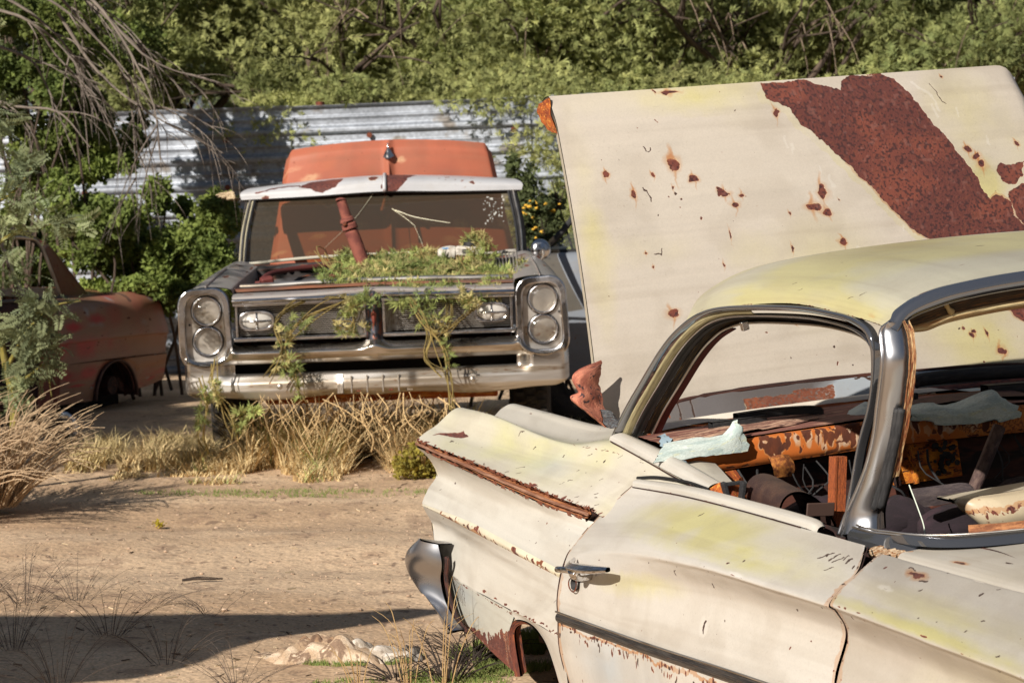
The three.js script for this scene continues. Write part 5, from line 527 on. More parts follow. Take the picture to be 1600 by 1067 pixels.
mesh('side_moulding', loft([[.0,.0],[.2,.008],[.5,.011],[.8,.008],[1,.0]].map(([f, d]) => [[.012 - d,.295 + f * .03,1.122],[.008 - d,.303 + f * .03,1.5],[.008 - d,.309 + f * .03,1.8],[.01 - d,.317 + f * .032,2.15],[.014 - d,.324 + f * .033,2.6]]), 50, 10, { th: .002 }), mottled([58, 57, 58], [96, 92, 88], { s: 20, rough: .45, metal: .6, seed: 81, c3: [116, 72, 46], t3: .78 }), door);
mesh('moulding_lip', tube([[.004,.327,1.122],[.0,.335,1.5],[.0,.341,1.8],[.002,.351,2.15],[.006,.359,2.6]], .003, { n: 6 }), M.dullChrome, door);
// dark gaps round the door
mesh('door_gap', tube([[.22,.653,1.202],[.168,.586,1.126],[.108,.527,1.109],[.068,.487,1.106],[.052,.466,1.106],[.032,.42,1.106],[.018,.36,1.106],[.015,.31,1.109],[.015,.2,1.111],[.06,0,1.12]], .0022, { n: 6, seg: 50 }), M.darkRust, car);
mesh('door_gap', tube([[.222,.654,2.44],[.12,.63,2.573],[.055,.605,2.608],[.006,.582,2.643],[.026,.563,2.638],[.078,.497,2.578],[.052,.409,2.568],[.022,.34,2.608],[.02,.2,2.608],[.06,0,2.608]], .0016, { n: 6, seg: 50 }), M.darkRust, car);
mesh('rocker_panel', box(.1, .06, 1.5, .11, -.01, 1.9), M.rust, car);
// front fender, cowl and hood
mesh('front_fender', loft([
  [[.25,.632,2.455],[.25,.631,2.75],[.258,.625,3.1],[.27,.61,3.5],[.28,.6,4.1]],
  [[.235,.638,2.462],[.235,.634,2.75],[.24,.628,3.1],[.25,.613,3.5],[.26,.602,4.1]],
  [[.12,.634,2.578],[.12,.616,2.85],[.12,.606,3.2],[.13,.597,3.5],[.14,.585,4.1]],
  [[.05,.61,2.615],[.05,.598,2.9],[.05,.588,3.25],[.06,.578,3.5],[.07,.565,4.1]],
  [[.0,.588,2.652],[.0,.578,2.95],[.0,.566,3.3],[.006,.557,3.5],[.02,.54,4.1]],
  [[.02,.568,2.645],[.02,.557,2.95],[.02,.545,3.3],[.026,.537,3.5],[.04,.52,4.1]],
  [[.074,.497,2.588],[.074,.485,2.95],[.07,.47,3.3],[.07,.46,3.5],[.08,.45,4.1]],
  [[.05,.41,2.578],[.05,.4,2.95],[.05,.39,3.3],[.05,.38,3.5],[.06,.37,4.1]],
  [[.02,.33,2.615],[.02,.33,2.95],[.02,.32,3.3],[.02,.31,3.5],[.04,.3,4.1]],
  [[.06,0,2.615],[.06,0,2.95],[.06,.1,3.3],[.06,.26,3.5],[.06,0,4.1]]], 70, 90, { th: .006, flip: true, vf: true, lumps: .006, seed: 8 }), M.creamFender, car);
mesh('cowl_panel', loft([
  [[.262,.596,2.50],[.262,.59,2.75],[.27,.584,3.1],[.285,.57,3.6]],
  [[.272,.630,2.49],[.276,.626,2.75],[.285,.62,3.1],[.3,.606,3.6]],
  [[.30,.640,2.50],[.32,.642,2.75],[.33,.636,3.1],[.35,.62,3.6]],
  [[.40,.652,2.56],[.42,.654,2.8],[.44,.65,3.1],[.46,.635,3.6]],
  [[.75,.668,2.72],[.75,.672,2.9],[.75,.67,3.1],[.75,.65,3.6]],
  [[1.41,.668,2.72],[1.41,.672,2.9],[1.41,.67,3.1],[1.41,.65,3.6]],
  [[1.85,.64,2.50],[1.83,.642,2.75],[1.83,.636,3.1],[1.81,.62,3.6]]], 40, 50, { th: .004, flip: true }), M.creamCowl, car);
mesh('hood_seam', tube([[.385,.652,2.565],[.395,.654,2.7],[.37,.647,2.9],[.36,.637,3.2],[.37,.625,3.55]], .004, { n: 6 }), M.darkRust, car);
mesh('cowl_rust', loft([[[.24,.645,2.42],[.27,.642,2.44],[.30,.642,2.5]],[[.235,.632,2.43],[.262,.628,2.47],[.29,.63,2.52]]], 20, 6, { th: .006, lumps: .03 }), mottled([196, 178, 150], [140, 96, 60], { s: 20, seed: 91, c3: [70, 50, 40] }), car);
// roof
{ const half = [
    [[.325,1.085,1.395],[.335,1.135,1.58],[.335,1.166,1.95],[.335,1.15,2.26],[.33,1.134,2.405]],
    [[.345,1.105,1.375],[.352,1.165,1.58],[.352,1.19,1.95],[.35,1.176,2.26],[.345,1.155,2.41]],
    [[.40,1.155,1.355],[.40,1.198,1.58],[.40,1.214,1.95],[.40,1.205,2.26],[.40,1.186,2.42]],
    [[.55,1.205,1.335],[.55,1.236,1.58],[.55,1.250,1.95],[.55,1.238,2.26],[.55,1.215,2.425]],
    [[.80,1.225,1.30],[.8,1.249,1.58],[.8,1.258,1.95],[.8,1.248,2.26],[.8,1.226,2.45]]], c = [[1.08,1.230,1.29],[1.08,1.254,1.58],[1.08,1.261,1.95],[1.08,1.25,2.26],[1.08,1.23,2.46]];
  const rows = [...half, c, ...half.slice().reverse().map((r) => r.map(([x, y, z]) => [WD - x, y, z]))];
  const roof = mesh('roof', loft(rows, 40, 80, { th: .012 , flip: true }), M.creamRoof, car);
  // the far rear pillar, and near one: an outer skin towards the rear window
  for (const s of [0, 1]) { const f = ([x, y, z]) => [s ? WD - x : x, y, z];
    mesh('rear_pillar', loft([[[.30,.742,.925],[.30,.924,1.145],[.31,1.075,1.365],[.335,1.12,1.43]].map(f), [[.33,.745,.90],[.33,.924,1.12],[.345,1.08,1.33],[.39,1.15,1.38]].map(f), [[.37,.75,.93],[.37,.92,1.15],[.39,1.06,1.36],[.44,1.13,1.42]].map(f)], 24, 12, { th: .004 }), M.creamPlain, car); } }
// window opening: nested strips from the outer drip rail to the inner flange
const PO = [[.30,.742,.933],[.30,.839,1.045],[.30,.924,1.16],[.30,1.018,1.292],[.31,1.079,1.386],[.33,1.122,1.475],[.33,1.147,1.64],[.33,1.163,1.959],[.33,1.159,2.145],[.33,1.145,2.272],[.33,1.112,2.338],[.33,1.034,2.342],[.33,.95,2.315],[.315,.86,2.285],[.30,.76,2.265],[.28,.645,2.245]], QI = [[.36,.728,.984],[.36,.817,1.08],[.36,.9,1.192],[.36,.993,1.321],[.36,1.05,1.423],[.36,1.084,1.519],[.36,1.105,1.663],[.36,1.116,1.962],[.36,1.109,2.135],[.36,1.092,2.222],[.36,1.058,2.272],[.36,1.0,2.298],[.352,.93,2.283],[.335,.85,2.262],[.32,.755,2.245],[.30,.645,2.228]];
const fr = new THREE.Group(); fr.name = 'window_frame'; car.add(fr);
{ const R = (f, dx = 0) => PO.map((p, i) => { const q = QI[i]; return [lerp(p[0], q[0], f) + dx, lerp(p[1], q[1], f), lerp(p[2], q[2], f)]; });
  mesh('drip_moulding', loft([R(-.06, .006), R(-.08, -.01), R(.02, -.016), R(.14, -.012), R(.2, .004)], 100, 12, { th: .002 }), new THREE.MeshStandardMaterial({ color: '#8b8c90', roughness: .3, metalness: .85, roughnessMap: chromeRough, side: THREE.DoubleSide }), fr);
  mesh('painted_strip', loft([R(.2, .002), R(.22, -.008), R(.38, -.008), R(.4, .008)], 90, 6, { th: .002, skip: (u) => u > .42 }), mottled([176, 166, 128], [134, 124, 92], { s: 10, seed: 101 }), fr);
  mesh('rust_groove', loft([R(.4, .008), R(.46, .018), R(.54, .008)], 90, 6, { th: .002 }), M.orangeRust, fr);
  mesh('rubber_channel', loft([R(.52, .006), R(.53, -.006), R(.6, -.004), R(.63, .012), R(.66, .012), R(.68, -.002), R(.7, .01)], 90, 14, { th: .002 }), M.rubber, fr);
  mesh('chrome_bead', tube(R(.53, -.007), .003, { n: 6, seg: 100 }), M.chrome, fr);
  mesh('inner_flange', loft([R(.7, .012), R(.72, .03), R(.95, .03), R(1, .018)], 90, 8, { th: .002, skip: (u) => u > .72 }), mottled([58, 44, 26], [24, 17, 14], { s: 26, seed: 103, c3: [112, 88, 44], t3: .66, bump: .006 }), fr);
  mesh('flange_edge', tube(R(1, .016).slice(0, 11), .0035, { n: 6, seg: 90 }), M.dullChrome, fr);
  mesh('rust_wall', loft([R(1, .02).slice(0, 6), R(1.06, .035).slice(0, 6)], 30, 3, { th: .003 }), std('#4a140e', .9), fr);
  mesh('seal_end', box(.02, .024, .014, .352, 1.099, 1.655, .003, [0, 0, .2]), M.chrome, fr); }
// windscreen pillar, header and base
{ const l = [[.334,1.152,2.424],[.322,1.13,2.402],[.313,1.07,2.416],[.312,1.011,2.401],[.312,.95,2.38],[.312,.89,2.36],[.31,.82,2.325],[.305,.763,2.288],[.29,.69,2.245],[.275,.648,2.235]], r = [[.342,1.152,2.436],[.343,1.128,2.45],[.335,1.073,2.47],[.332,1.015,2.459],[.332,.955,2.438],[.33,.895,2.417],[.33,.84,2.39],[.33,.79,2.367],[.325,.72,2.335],[.318,.672,2.345]], R = (f0, dx) => { const f = f0 * .76; return l.map((p, i) => [lerp(p[0], r[i][0], f) + dx, lerp(p[1], r[i][1], f), lerp(p[2], r[i][2], f)]); };
  const ap = mesh('windscreen_pillar', loft([R(0, .01), R(.05, -.008), R(.25, -.02), R(.5, -.024), R(.75, -.018), R(.95, -.004), R(1, .012)], 70, 24, { th: .003 }), M.trim, car);
  mesh('pillar_bead', tube(R(.02, -.014), .005, { n: 8, seg: 60 }), M.trim, ap);
  mesh('pillar_groove', loft([R(-.12, .012), R(-.06, .02), R(0, .012)], 50, 4, {}), M.black, ap);
  mesh('glass_channel', loft([R(1, .01), R(1.12, .02), R(1.22, .012)], 60, 6, { th: .003 }), mottled([50, 40, 34], [28, 22, 20], { seed: 105, s: 20 }), ap);
  mesh('cream_flange', loft([R(1.22, .01).slice(0, 8), R(1.3, .004).slice(0, 8), R(1.38, .02).slice(0, 8)], 60, 6, { th: .004, lumps: .006 }), mottled([206, 176, 128], [142, 78, 40], { seed: 106, s: 14, c3: [92, 48, 34], t3: .62 }), ap);
  mesh('rubber_seal', tube(R(1.02, .0).slice(4, 9), .009, { n: 8, seg: 30 }), M.rubber, ap); mesh('rubber_seal', tube(R(1.26, .0).slice(4, 9), .009, { n: 8, seg: 30 }), M.rubber, ap);
  const H0 = [[.322,1.137,2.42],[.356,1.174,2.42],[.424,1.203,2.43],[.51,1.218,2.44],[.683,1.230,2.45],[1.08,1.238,2.47],[1.48,1.230,2.45],[1.65,1.218,2.44],[1.74,1.203,2.43],[1.84,1.137,2.42]], off = (dx, dy, dz) => H0.map(([x, y, z], i) => [x + dx * clamp(1 - i / 3), y + dy * clamp(.4 + i * .3) * clamp((9 - i) * .3 + .4), z + dz]);
  const hd = mesh('header_moulding', loft([off(0, .004, -.02), off(-.004, .004, .004), off(.008, -.012, .014), off(.02, -.028, .006), off(.02, -.03, -.01)], 70, 12, { th: .003 }), new THREE.MeshStandardMaterial({ color: '#9b9ca0', roughness: .28, metalness: .9, roughnessMap: chromeRough, side: THREE.DoubleSide }), car);
  mesh('glass_groove', loft([off(.02, -.03, -.012), off(.035, -.045, -.03), off(.05, -.062, -.03)], 60, 6, { th: .003 }), mottled([74, 56, 34], [40, 30, 24], { seed: 107, s: 12, c3: [128, 84, 40], t3: .66 }), hd);
  mesh('header_flange', loft([off(.05, -.06, -.034), off(.056, -.068, -.028), off(.066, -.08, -.05)], 60, 6, { th: .004, lumps: .01 }), mottled([214, 196, 150], [158, 112, 66], { seed: 108, s: 12 }), hd);
  mesh('clip', tube([[.47,1.182,2.42],[.478,1.168,2.418],[.49,1.158,2.412]], [.006, .005, .009], { n: 8 }), std('#b59a68', .8), hd);
  const bl = [[.262,.640,2.28],[.262,.640,2.36],[.272,.642,2.425],[.305,.643,2.49],[.36,.645,2.545],[.45,.648,2.605],[.62,.655,2.68],[1.08,.668,2.76],[1.54,.655,2.68],[1.9,.64,2.3]], bu = [[.29,.672,2.30],[.285,.672,2.38],[.288,.674,2.44],[.312,.674,2.535],[.365,.675,2.60],[.45,.678,2.65],[.62,.684,2.71],[1.08,.695,2.78],[1.54,.684,2.71],[1.87,.672,2.3]], B = (f, dy) => bl.map((p, i) => [lerp(p[0], bu[i][0], f), lerp(p[1], bu[i][1], f) + dy, lerp(p[2], bu[i][2], f) - dy]);
  const bs = mesh('windscreen_base', loft([B(0, -.004), B(.08, .008), B(.35, .016), B(.7, .01), B(1, 0), B(1.1, -.02)], 80, 18, { th: .003 }), new THREE.MeshStandardMaterial({ color: '#77787c', roughness: .34, metalness: .8, roughnessMap: chromeRough, side: THREE.DoubleSide }), car);
  mesh('base_bead', tube(B(.5, .016), .0028, { n: 6, seg: 80 }), M.dullChrome, bs); mesh('base_bead', tube(B(.72, .014), .0024, { n: 6, seg: 80 }), M.dullChrome, bs); }
// trunk lid
{ const P = (u, v) => { const q = clamp((u - .945) / .055), top = 1.0 - .14 * (1 - Math.sqrt(Math.max(0, 1 - q * q * .98))), s = v * top, l = .275 + .067 * s, r = 2.03 - .07 * s, bot = .036 * Math.sin(Math.PI * Math.min(1, u * 1.15)); return [lerp(l, r, u), .789 + .923 * s + bot * (1 - v) ** 3, .9 - .35 * s + .045 * Math.sin(Math.PI * u) * (0.4 + .6 * v) + .03 * Math.sin(Math.PI * v) - .02 * ss(.9, 1, v) - .03 * ss(.965, 1, u)]; };
  const lid = mesh('trunk_lid', grid(90, 60, P, { th: .006 }), M.lid, car, { label: 'raised cream trunk lid with a broad dark rust patch' });
  mesh('lid_lip', grid(60, 5, (u, v) => { const p = P(u, 1); return [p[0], p[1] - v * .012 + .004 * Math.sin(v * 3.14), p[2] - v * .05]; }, { th: .003 }), M.creamPlain, lid);
  mesh('lid_side_flange', grid(3, 40, (u, v) => { const p = P(0, .02 + .98 * v), k = .05 * ss(0, .08, 1.02 - v); return [p[0] + .004 + u * .014, p[1], p[2] - .005 - u * k]; }, { th: .003 }), M.creamPlain, lid);
  mesh('folded_corner', loft([[[.34,1.708,.545],[.335,1.66,.56],[.345,1.60,.585]],[[.322,1.69,.50],[.318,1.66,.50],[.33,1.615,.53]]], 8, 4, { th: .003, lumps: .01 }), M.orangeRust, lid);
  mesh('inner_panel', grid(16, 10, (u, v) => { const p = P(.04 + .92 * u, .03 + .94 * v); return [p[0], p[1] - .01, p[2] - .05 - .012 * Math.sin(u * 38) * Math.sin(v * 20)]; }, { th: .004 }), M.rust, lid);
  for (const x of [.5, 1.66]) mesh('lid_hinge', tube([[x,.70,1.0],[x,.76,.86],[x,.84,.83],[x,.98,.80]], .014, { n: 8, flat: .5 }), M.rust, lid); }
// torn plate at the trunk hinge
mesh('torn_plate', loft([[[0.275,0.972,0.930],[0.196,0.955,0.950],[0.171,0.931,0.950],[0.188,0.893,0.950],[0.163,0.878,0.950],[0.212,0.826,0.950],[0.264,0.786,0.950]],[[0.276,0.961,0.930],[0.208,0.946,0.965],[0.179,0.921,0.975],[0.191,0.888,0.980],[0.174,0.865,0.985],[0.221,0.820,0.980],[0.267,0.787,0.970]],[[0.273,0.949,0.930],[0.233,0.932,0.960],[0.219,0.909,0.965],[0.226,0.880,0.970],[0.219,0.854,0.970],[0.253,0.816,0.970],[0.286,0.787,0.970]],[[0.272,0.930,0.920],[0.262,0.913,0.935],[0.260,0.892,0.940],[0.262,0.867,0.945],[0.264,0.845,0.950],[0.279,0.816,0.960],[0.306,0.788,0.970]]], 36, 20, { th: .004, lumps: .009, seed: 5 }), mottled([200, 128, 102], [160, 92, 74], { s: 6, seed: 109, c3: [70, 54, 56], t3: .7, bump: .004 }), car, { label: 'torn pinkish rusty plate beside the trunk lid' });
mesh('torn_plate_foot', loft([[[0.243,0.839,0.970],[0.275,0.826,0.970],[0.293,0.806,0.970],[0.319,0.801,0.970]],[[0.248,0.789,0.985],[0.271,0.785,0.985],[0.295,0.784,0.985],[0.325,0.788,0.985]]], 12, 6, { th: .004, lumps: .015 }), mottled([112, 118, 122], [74, 72, 74], { s: 18, seed: 110, c3: [130, 90, 70] }), car);
// deck strip under the rear window, parcel shelf, rail
mesh('deck_strip', loft([[[.40,.776,.955],[.63,.782,.955],[1.08,.786,.96],[1.6,.78,.96],[1.78,.76,.96]],[[.40,.815,.935],[.63,.838,.93],[1.08,.838,.93],[1.6,.818,.93],[1.78,.79,.93]]], 40, 5, { th: .004 }), painted({ w: 768, h: 96, mw: 1.4, mh: .06, seed: 22, base: [108, 104, 104], yellow: [92, 86, 84], freckles: 2, yellowAmount: .5, dull: [80, 74, 72], draw: (o) => { o.poly(o.A, [[.3, 0], [.46, 0], [.46, .8], [.38, .6], [.3, .5]], 'rgb(150,0,0)'); o.spot(o.B, .56, .5, .12, .8, '0,0,255'); o.spot(o.B, .52, .5, .1, .9, '60,0,255'); o.spot(o.A, .72, .6, .07, .3, '200,0,0', true); for (let k = 0; k < 8; k++) o.line(o.A, [[.5 + .08 * o.rnd(), .7], [.5 + .085 * o.rnd(), .9]], .08, o.CHIP); for (const u of [.12, .17]) o.line(o.A, [[u, 0], [u, 1]], .05, o.CHIP); } }), car);
mesh('deck_strip_lip', tube([[.40,.814,.93],[.63,.838,.925],[1.08,.84,.925],[1.6,.82,.925],[1.78,.79,.925]], (t) => .005 + .003 * vn(t * 50, 2, 3), { n: 6, seg: 60 }), M.darkRust, car);
mesh('dark_moulding', tube([[1.26,.80,.95],[1.30,.81,.955],[1.5,.808,.96],[1.75,.79,.96]], .02, { n: 8, flat: .6 }), M.rubber, car);
mesh('rear_window_rim', loft([[[.36,.768,.972],[.5,.776,.972],[.75,.782,.972],[1.1,.784,.975],[1.6,.776,.975],[1.8,.75,.97]],[[.36,.773,.985],[.5,.781,.985],[.75,.786,.985],[1.1,.788,.988],[1.6,.78,.988],[1.8,.755,.98]],[[.365,.757,1.0],[.5,.767,1.0],[.75,.774,1.0],[1.1,.777,1.0],[1.6,.769,1.0],[1.8,.745,1.0]]], 50, 8, { th: .004 }), painted({ w: 768, h: 64, mw: 1.4, mh: .04, seed: 23, base: [226, 216, 200], yellowAmount: .05, freckles: 1.5, draw: (o) => { o.poly(o.A, [[.6, 0], [1, 0], [1, 1], [.7, 1]], 'rgb(230,0,0)'); for (let k = 0; k < 60; k++) o.spot(o.A, o.rnd(), .2 * o.rnd(), .02 * o.rnd(), .3 * o.rnd(), '255,0,0'); } }), car);
mesh('rusty_step', loft([[[.365,.758,1.0],[.75,.775,1.0],[1.1,.777,1.0],[1.8,.745,1.0]],[[.37,.748,1.012],[.75,.765,1.012],[1.1,.767,1.012],[1.8,.737,1.012]],[[.37,.75,1.03],[.75,.763,1.03],[1.1,.765,1.03],[1.8,.735,1.03]]], 60, 8, { th: .003, lumps: .008 }), M.orangeRust, car);
mesh('parcel_shelf', loft([[[.33,.748,1.02],[.75,.762,1.02],[1.2,.764,1.02],[1.8,.735,1.02]],[[.33,.744,1.12],[.75,.757,1.12],[1.2,.759,1.12],[1.8,.73,1.12]],[[.33,.738,1.24],[.75,.748,1.24],[1.2,.75,1.24],[1.8,.722,1.24]]], 50, 16, { th: .01, lumps: .008 }), mottled([142, 92, 78], [104, 66, 58], { s: 7, seed: 111, c3: [176, 138, 112], t3: .7, streak: 4 }), car);
mesh('shelf_layers', loft([[[.36,.752,1.14],[.5,.763,1.13],[.7,.764,1.12],[.9,.76,1.1]],[[.36,.758,1.17],[.5,.768,1.17],[.7,.768,1.16],[.9,.762,1.12]],[[.35,.745,1.23],[.5,.756,1.22],[.7,.758,1.2],[.9,.758,1.14]]], 30, 10, { th: .006, lumps: .03, seed: 7 }), mottled([196, 162, 136], [116, 74, 62], { s: 8, seed: 112, streak: 5, c3: [74, 46, 42] }), car);
mesh('cross_rail', loft([[[.33,.738,1.24],[.75,.748,1.24],[1.2,.75,1.24],[1.8,.722,1.24]],[[.33,.73,1.255],[.75,.742,1.255],[1.2,.744,1.255],[1.8,.716,1.255]],[[.33,.69,1.26],[.75,.698,1.26],[1.2,.70,1.26],[1.8,.67,1.26]],[[.34,.672,1.25],[.75,.678,1.25],[1.2,.676,1.25],[1.8,.65,1.25]],[[.34,.672,1.2],[.75,.678,1.2],[1.2,.676,1.2],[1.8,.65,1.2]]], 70, 24, { th: .004, lumps: .01, sharp: [3] }), painted({ w: 1024, h: 128, mw: 1.5, mh: .12, seed: 24, base: [196, 104, 36], yellow: [214, 150, 70], yellowAmount: .6, freckles: 3, dull: [150, 70, 30], rough: .85, clear: 0, rust: (x, y, s) => mixc([64, 34, 26], [120, 60, 30], fbm(x * 40, y * 40, s)), draw: (o) => { for (let k = 0; k < 150; k++) { const u = .2 + .55 * o.rnd(); o.spot(o.A, u, .12 + .35 * o.rnd() ** 1.5, .014 * o.rnd(), .2 * o.rnd(), '255,0,0'); if (o.rnd() < .4) o.spot(o.B, u, .2 + .3 * o.rnd(), .01, .1, '190,0,60'); } for (let k = 0; k < 9; k++) { const u = .36 + .035 * k; o.line(o.B, [[u, .4], [u + .002, .62 + .15 * o.rnd()]], .04, 'rgb(170,0,0)'); } o.poly(o.A, [[.6, .1], [1, .1], [1, .9], [.7, .7]], 'rgb(115,0,0)'); for (let k = 0; k < 60; k++) o.spot(o.A, o.rnd(), .5 + .4 * o.rnd(), .02 * o.rnd(), .08 * o.rnd(), '200,0,0'); } }), car);
const cloth = mottled([204, 214, 208], [176, 192, 188], { s: 6, seed: 113, c3: [200, 206, 184], t3: .72, rough: .95 });
mesh('torn_upholstery', loft([[[.30,.762,1.25],[.40,.765,1.25],[.47,.765,1.26],[.505,.80,1.26],[.515,.798,1.27]],[[.27,.745,1.275],[.36,.748,1.28],[.45,.752,1.285],[.50,.77,1.285],[.52,.765,1.28]],[[.25,.722,1.285],[.34,.72,1.29],[.42,.722,1.29],[.48,.722,1.29],[.53,.722,1.285]]], 30, 14, { th: .005, lumps: .02, seed: 15 }), cloth, car);
mesh('torn_upholstery', loft([[[1.03,.77,1.22],[1.12,.775,1.22],[1.22,.765,1.22],[1.33,.79,1.23],[1.38,.76,1.24]],[[1.04,.765,1.27],[1.12,.757,1.28],[1.22,.75,1.285],[1.33,.758,1.28],[1.40,.735,1.27]],[[1.06,.745,1.275],[1.14,.727,1.29],[1.24,.718,1.295],[1.33,.712,1.29],[1.40,.712,1.275]]], 30, 14, { th: .005, lumps: .035, seed: 16 }), cloth, car);
mesh('torn_upholstery', loft([[[.93,.77,1.14],[1.0,.785,1.12],[1.05,.77,1.12]],[[.92,.762,1.18],[1.0,.775,1.17],[1.06,.76,1.17]],[[.95,.757,1.2],[1.01,.757,1.2],[1.06,.755,1.2]]], 14, 10, { th: .004, lumps: .05, seed: 18 }), std('#c3cdca', .95), car);
mesh('torn_upholstery', loft([[[.325,.775,1.16],[.315,.765,1.2],[.31,.74,1.26],[.33,.7,1.3]],[[.345,.778,1.16],[.332,.765,1.22],[.325,.735,1.28],[.345,.69,1.31]]], 16, 4, { th: .004, lumps: .03, seed: 19 }), std('#8fa3ae', .9), car);
const strip = (pts, w, h, name = 'rubber_strip') => mesh(name, loft([[-1, 0], [-1, 1], [1, 1], [1, 0]].map(([a, b]) => pts.map(([x, y, z]) => [x, y + b * h, z + a * w])), 20, 6, { th: .002, sharp: [1, 2] }), M.rubber, car);
strip([[.505,.768,1.12],[.59,.768,1.12],[.68,.768,1.11]], .012, .018); strip([[.60,.776,1.09],[.72,.778,1.09],[.84,.773,1.1],[.865,.762,1.1]], .014, .02);
strip([[1.06,.77,1.05],[1.2,.768,1.06]], .012, .02); strip([[1.42,.766,1.08],[1.7,.752,1.06],[1.8,.74,1.06]], .02, .022);
mesh('loose_panel', loft([[[1.1,.768,1.12],[1.3,.772,1.1],[1.5,.76,1.1]],[[1.1,.76,1.2],[1.32,.765,1.2],[1.52,.75,1.2]]], 10, 4, { th: .008 }), mottled([96, 62, 52], [70, 46, 42], { seed: 115 }), car);
// cabin below the shelf
const fineRust = mottled([178, 92, 40], [150, 74, 36], { s: 22, seed: 124, c3: [112, 58, 34], t3: .64 });
mesh('rusty_post', merge([box(.03, .25, .02, .545, .625, 1.74, 0, [0, 0, -.1]), box(.006, .25, .034, .529, .625, 1.735, 0, [0, 0, -.1])]), fineRust, car);
{ const r = rng(33), g = []; for (let k = 0; k < 16; k++) { const x = .45 + 1.1 * r(), z = 1.27 + .1 * r(); g.push(tube([[x, .67, z], [x + .04 * (r() - .5), .62, z + .05 * r()], [x + .1 * (r() - .5), .57, z + .1 * r()], [x + .14 * (r() - .5), .52 + .04 * r(), z + .12 * r()]], .0018 + .002 * r(), { n: 5, seg: 8 })); } mesh('hanging_wires', merge(g), M.rubber, car, { kind: 'stuff' });
  const sp = []; for (let k = 0; k < 7; k++) { const x = .62 + .13 * k, z = 1.42 + .06 * r(), P = []; for (let a = 0; a <= 40; a++) P.push([x + .028 * Math.cos(a * .9), .44 + .003 * a, z + .028 * Math.sin(a * .9)]); sp.push(tube(P, .0022, { n: 4, seg: 80 })); } mesh('seat_springs', merge(sp), M.rust, car); }
mesh('brace', loft([[[.44,.675,1.235],[.50,.68,1.235]],[[.50,.56,1.30],[.57,.56,1.30]],[[.54,.45,1.36],[.62,.45,1.36]]], 4, 10, { th: .006 }), M.orangeRust, car);
mesh('rail_bracket', loft([[[.60,.69,1.27],[.635,.695,1.28],[.66,.69,1.27]],[[.60,.67,1.29],[.63,.675,1.30],[.665,.66,1.29]],[[.615,.64,1.27],[.64,.64,1.28],[.665,.635,1.27]]], 12, 10, { th: .006, lumps: .004 }), mottled([176, 112, 50], [120, 66, 32], { seed: 116, s: 10 }), car);
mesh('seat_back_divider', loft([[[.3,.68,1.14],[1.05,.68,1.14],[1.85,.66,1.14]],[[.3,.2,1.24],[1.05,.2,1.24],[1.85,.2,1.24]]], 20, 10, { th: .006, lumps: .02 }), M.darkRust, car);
{ const g = mottled([206, 130, 34], [164, 82, 24], { seed: 117, s: 9, c3: [80, 38, 22], t3: .66 }), dv = mesh('divider_brace', loft([[[.98,.675,1.2],[1.1,.675,1.2],[1.24,.67,1.2]],[[.99,.56,1.22],[1.1,.56,1.22],[1.24,.56,1.22]]], 10, 6, { th: .004 }), g, car), r = rng(77), holes = []; for (let k = 0; k < 34; k++) holes.push(new THREE.CylinderGeometry(.004 + .006 * r(), .004 + .006 * r(), .004, 7).rotateX(Math.PI / 2).translate(1.15 + .075 * r(), .575 + .09 * r(), 1.224)); mesh('perforation', merge(holes), M.black, dv, { kind: 'stuff' }); mesh('divider_rib', tube([[1.0,.67,1.22],[1.02,.56,1.24]], .012, { n: 6 }), M.darkRust, dv); mesh('divider_rib', tube([[1.07,.67,1.22],[1.08,.56,1.24]], .01, { n: 6 }), g, dv); }
mesh('column_shroud', grid(24, 10, (u, v) => { const a = Math.PI * (u * 1.05 - .02); return [.46 + .085 * Math.cos(a + .4) - .02 * v, .60 + .10 * Math.sin(a) - .05 * v * .4, 1.55 + .22 * v]; }, { th: .006 }), mottled([78, 56, 46], [58, 40, 36], { seed: 118, s: 5, rough: .6 }), car);
mesh('shroud_plate', merge([box(.08, .035, .006, .47, .628, 1.78, .003, [.1, 0, -.1])]), std('#4d3a32', .6), car);
mesh('armrest_plate', loft([[[.657,.668,1.9],[.75,.668,1.9],[.81,.666,1.9],[.835,.65,1.9]],[[.66,.65,1.905],[.75,.648,1.905],[.82,.645,1.905],[.84,.635,1.905]],[[.695,.624,1.9],[.76,.626,1.9],[.82,.628,1.9],[.835,.63,1.9]]], 12, 6, { th: .012 }), mottled([102, 90, 88], [82, 72, 74], { seed: 119, rough: .7 }), car);
for (const x of [.675, .70]) mesh('screw_hole', new THREE.CylinderGeometry(.005, .005, .012, 10).rotateX(Math.PI / 2).translate(x, .657, 1.902), M.black, car);
mesh('diagonal_tube', tube([[1.075,.76,1.68],[.955,.60,1.72]], .018, { n: 10, seg: 4 }), mottled([104, 84, 76], [76, 58, 56], { seed: 120 }), car);
{ const r = rng(21), g = []; for (let k = 0; k < 14; k++) { const s = new THREE.SphereGeometry(1, 14, 10); const p = s.attributes.position; for (let i = 0; i < p.count; i++) { const n = .75 + .5 * fbm(p.getX(i) * 2 + k, p.getY(i) * 2 + p.getZ(i), 5, 3); p.setXYZ(i, p.getX(i) * n, p.getY(i) * n, p.getZ(i) * n); } s.computeVertexNormals(); s.scale(.06 + .08 * r(), .035 + .05 * r(), .07 + .06 * r()); s.translate(.5 + .9 * r(), .5 + .08 * r(), 1.5 + .35 * r()); g.push(s); } mesh('loose_upholstery', merge(g), mottled([56, 38, 46], [34, 24, 30], { seed: 121, s: 5, rough: .95 }), car, { kind: 'stuff' }); }
mesh('stray_wire', tube([[.60,.70,2.0],[.605,.64,2.03],[.60,.60,2.06],[.575,.56,2.1],[.57,.53,2.1]], .0018, { n: 5 }), std('#c9d2c2', .5), car);
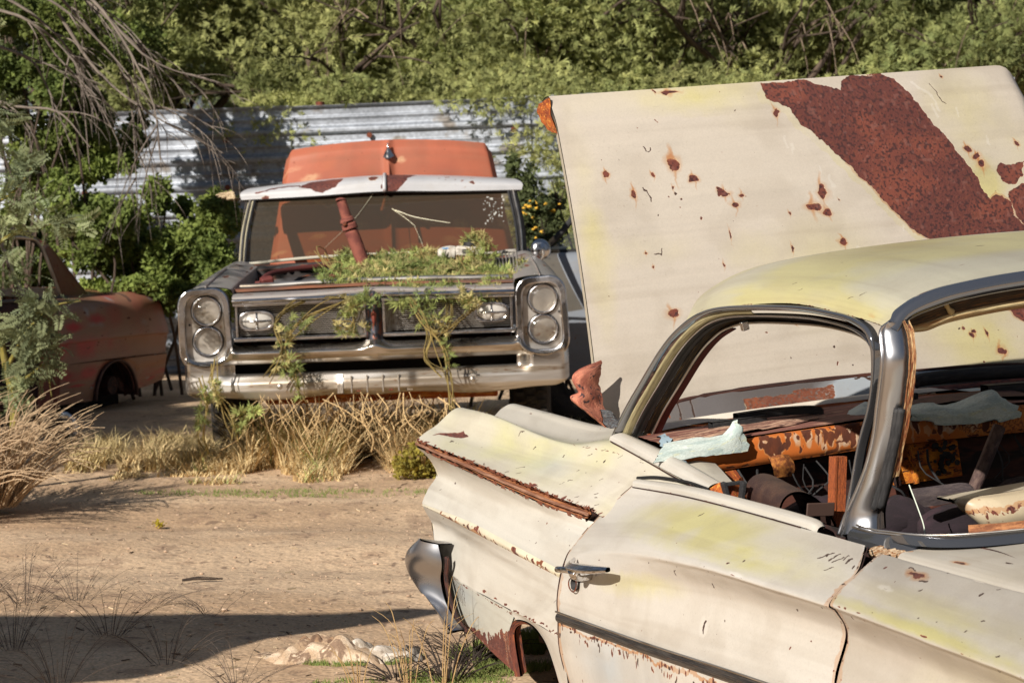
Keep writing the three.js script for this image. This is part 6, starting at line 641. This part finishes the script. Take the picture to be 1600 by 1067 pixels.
mesh('floor_pan', box(1.75, .02, 2.6, 1.08, .12, 1.8), M.darkRust, car);
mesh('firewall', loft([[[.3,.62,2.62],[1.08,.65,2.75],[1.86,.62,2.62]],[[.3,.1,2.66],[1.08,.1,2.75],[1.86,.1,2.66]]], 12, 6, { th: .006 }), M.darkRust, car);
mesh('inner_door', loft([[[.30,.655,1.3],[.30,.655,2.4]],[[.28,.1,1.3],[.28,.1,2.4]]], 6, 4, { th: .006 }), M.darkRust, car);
mesh('far_side', loft([[[1.86,.66,.1],[1.93,.665,1.2],[1.93,.665,2.4],[1.88,.63,2.8],[1.86,.6,4.1]],[[2.15,.57,0],[2.15,.57,1.2],[2.16,.58,2.4],[2.16,.58,2.8],[2.12,.54,4.1]],[[2.1,.1,.1],[2.12,.05,1.2],[2.12,.05,2.4],[2.12,.05,2.8],[2.1,.1,4.1]]], 40, 14, { th: .02 }), M.creamPlain, car);
mesh('far_pillar', tube([[1.86,.66,2.28],[1.84,.9,2.4],[1.83,1.14,2.42]], .03, { n: 8 }), M.creamPlain, car);
mesh('dashboard', loft([[[.625,.677,2.15],[.63,.68,2.2],[.75,.682,2.22],[1.1,.69,2.22],[1.8,.675,2.2]],[[.62,.67,2.19],[.64,.675,2.23],[.76,.676,2.26],[1.1,.684,2.27],[1.8,.67,2.24]],[[.635,.655,2.2],[.66,.64,2.245],[.78,.645,2.275],[1.1,.65,2.28],[1.8,.64,2.25]],[[.66,.64,2.2],[.69,.605,2.23],[.8,.60,2.25],[1.1,.60,2.25],[1.8,.60,2.22]]], 40, 20, { th: .008 }), painted({ w: 512, h: 256, mw: 1.2, mh: .2, seed: 25, base: [206, 190, 160], yellowAmount: .1, freckles: .6, draw: (o) => { for (let k = 0; k < 60; k++) o.spot(o.A, o.rnd() * .6, .5 + .1 * o.rnd(), .02 * o.rnd(), .05 * o.rnd(), '200,0,0'); o.line(o.B, [[0, .5], [1, .5]], .1, 'rgb(0,180,0)'); o.spot(o.B, .1, .3, .2, .3, '0,150,0', true); } }), car);
mesh('dash_top', loft([[[.625,.677,2.15],[1.1,.69,2.22],[1.8,.675,2.2]],[[.64,.672,2.06],[1.1,.68,2.06],[1.8,.67,2.06]]], 20, 6, { th: .006 }), M.creamPlain, car);
mesh('cowl_pad', tube([[.50,.652,2.42],[.58,.655,2.47],[.68,.66,2.5]], .014, { n: 8, flat: 2 }), mottled([176, 120, 78], [130, 80, 52], { seed: 122 }), car); mesh('cowl_pad', tube([[.66,.662,2.49],[.74,.67,2.53],[.84,.672,2.56]], .02, { n: 8, flat: 2 }), mottled([186, 158, 74], [150, 112, 60], { seed: 123 }), car);
// ------------------------------------------------------------------ bare branches, dry brush, vines, weeds
const twig = mottled([142, 130, 118], [98, 88, 80], { s: 20, seed: 601, bump: 0.002 }), straw = mottled([200, 170, 120], [150, 118, 78], { s: 20, seed: 602, bump: 0.001 }), greyTwig = mottled([112, 98, 86], [70, 60, 54], { s: 20, seed: 603, bump: 0.001 });
{ const b = at(-150, 560, 15.2); b[1] = 0; const t = thing('bare_tree', 'leafless tree whose pale drooping branches hang down from the upper left corner', 'tree', b), r = rng(611), g = [], L = (p) => p.map((v, i) => v - b[i]);
  g.push(tube([[0, 0, 0], [.05, .9, .05], [.15, 1.8, .0], [.3, 2.6, .1], [.6, 3.2, .1]], [.12, .1, .085, .07, .05], { n: 9, seg: 20 }));
  function droop(pts, w, depth, d) { const q = pts.map(([x, y]) => L(at(x, y, d + (r() - .5) * .3))); g.push(tube(q, [w, w * .75, w * .5, w * .25], { n: 5, seg: 14, caps: false })); if (depth <= 0) return; const n = 3 + Math.floor(r() * 3); for (let k = 0; k < n; k++) { const f = .15 + .8 * r(), s = spline(pts, f), e = spline(pts, Math.min(1, f + .05)), a = Math.atan2(e[1] - s[1], e[0] - s[0]) + (r() - .5) * 1.5, l = (40 + 90 * r()) * (depth > 1 ? 1 : .6); droop([s, [s[0] + Math.cos(a) * l * .4, s[1] + Math.sin(a) * l * .35 + l * .05], [s[0] + Math.cos(a) * l * .75, s[1] + Math.sin(a) * l * .7 + l * .18], [s[0] + Math.cos(a) * l, s[1] + Math.sin(a) * l + l * .35]], w * .5, depth - 1, d); } }
  for (const p of [[[-60, -60], [60, -10], [150, 60], [260, 190]], [[-40, -80], [90, -30], [190, 50], [335, 190]], [[-60, -40], [60, 30], [120, 110], [140, 270]], [[-80, 0], [40, 30], [90, 90], [150, 150]], [[-20, -90], [120, -20], [230, 90], [340, 130]], [[-90, 130], [20, 165], [90, 175], [140, 230]], [[60, -40], [150, 60], [200, 140], [215, 330]], [[-40, 60], [40, 90], [70, 130], [120, 250]], [[100, -40], [170, 30], [235, 150], [250, 250]], [[90, 20], [150, 110], [230, 175], [350, 240]]]) droop(p, .012, 2, 15 + r() * .8);
  for (let k = 0; k < 9; k++) g.push(tube([[.3, 2.6, .1], L(at(-200 + 30 * k, -60 - 20 * r(), 15.1)), L(at(-60 + 20 * k, -80, 15))], [.05, .03, .02], { n: 6, seg: 10 }));
  mesh('branches', merge(g), twig, t); }
{ const b = at(14, 640, 12.3); b[1] = 0; const t = thing('acacia_sapling', 'grey-green feathery sapling with a yellowish stem at the left edge before the red car', 'sapling', b), L = (x, y, d = 12.3) => at(x, y, d).map((v, i) => v - b[i]);
  const st = mottled([150, 138, 60], [110, 100, 52], { s: 12, seed: 615 }); mesh('stem', merge([tube([[0, 0, 0], L(22, 640), L(8, 570), L(-8, 490), L(-30, 380), L(-40, 250), L(-30, 100)], [.026, .022, .018, .016, .014, .012, .008], { n: 8, seg: 30 }), tube([L(10, 575), L(40, 520), L(80, 480), L(125, 470)], [.012, .009, .006, .003], { n: 6 }), tube([L(-30, 400), L(20, 365), L(70, 352), L(120, 340)], [.011, .009, .006, .003], { n: 6 }), tube([L(-30, 330), L(20, 300), L(50, 260)], [.009, .006, .003], { n: 6 }), tube([L(12, 590), L(40, 590), L(70, 570), L(80, 620)], [.01, .008, .005, .003], { n: 6 })]), st, t);
  const C = [[20, 270, 50, 38, 12.3, 130], [50, 320, 45, 26, 12.2, 100], [-10, 340, 60, 50, 12.3, 170], [90, 352, 45, 18, 12.1, 70], [10, 420, 50, 30, 12.2, 100], [80, 478, 50, 26, 12.1, 130], [40, 510, 50, 30, 12.2, 110], [55, 560, 40, 40, 12.1, 130], [30, 610, 30, 26, 12.1, 70], [80, 530, 36, 20, 12.2, 60], [-40, 200, 70, 70, 12.4, 200], [-100, 60, 90, 90, 12.4, 240], [-90, 450, 60, 100, 12.4, 200]];
  leaves('foliage', t, C.map(([x, y, rx, ry, d, n]) => ({ c: L(x, y, d), r: [rx * d / 4000, ry * d / 4000, (rx + ry) * .5 * d / 4000], n })), FEATHER, { col: [[.33, .35, .17], [.2, .24, .13]], seed: 616, size: .085, up: -.1 }); }
// an arch of stalks from one root
function stalks(name, label, cat, base, n, seed, { h = .5, sp = .6, w = .004, mat = straw, lean = [0, 0], curve = .3, wisp = 1, kind }) {
  const t = thing(name, label, cat, base), r = rng(seed), g = [];
  for (let k = 0; k < n; k++) { const a = r() * 6.283, d = Math.sqrt(r()), s = [Math.cos(a) * d * sp * .25, 0, Math.sin(a) * d * sp * .25], H = h * (.45 + .6 * r()) * (1 - .35 * d * d), o = sp * d, e = [s[0] + Math.cos(a) * o + lean[0] * H, H, s[2] + Math.sin(a) * o + lean[1] * H], c = curve * (r() - .3);
    const pts = [s, [lerp(s[0], e[0], .25), H * .45, lerp(s[2], e[2], .25)], [lerp(s[0], e[0], .62), H * .85, lerp(s[2], e[2], .62)], [e[0], H * (1 - c * d), e[2]]]; g.push(tube(pts, [w, w * .8, w * .6, w * .25], { n: 4, seg: 9, caps: false }));
    if (r() < wisp) for (let q = 0; q < 2; q++) { const f = .35 + .5 * r(), p = spline(pts, f), l = H * (.15 + .25 * r()), aa = a + (r() - .5) * 2; g.push(tube([p, [p[0] + Math.cos(aa) * l * .4, p[1] + l * .35, p[2] + Math.sin(aa) * l * .4], [p[0] + Math.cos(aa) * l, p[1] + l * .6, p[2] + Math.sin(aa) * l]], [w * .55, w * .4, w * .2], { n: 3, seg: 5, caps: false })); } }
  mesh('stalks', merge(g), mat, t, kind ? { kind: 'stuff' } : undefined); return t;
}
stalks('dry_bush', 'dry tan bush of thin bare stems in the lower left beside the track', 'bush', at(-10, 778, 11.6).map((v, i) => (i === 1 ? 0 : v)), 230, 621, { h: .56, sp: .42, w: .0045, mat: mottled([222, 196, 158], [178, 150, 118], { s: 20, seed: 622 }), lean: [.12, .1], curve: .5 });
stalks('dry_bush', 'second dry tan bush at the picture edge, in front of the sapling', 'bush', at(-120, 790, 11.3).map((v, i) => (i === 1 ? 0 : v)), 160, 623, { h: .6, sp: .5, w: .0045, mat: mottled([214, 186, 150], [168, 140, 110], { s: 20, seed: 624 }), lean: [.2, .1], curve: .4 });
// dry grass skirt under the wreck
{ const r = rng(631), P = [], C = []; const put = (x, z, h, lean, col) => { const a = r() * 6.28, w = .0022 + .0028 * r(), dx = Math.cos(a) * lean * h, dz = Math.sin(a) * lean * h, sx = -Math.sin(a) * w, sz = Math.cos(a) * w, y = gh(x, z); P.push(x - sx, y, z - sz, x + sx, y, z + sz, x + dx * .4, y + h * .6, z + dz * .4, x + dx * .4 - sx * .6, y + h * .6, z + dz * .4 - sz * .6, x + dx * .4 + sx * .6, y + h * .6, z + dz * .4 + sz * .6, x + dx, y + h * .95, z + dz); for (let k = 0; k < 6; k++) C.push(...col); };
  const tone = (g) => { const t = r(), l = .7 + .5 * r(); return [lerp(.82, .56, t) * l * (1 - g * .4), lerp(.62, .4, t) * l * (1 - g * .12), lerp(.32, .2, t) * l * (1 - g * .4)]; };
  for (let k = 0; k < 26000; k++) { const x = -2.0 + 1.8 * r(), z = -12.35 - 1.5 * Math.pow(r(), .8) - .35 * fbm(x * 3, 1, 4), d = fbm(x * 4, z * 4, 633, 3); if (d < .38 + .3 * ss(-13, -12.4, z)) continue; put(x, z, (z > -12.9 ? .45 : 1) * (x < -1.38 ? .45 : 1) * (.05 + .17 * r() * (z < -13.0 ? 1 + 1.1 * r() : 1)) * (.4 + d), .7 + .9 * r(), tone(d > .62 && r() < .3 ? 1 : .05)); }
  for (let k = 0; k < 3000; k++) { const x = -2.3 + .7 * r(), z = -13.0 - 1.1 * r(), d = fbm(x * 4, z * 4, 634, 3); if (d < .5) continue; put(x, z, .05 + .12 * r(), 1, tone(.2)); }
  for (let k = 0; k < 2600; k++) { const x = -.4 + 1.2 * r(), z = -12.9 - 1.5 * r(), d = fbm(x * 4, z * 4, 635, 3); if (d < .5) continue; put(x, z, .05 + .14 * r(), 1, tone(.3)); }
  const I = []; for (let k = 0; k < P.length / 18; k++) { const o = k * 6; I.push(o, o + 1, o + 4, o, o + 4, o + 3, o + 3, o + 4, o + 5); }
  const g = new THREE.BufferGeometry(); g.setAttribute('position', new THREE.Float32BufferAttribute(P, 3)); g.setAttribute('color', new THREE.Float32BufferAttribute(C, 3)); g.setIndex(I); g.computeVertexNormals();
  mesh('dry_grass', g, new THREE.MeshStandardMaterial({ vertexColors: true, roughness: .9, side: THREE.DoubleSide }), scene, { label: 'straw-coloured dry grass matted under the bumper of the wreck', category: 'grass', kind: 'stuff' }); }
{ const b = [-.9, 0, -13.15], t = thing('dry_vine', 'tan dead vine stems tangled under the bumper of the silver wreck', 'vine', b), r = rng(641), g = [], L = (x, y, d) => at(x, y, d).map((v, i) => v - b[i]);
  for (let k = 0; k < 130; k++) { const x = 405 + 300 * r(), d = 12.82 + .5 * r(), y1 = 650 + 75 * r(), l = (r() - .5) * (60 + 130 * r()); g.push(tube([L(x, 612 + 14 * r(), d + .1), L(x + l * .3 + (r() - .5) * 26, lerp(618, y1, .4), d), L(x + l * .7 + (r() - .5) * 26, lerp(618, y1, .75), d - .05 * r()), L(x + l, y1, d - .1 * r())], (.0012 + .0026 * r() ** 2), { n: 5, seg: 10, caps: false })); }
  for (let k = 0; k < 0; k++) { const x = 405 + 230 * r(), w = 40 + 70 * r(); g.push(tube([L(x - w, 690 + 25 * r(), 12.95), L(x - w * .3, 640 + 16 * r(), 12.9), L(x + w * .35, 622 + 10 * r(), 12.92), L(x + w * .8, 660 + 30 * r(), 12.95), L(x + w, 715, 13)], x => .0042 + .001 * r(), { n: 6, seg: 18, caps: false })); }
  mesh('stems', merge(g), mottled([240, 212, 160], [206, 168, 116], { s: 18, seed: 642 }), t); }
// green vine on the engine bay and down the grille
{ const b = PO3.toArray(), t = thing('green_vine', 'green and straw-coloured vine sprawling over the engine bay and hanging down the grille', 'vine', b), r = rng(651), g = [], L = (x, y, d) => at(x, y, d).map((v, i) => v - b[i]), cl = [];
  const vines = [[[700, 440, 13.6], [640, 455, 13.2], [655, 500, 12.9], [690, 540, 12.86], [700, 600, 12.84], [703, 640, 12.84]], [[620, 440, 13.5], [540, 470, 13.0], [470, 500, 12.9], [445, 540, 12.86], [460, 580, 12.84], [468, 620, 12.84]], [[560, 450, 13.5], [555, 490, 12.95], [545, 510, 12.9], [520, 500, 12.92]], [[700, 450, 13.4], [705, 490, 12.95], [690, 520, 12.88], [720, 500, 12.9], [745, 480, 12.95]], [[560, 460, 13.3], [480, 470, 13.05], [430, 505, 12.92], [440, 550, 12.85], [420, 590, 12.83]], [[640, 470, 13.1], [672, 520, 12.9], [665, 560, 12.84], [690, 590, 12.82]], [[310, 590, 12.86], [322, 630, 12.84], [318, 680, 12.9], [326, 710, 13]], [[335, 560, 12.88], [333, 600, 12.84], [360, 650, 12.86], [372, 690, 12.9]], [[500, 400, 13.9], [520, 420, 13.7], [560, 440, 13.5], [650, 430, 13.6], [770, 440, 13.5]], [[745, 375, 14.1], [735, 400, 13.9], [760, 430, 13.7], [720, 445, 13.6]]];
  for (const v of vines) { const p = v.map((q) => L(...q)); g.push(tube(p, .0045, { n: 5, seg: 26, caps: false })); for (let k = 0; k < 3; k++) { const j = p.map((q) => q.map((x, i) => x + (r() - .5) * .07 * (i === 2 ? .3 : 1))); g.push(tube(j, .0028, { n: 4, seg: 22, caps: false })); } }
  for (let k = 0; k < 60; k++) { const x = 510 + 280 * r(), y = 400 + 60 * r(), d = 14.3 - (y - 395) / 65 * 1.1; g.push(tube([L(x, y, d), L(x + 20 * (r() - .5), y - 12, d), L(x + 50 * (r() - .5), y - 16 * r(), d - .1), L(x + 70 * (r() - .5), y + 14 * r(), d - .15)], .003, { n: 4, seg: 8, caps: false })); }
  for (let k = 0; k < 12; k++) { const x = 520 + 70 * r(); g.push(tube([L(x + 180 * r(), 440, 13.3), L(x, 462, 13.02), L(x - 40 * r(), 466, 13.0)], .003, { n: 4, seg: 8 })); }
  mesh('stems', merge(g), mottled([164, 142, 84], [118, 104, 58], { s: 18, seed: 652 }), t);
  const C = []; for (let k = 0; k < 74; k++) { const x = 510 + 290 * r(), y = 398 + 62 * Math.pow(r(), .7), d = 14.2 - (y - 398) / 64 * 1.15; if (x < 540 && y < 420) continue; if (x > 700 && x < 765 && y < 415) continue; C.push([x, y, 26, 9, d, 60]); }
  C.push([575, 470, 18, 10, 12.98, 36], [545, 480, 18, 14, 12.93, 22], [460, 505, 26, 14, 12.9, 26], [440, 530, 16, 16, 12.87, 16], [455, 575, 20, 12, 12.84, 28], [440, 560, 16, 14, 12.84, 10], [465, 610, 8, 20, 12.83, 20], [545, 515, 30, 8, 12.9, 12], [660, 490, 22, 20, 12.92, 30], [690, 510, 18, 16, 12.89, 16], [665, 460, 30, 10, 13.05, 46], [330, 612, 14, 16, 12.84, 30], [316, 650, 12, 22, 12.86, 34], [375, 655, 10, 20, 12.9, 30], [395, 640, 12, 10, 12.9, 26], [745, 385, 22, 20, 14.0, 90], [760, 400, 26, 16, 13.9, 80], [735, 470, 18, 8, 12.95, 20], [630, 475, 18, 8, 13, 30], [815, 425, 8, 24, 13.9, 30], [700, 560, 8, 30, 12.84, 16]);
  const cl2 = C.map(([x, y, rx, ry, d, n]) => ({ c: L(x, y, d), r: [rx * d / 4000, ry * d / 4000 + .01, .09], n: Math.round(n * 1.5) }));
  leaves('foliage', t, cl2, SPRAY.slice(0, 2), { col: [[.42, .44, .14], [.24, .31, .1]], seed: 653, size: .042, up: .3 });
  leaves('dry_leaves', t, cl2.filter((_, i) => i % 2), SPRAY.slice(1, 2), { col: [[.6, .52, .24], [.42, .36, .15]], seed: 654, size: .04, up: .1 }); }
{ const b = at(660, 738, 12.7); b[1] = 0; const t = thing('rabbitbrush', 'low mustard-yellow shrub on the ground behind the tail fin of the cream car', 'shrub', b); stalkless(t); function stalkless(t) { const r = rng(661), g = []; for (let k = 0; k < 40; k++) { const a = r() * 6.28; g.push(tube([[0, 0, 0], [.05 * Math.cos(a), .06, .05 * Math.sin(a)], [.12 * Math.cos(a) * r(), .12, .12 * Math.sin(a)]], .002, { n: 4, seg: 5 })); } mesh('stems', merge(g), straw, t); leaves('foliage', t, [{ c: [0, .08, 0], r: [.13, .1, .13], n: 260 }, { c: [-.06, .06, .03], r: [.1, .08, .1], n: 160 }, { c: [.09, .1, 0], r: [.1, .1, .1], n: 160 }], ROUND, { col: [[.36, .29, .04], [.2, .18, .05]], seed: 662, size: .035, up: .5 }); } }
{ const b = at(247, 806, 11.25); b[1] = gh(b[0], b[2]); const t = thing('yellow_weed', 'tiny yellow flowering weed alone on the dirt track', 'weed', b); leaves('flowers', t, [{ c: [0, .02, 0], r: [.03, .02, .03], n: 40 }], ROUND, { col: [[.6, .45, .03], [.4, .35, .05]], seed: 663, size: .018 }); const g = []; for (let k = 0; k < 8; k++) g.push(tube([[0, 0, 0], [.02 * Math.cos(k), .012, .02 * Math.sin(k)]], .0015, { n: 4, seg: 2 })); mesh('stems', merge(g), straw, t); }
{ const r = rng(671), b = at(316, 905, 9.5); b[1] = gh(b[0], b[2]) + .008; const t = thing('stick', 'thin dark stick lying on the sunlit dirt track', 'stick', b); mesh('stick_wood', tube([[-.075, 0, .012], [-.02, .006, .002], [.03, .004, -.002], [.075, .002, -.012]], [.005, .007, .006, .003], { n: 6 }), bark, t); }
// curved chrome trim on the ground by the red car
{ const b = at(110, 690, 14.4); b[1] = 0; const o = (x, y, d = 14.4) => at(x, y, d).map((v, i) => v - b[i]); const t = thing('chrome_bumper_end', 'bent chrome bumper end lying by the dry bush near the red car', 'bumper', b); mesh('chrome_band', tube([o(90, 652), o(102, 650), o(113, 662), o(120, 680), o(126, 692)], [.014, .024, .026, .028, .018], { n: 12, seg: 24, flat: .45 }), M.chrome, t); mesh('dark_backing', loft([[o(96, 655, 14.5), o(112, 690, 14.5)], [o(60, 660, 14.7), o(90, 715, 14.7)]], 6, 4, { th: .01 }), M.darkRust, t); }
// weeds in the foreground
const spots = [[40, 960, 8.9, .34, 90], [120, 955, 9, .3, 70], [20, 1040, 8.1, .34, 100], [170, 1010, 8.3, .3, 80], [260, 1045, 7.9, .3, 80], [330, 975, 8.7, .16, 40], [90, 1080, 7.6, .34, 90], [240, 960, 8.9, .12, 40], [370, 1075, 7.6, .26, 60], [-60, 990, 8.5, .4, 110]];
['at the far left, tallest of the row', 'left of the middle of the shaded strip', 'in the lower left corner', 'behind the shaded hollow at the lower left', 'in deep shade left of the crumpled cloth', 'on the sunlit edge of the shadow', 'at the bottom edge of the picture, left part', 'small, where shadow meets the sunny track', 'at the bottom edge below the crumpled cloth', 'cut off by the left picture edge'].forEach((w, i) => { const [x, y, d, h, n] = spots[i], b = at(x, y, d); b[1] = gh(b[0], b[2]); stalks('dead_weed', 'thin grey dead weed ' + w, 'weed', b, Math.round(n * .3), 681 + i, { h: h * .6, sp: .24, w: .0009, mat: greyTwig, curve: .3, wisp: 1 }).userData.group = 'dead weeds along the shaded foreground'; });
[[640, 1060, 7.6, .3, 8, 'tall pale weed stalks before the chrome bumper end of the cream car'], [690, 1062, 7.55, .38, 6, 'pale leaning weed stalks beside the rusty wheel arch'], [560, 1075, 7.5, .16, 8, 'short pale stalks in front of the crumpled cloth']].forEach(([x, y, d, h, n, l], i) => { const b = at(x, y, d); b[1] = gh(b[0], b[2]); stalks('dry_stalks', l, 'weed', b, n, 701 + i, { h, sp: .12, w: .002, mat: straw, curve: .1, wisp: .5 }); });
[[700, 1048, 7.65, .16, 40, 'tangle of dark twigs under the bumper of the cream car'], [740, 1040, 7.9, .14, 40, 'second tangle of dark twigs, in front of the grass by the wheel arch'], [620, 1055, 7.7, .07, 30, 'low dark twigs at the right end of the crumpled cloth']].forEach(([x, y, d, h, n, l], i) => { const b = at(x, y, d); b[1] = gh(b[0], b[2]); stalks('dark_twigs', l, 'weed', b, n, 711 + i, { h, sp: .18, w: .0022, mat: mottled([74, 62, 54], [48, 40, 36], { seed: 712 + i }), curve: .6, wisp: 1 }); });
{ const r = rng(721), P = [], C = [], I = []; const bladeAt = (x, z, h, col) => { const a = r() * 6.28, o = P.length / 3, y = gh(x, z), w = .002, l = .5; P.push(x - w, y, z, x + w, y, z, x + Math.cos(a) * h * l, y + h, z + Math.sin(a) * h * l); C.push(...col, ...col, ...col); I.push(o, o + 1, o + 2); };
  const patch = (px, py, d, rx, rz, n, h) => { const c = at(px, py, d); for (let k = 0; k < n; k++) { const a = r() * 6.28, q = Math.sqrt(r()), x = c[0] + Math.cos(a) * q * rx, z = c[2] + Math.sin(a) * q * rz; if (fbm(x * 14, z * 14, 723, 3) < .42) continue; const t = r(), l = .7 + .5 * r(); bladeAt(x, z, h * (.4 + .8 * r()), [lerp(.13, .2, t) * l, lerp(.2, .2, t) * l, lerp(.035, .06, t) * l]); } };
  patch(560, 1030, 7.95, .18, .07, 1500, .018); patch(610, 1028, 8.0, .1, .05, 700, .02); patch(800, 1030, 8.0, .2, .3, 6000, .03); patch(830, 1020, 8.2, .14, .2, 2400, .03); patch(720, 1050, 7.75, .2, .14, 1600, .02); patch(470, 765, 12.2, .8, .12, 1200, .02); patch(640, 1060, 7.6, .3, .1, 1400, .016);
  const g = new THREE.BufferGeometry(); g.setAttribute('position', new THREE.Float32BufferAttribute(P, 3)); g.setAttribute('color', new THREE.Float32BufferAttribute(C, 3)); g.setIndex(I); g.computeVertexNormals(); mesh('grass', g, new THREE.MeshStandardMaterial({ vertexColors: true, roughness: .85, side: THREE.DoubleSide }), scene, { label: 'short green grass patches around the wheel arch and cloth', category: 'grass', kind: 'stuff' }); }
// crumpled pale cloth half buried in the dirt
{ const b = at(530, 1028, 8.0); b[1] = gh(b[0], b[2]); const t = thing('crumpled_cloth', 'dirty pale crumpled cloth lying half buried at the edge of the shadow', 'cloth', b), pale = mottled([206, 186, 162], [170, 144, 116], { s: 6, seed: 731, c3: [132, 108, 88], t3: .66 }), white = mottled([216, 208, 198], [184, 170, 152], { s: 8, seed: 732, c3: [150, 136, 120] }), fold = (cx, cy, w, h, d, m, sd, tw = 0) => { const c = at(cx, cy, 8.0).map((v, i) => v - b[i]); c[1] = -.01; mesh('fold', grid(26, 18, (u, v) => { const x = u * 2 - 1, z = v * 2 - 1, k = Math.sqrt(Math.max(0, 1 - x * x)) * Math.sqrt(Math.max(0, 1 - z * z)), n = fbm(x * 1.3 + sd, z * 1.3, sd, 3), e = .9 + .3 * fbm(x * 1.2, z * 1.2 + sd, sd + 4, 2); return [c[0] + (x * w + z * tw) * e, c[1] + h * k * (.6 + .8 * n) + .01 * Math.sin(x * 9 + z * 5 + sd) * k - .015 * (1 - k), c[2] + z * d * e + x * tw * .3]; }, { th: .003 }), m, t); };
  fold(452, 1027, .12, .05, .05, pale, 3, .03); fold(490, 1026, .12, .065, .06, pale, 4, -.02); fold(520, 1022, .13, .085, .07, pale, 5, .03); fold(552, 1026, .1, .07, .05, white, 6); fold(590, 1026, .14, .05, .06, white, 7); fold(625, 1030, .07, .03, .05, white, 8); fold(500, 1012, .07, .10, .04, mottled([150, 120, 92], [96, 74, 58], { seed: 733 }), 9, .04); fold(470, 1034, .05, .03, .03, mottled([120, 96, 78], [78, 62, 52], { seed: 734 }), 10); fold(640, 1018, .05, .06, .05, mottled([140, 134, 126], [104, 98, 92], { seed: 735 }), 11); }
// a raised hood of another car just outside the picture at the left, whose shadow lies across the foreground
{ const p = thing('raised_hood', 'weathered raised car hood on its stay just outside the picture, shading the foreground', 'car hood', [-2.7, 0, -5.2]);
  const S = (X, Z, H) => { const k = H / SUN.y; return [X + SUN.x * k + 2.7, H, Z + SUN.z * k + 5.2]; };
  mesh('hood_panel', loft([[S(-.235, -8.9, 2.0), S(-.8, -8.72, 2.06), S(-1.6, -8.66, 2.1), S(-3.2, -8.5, 2.1)], [S(-.25, -8.8, 1.98), S(-.8, -8.3, 1.5), S(-1.3, -7.6, 1.1), S(-3.2, -7.4, 1.0)]], 20, 10, { th: .012 }), M.creamPlain, p);
  mesh('stay', tube([S(-2.6, -8.4, 1.9), [.2, .9, .6], [.1, 0, .6]], .014, { n: 8 }), M.rust, p); mesh('car_front', loft([[[-1.3, 1.0, -.2], [.1, 1.0, .3]], [[-1.3, 1.02, .9], [.1, 1.0, .9]], [[-1.3, .2, .95], [.12, .2, .95]]], 8, 8, { th: .01 }), M.creamPlain, p); }
renderer.render(scene, camera);
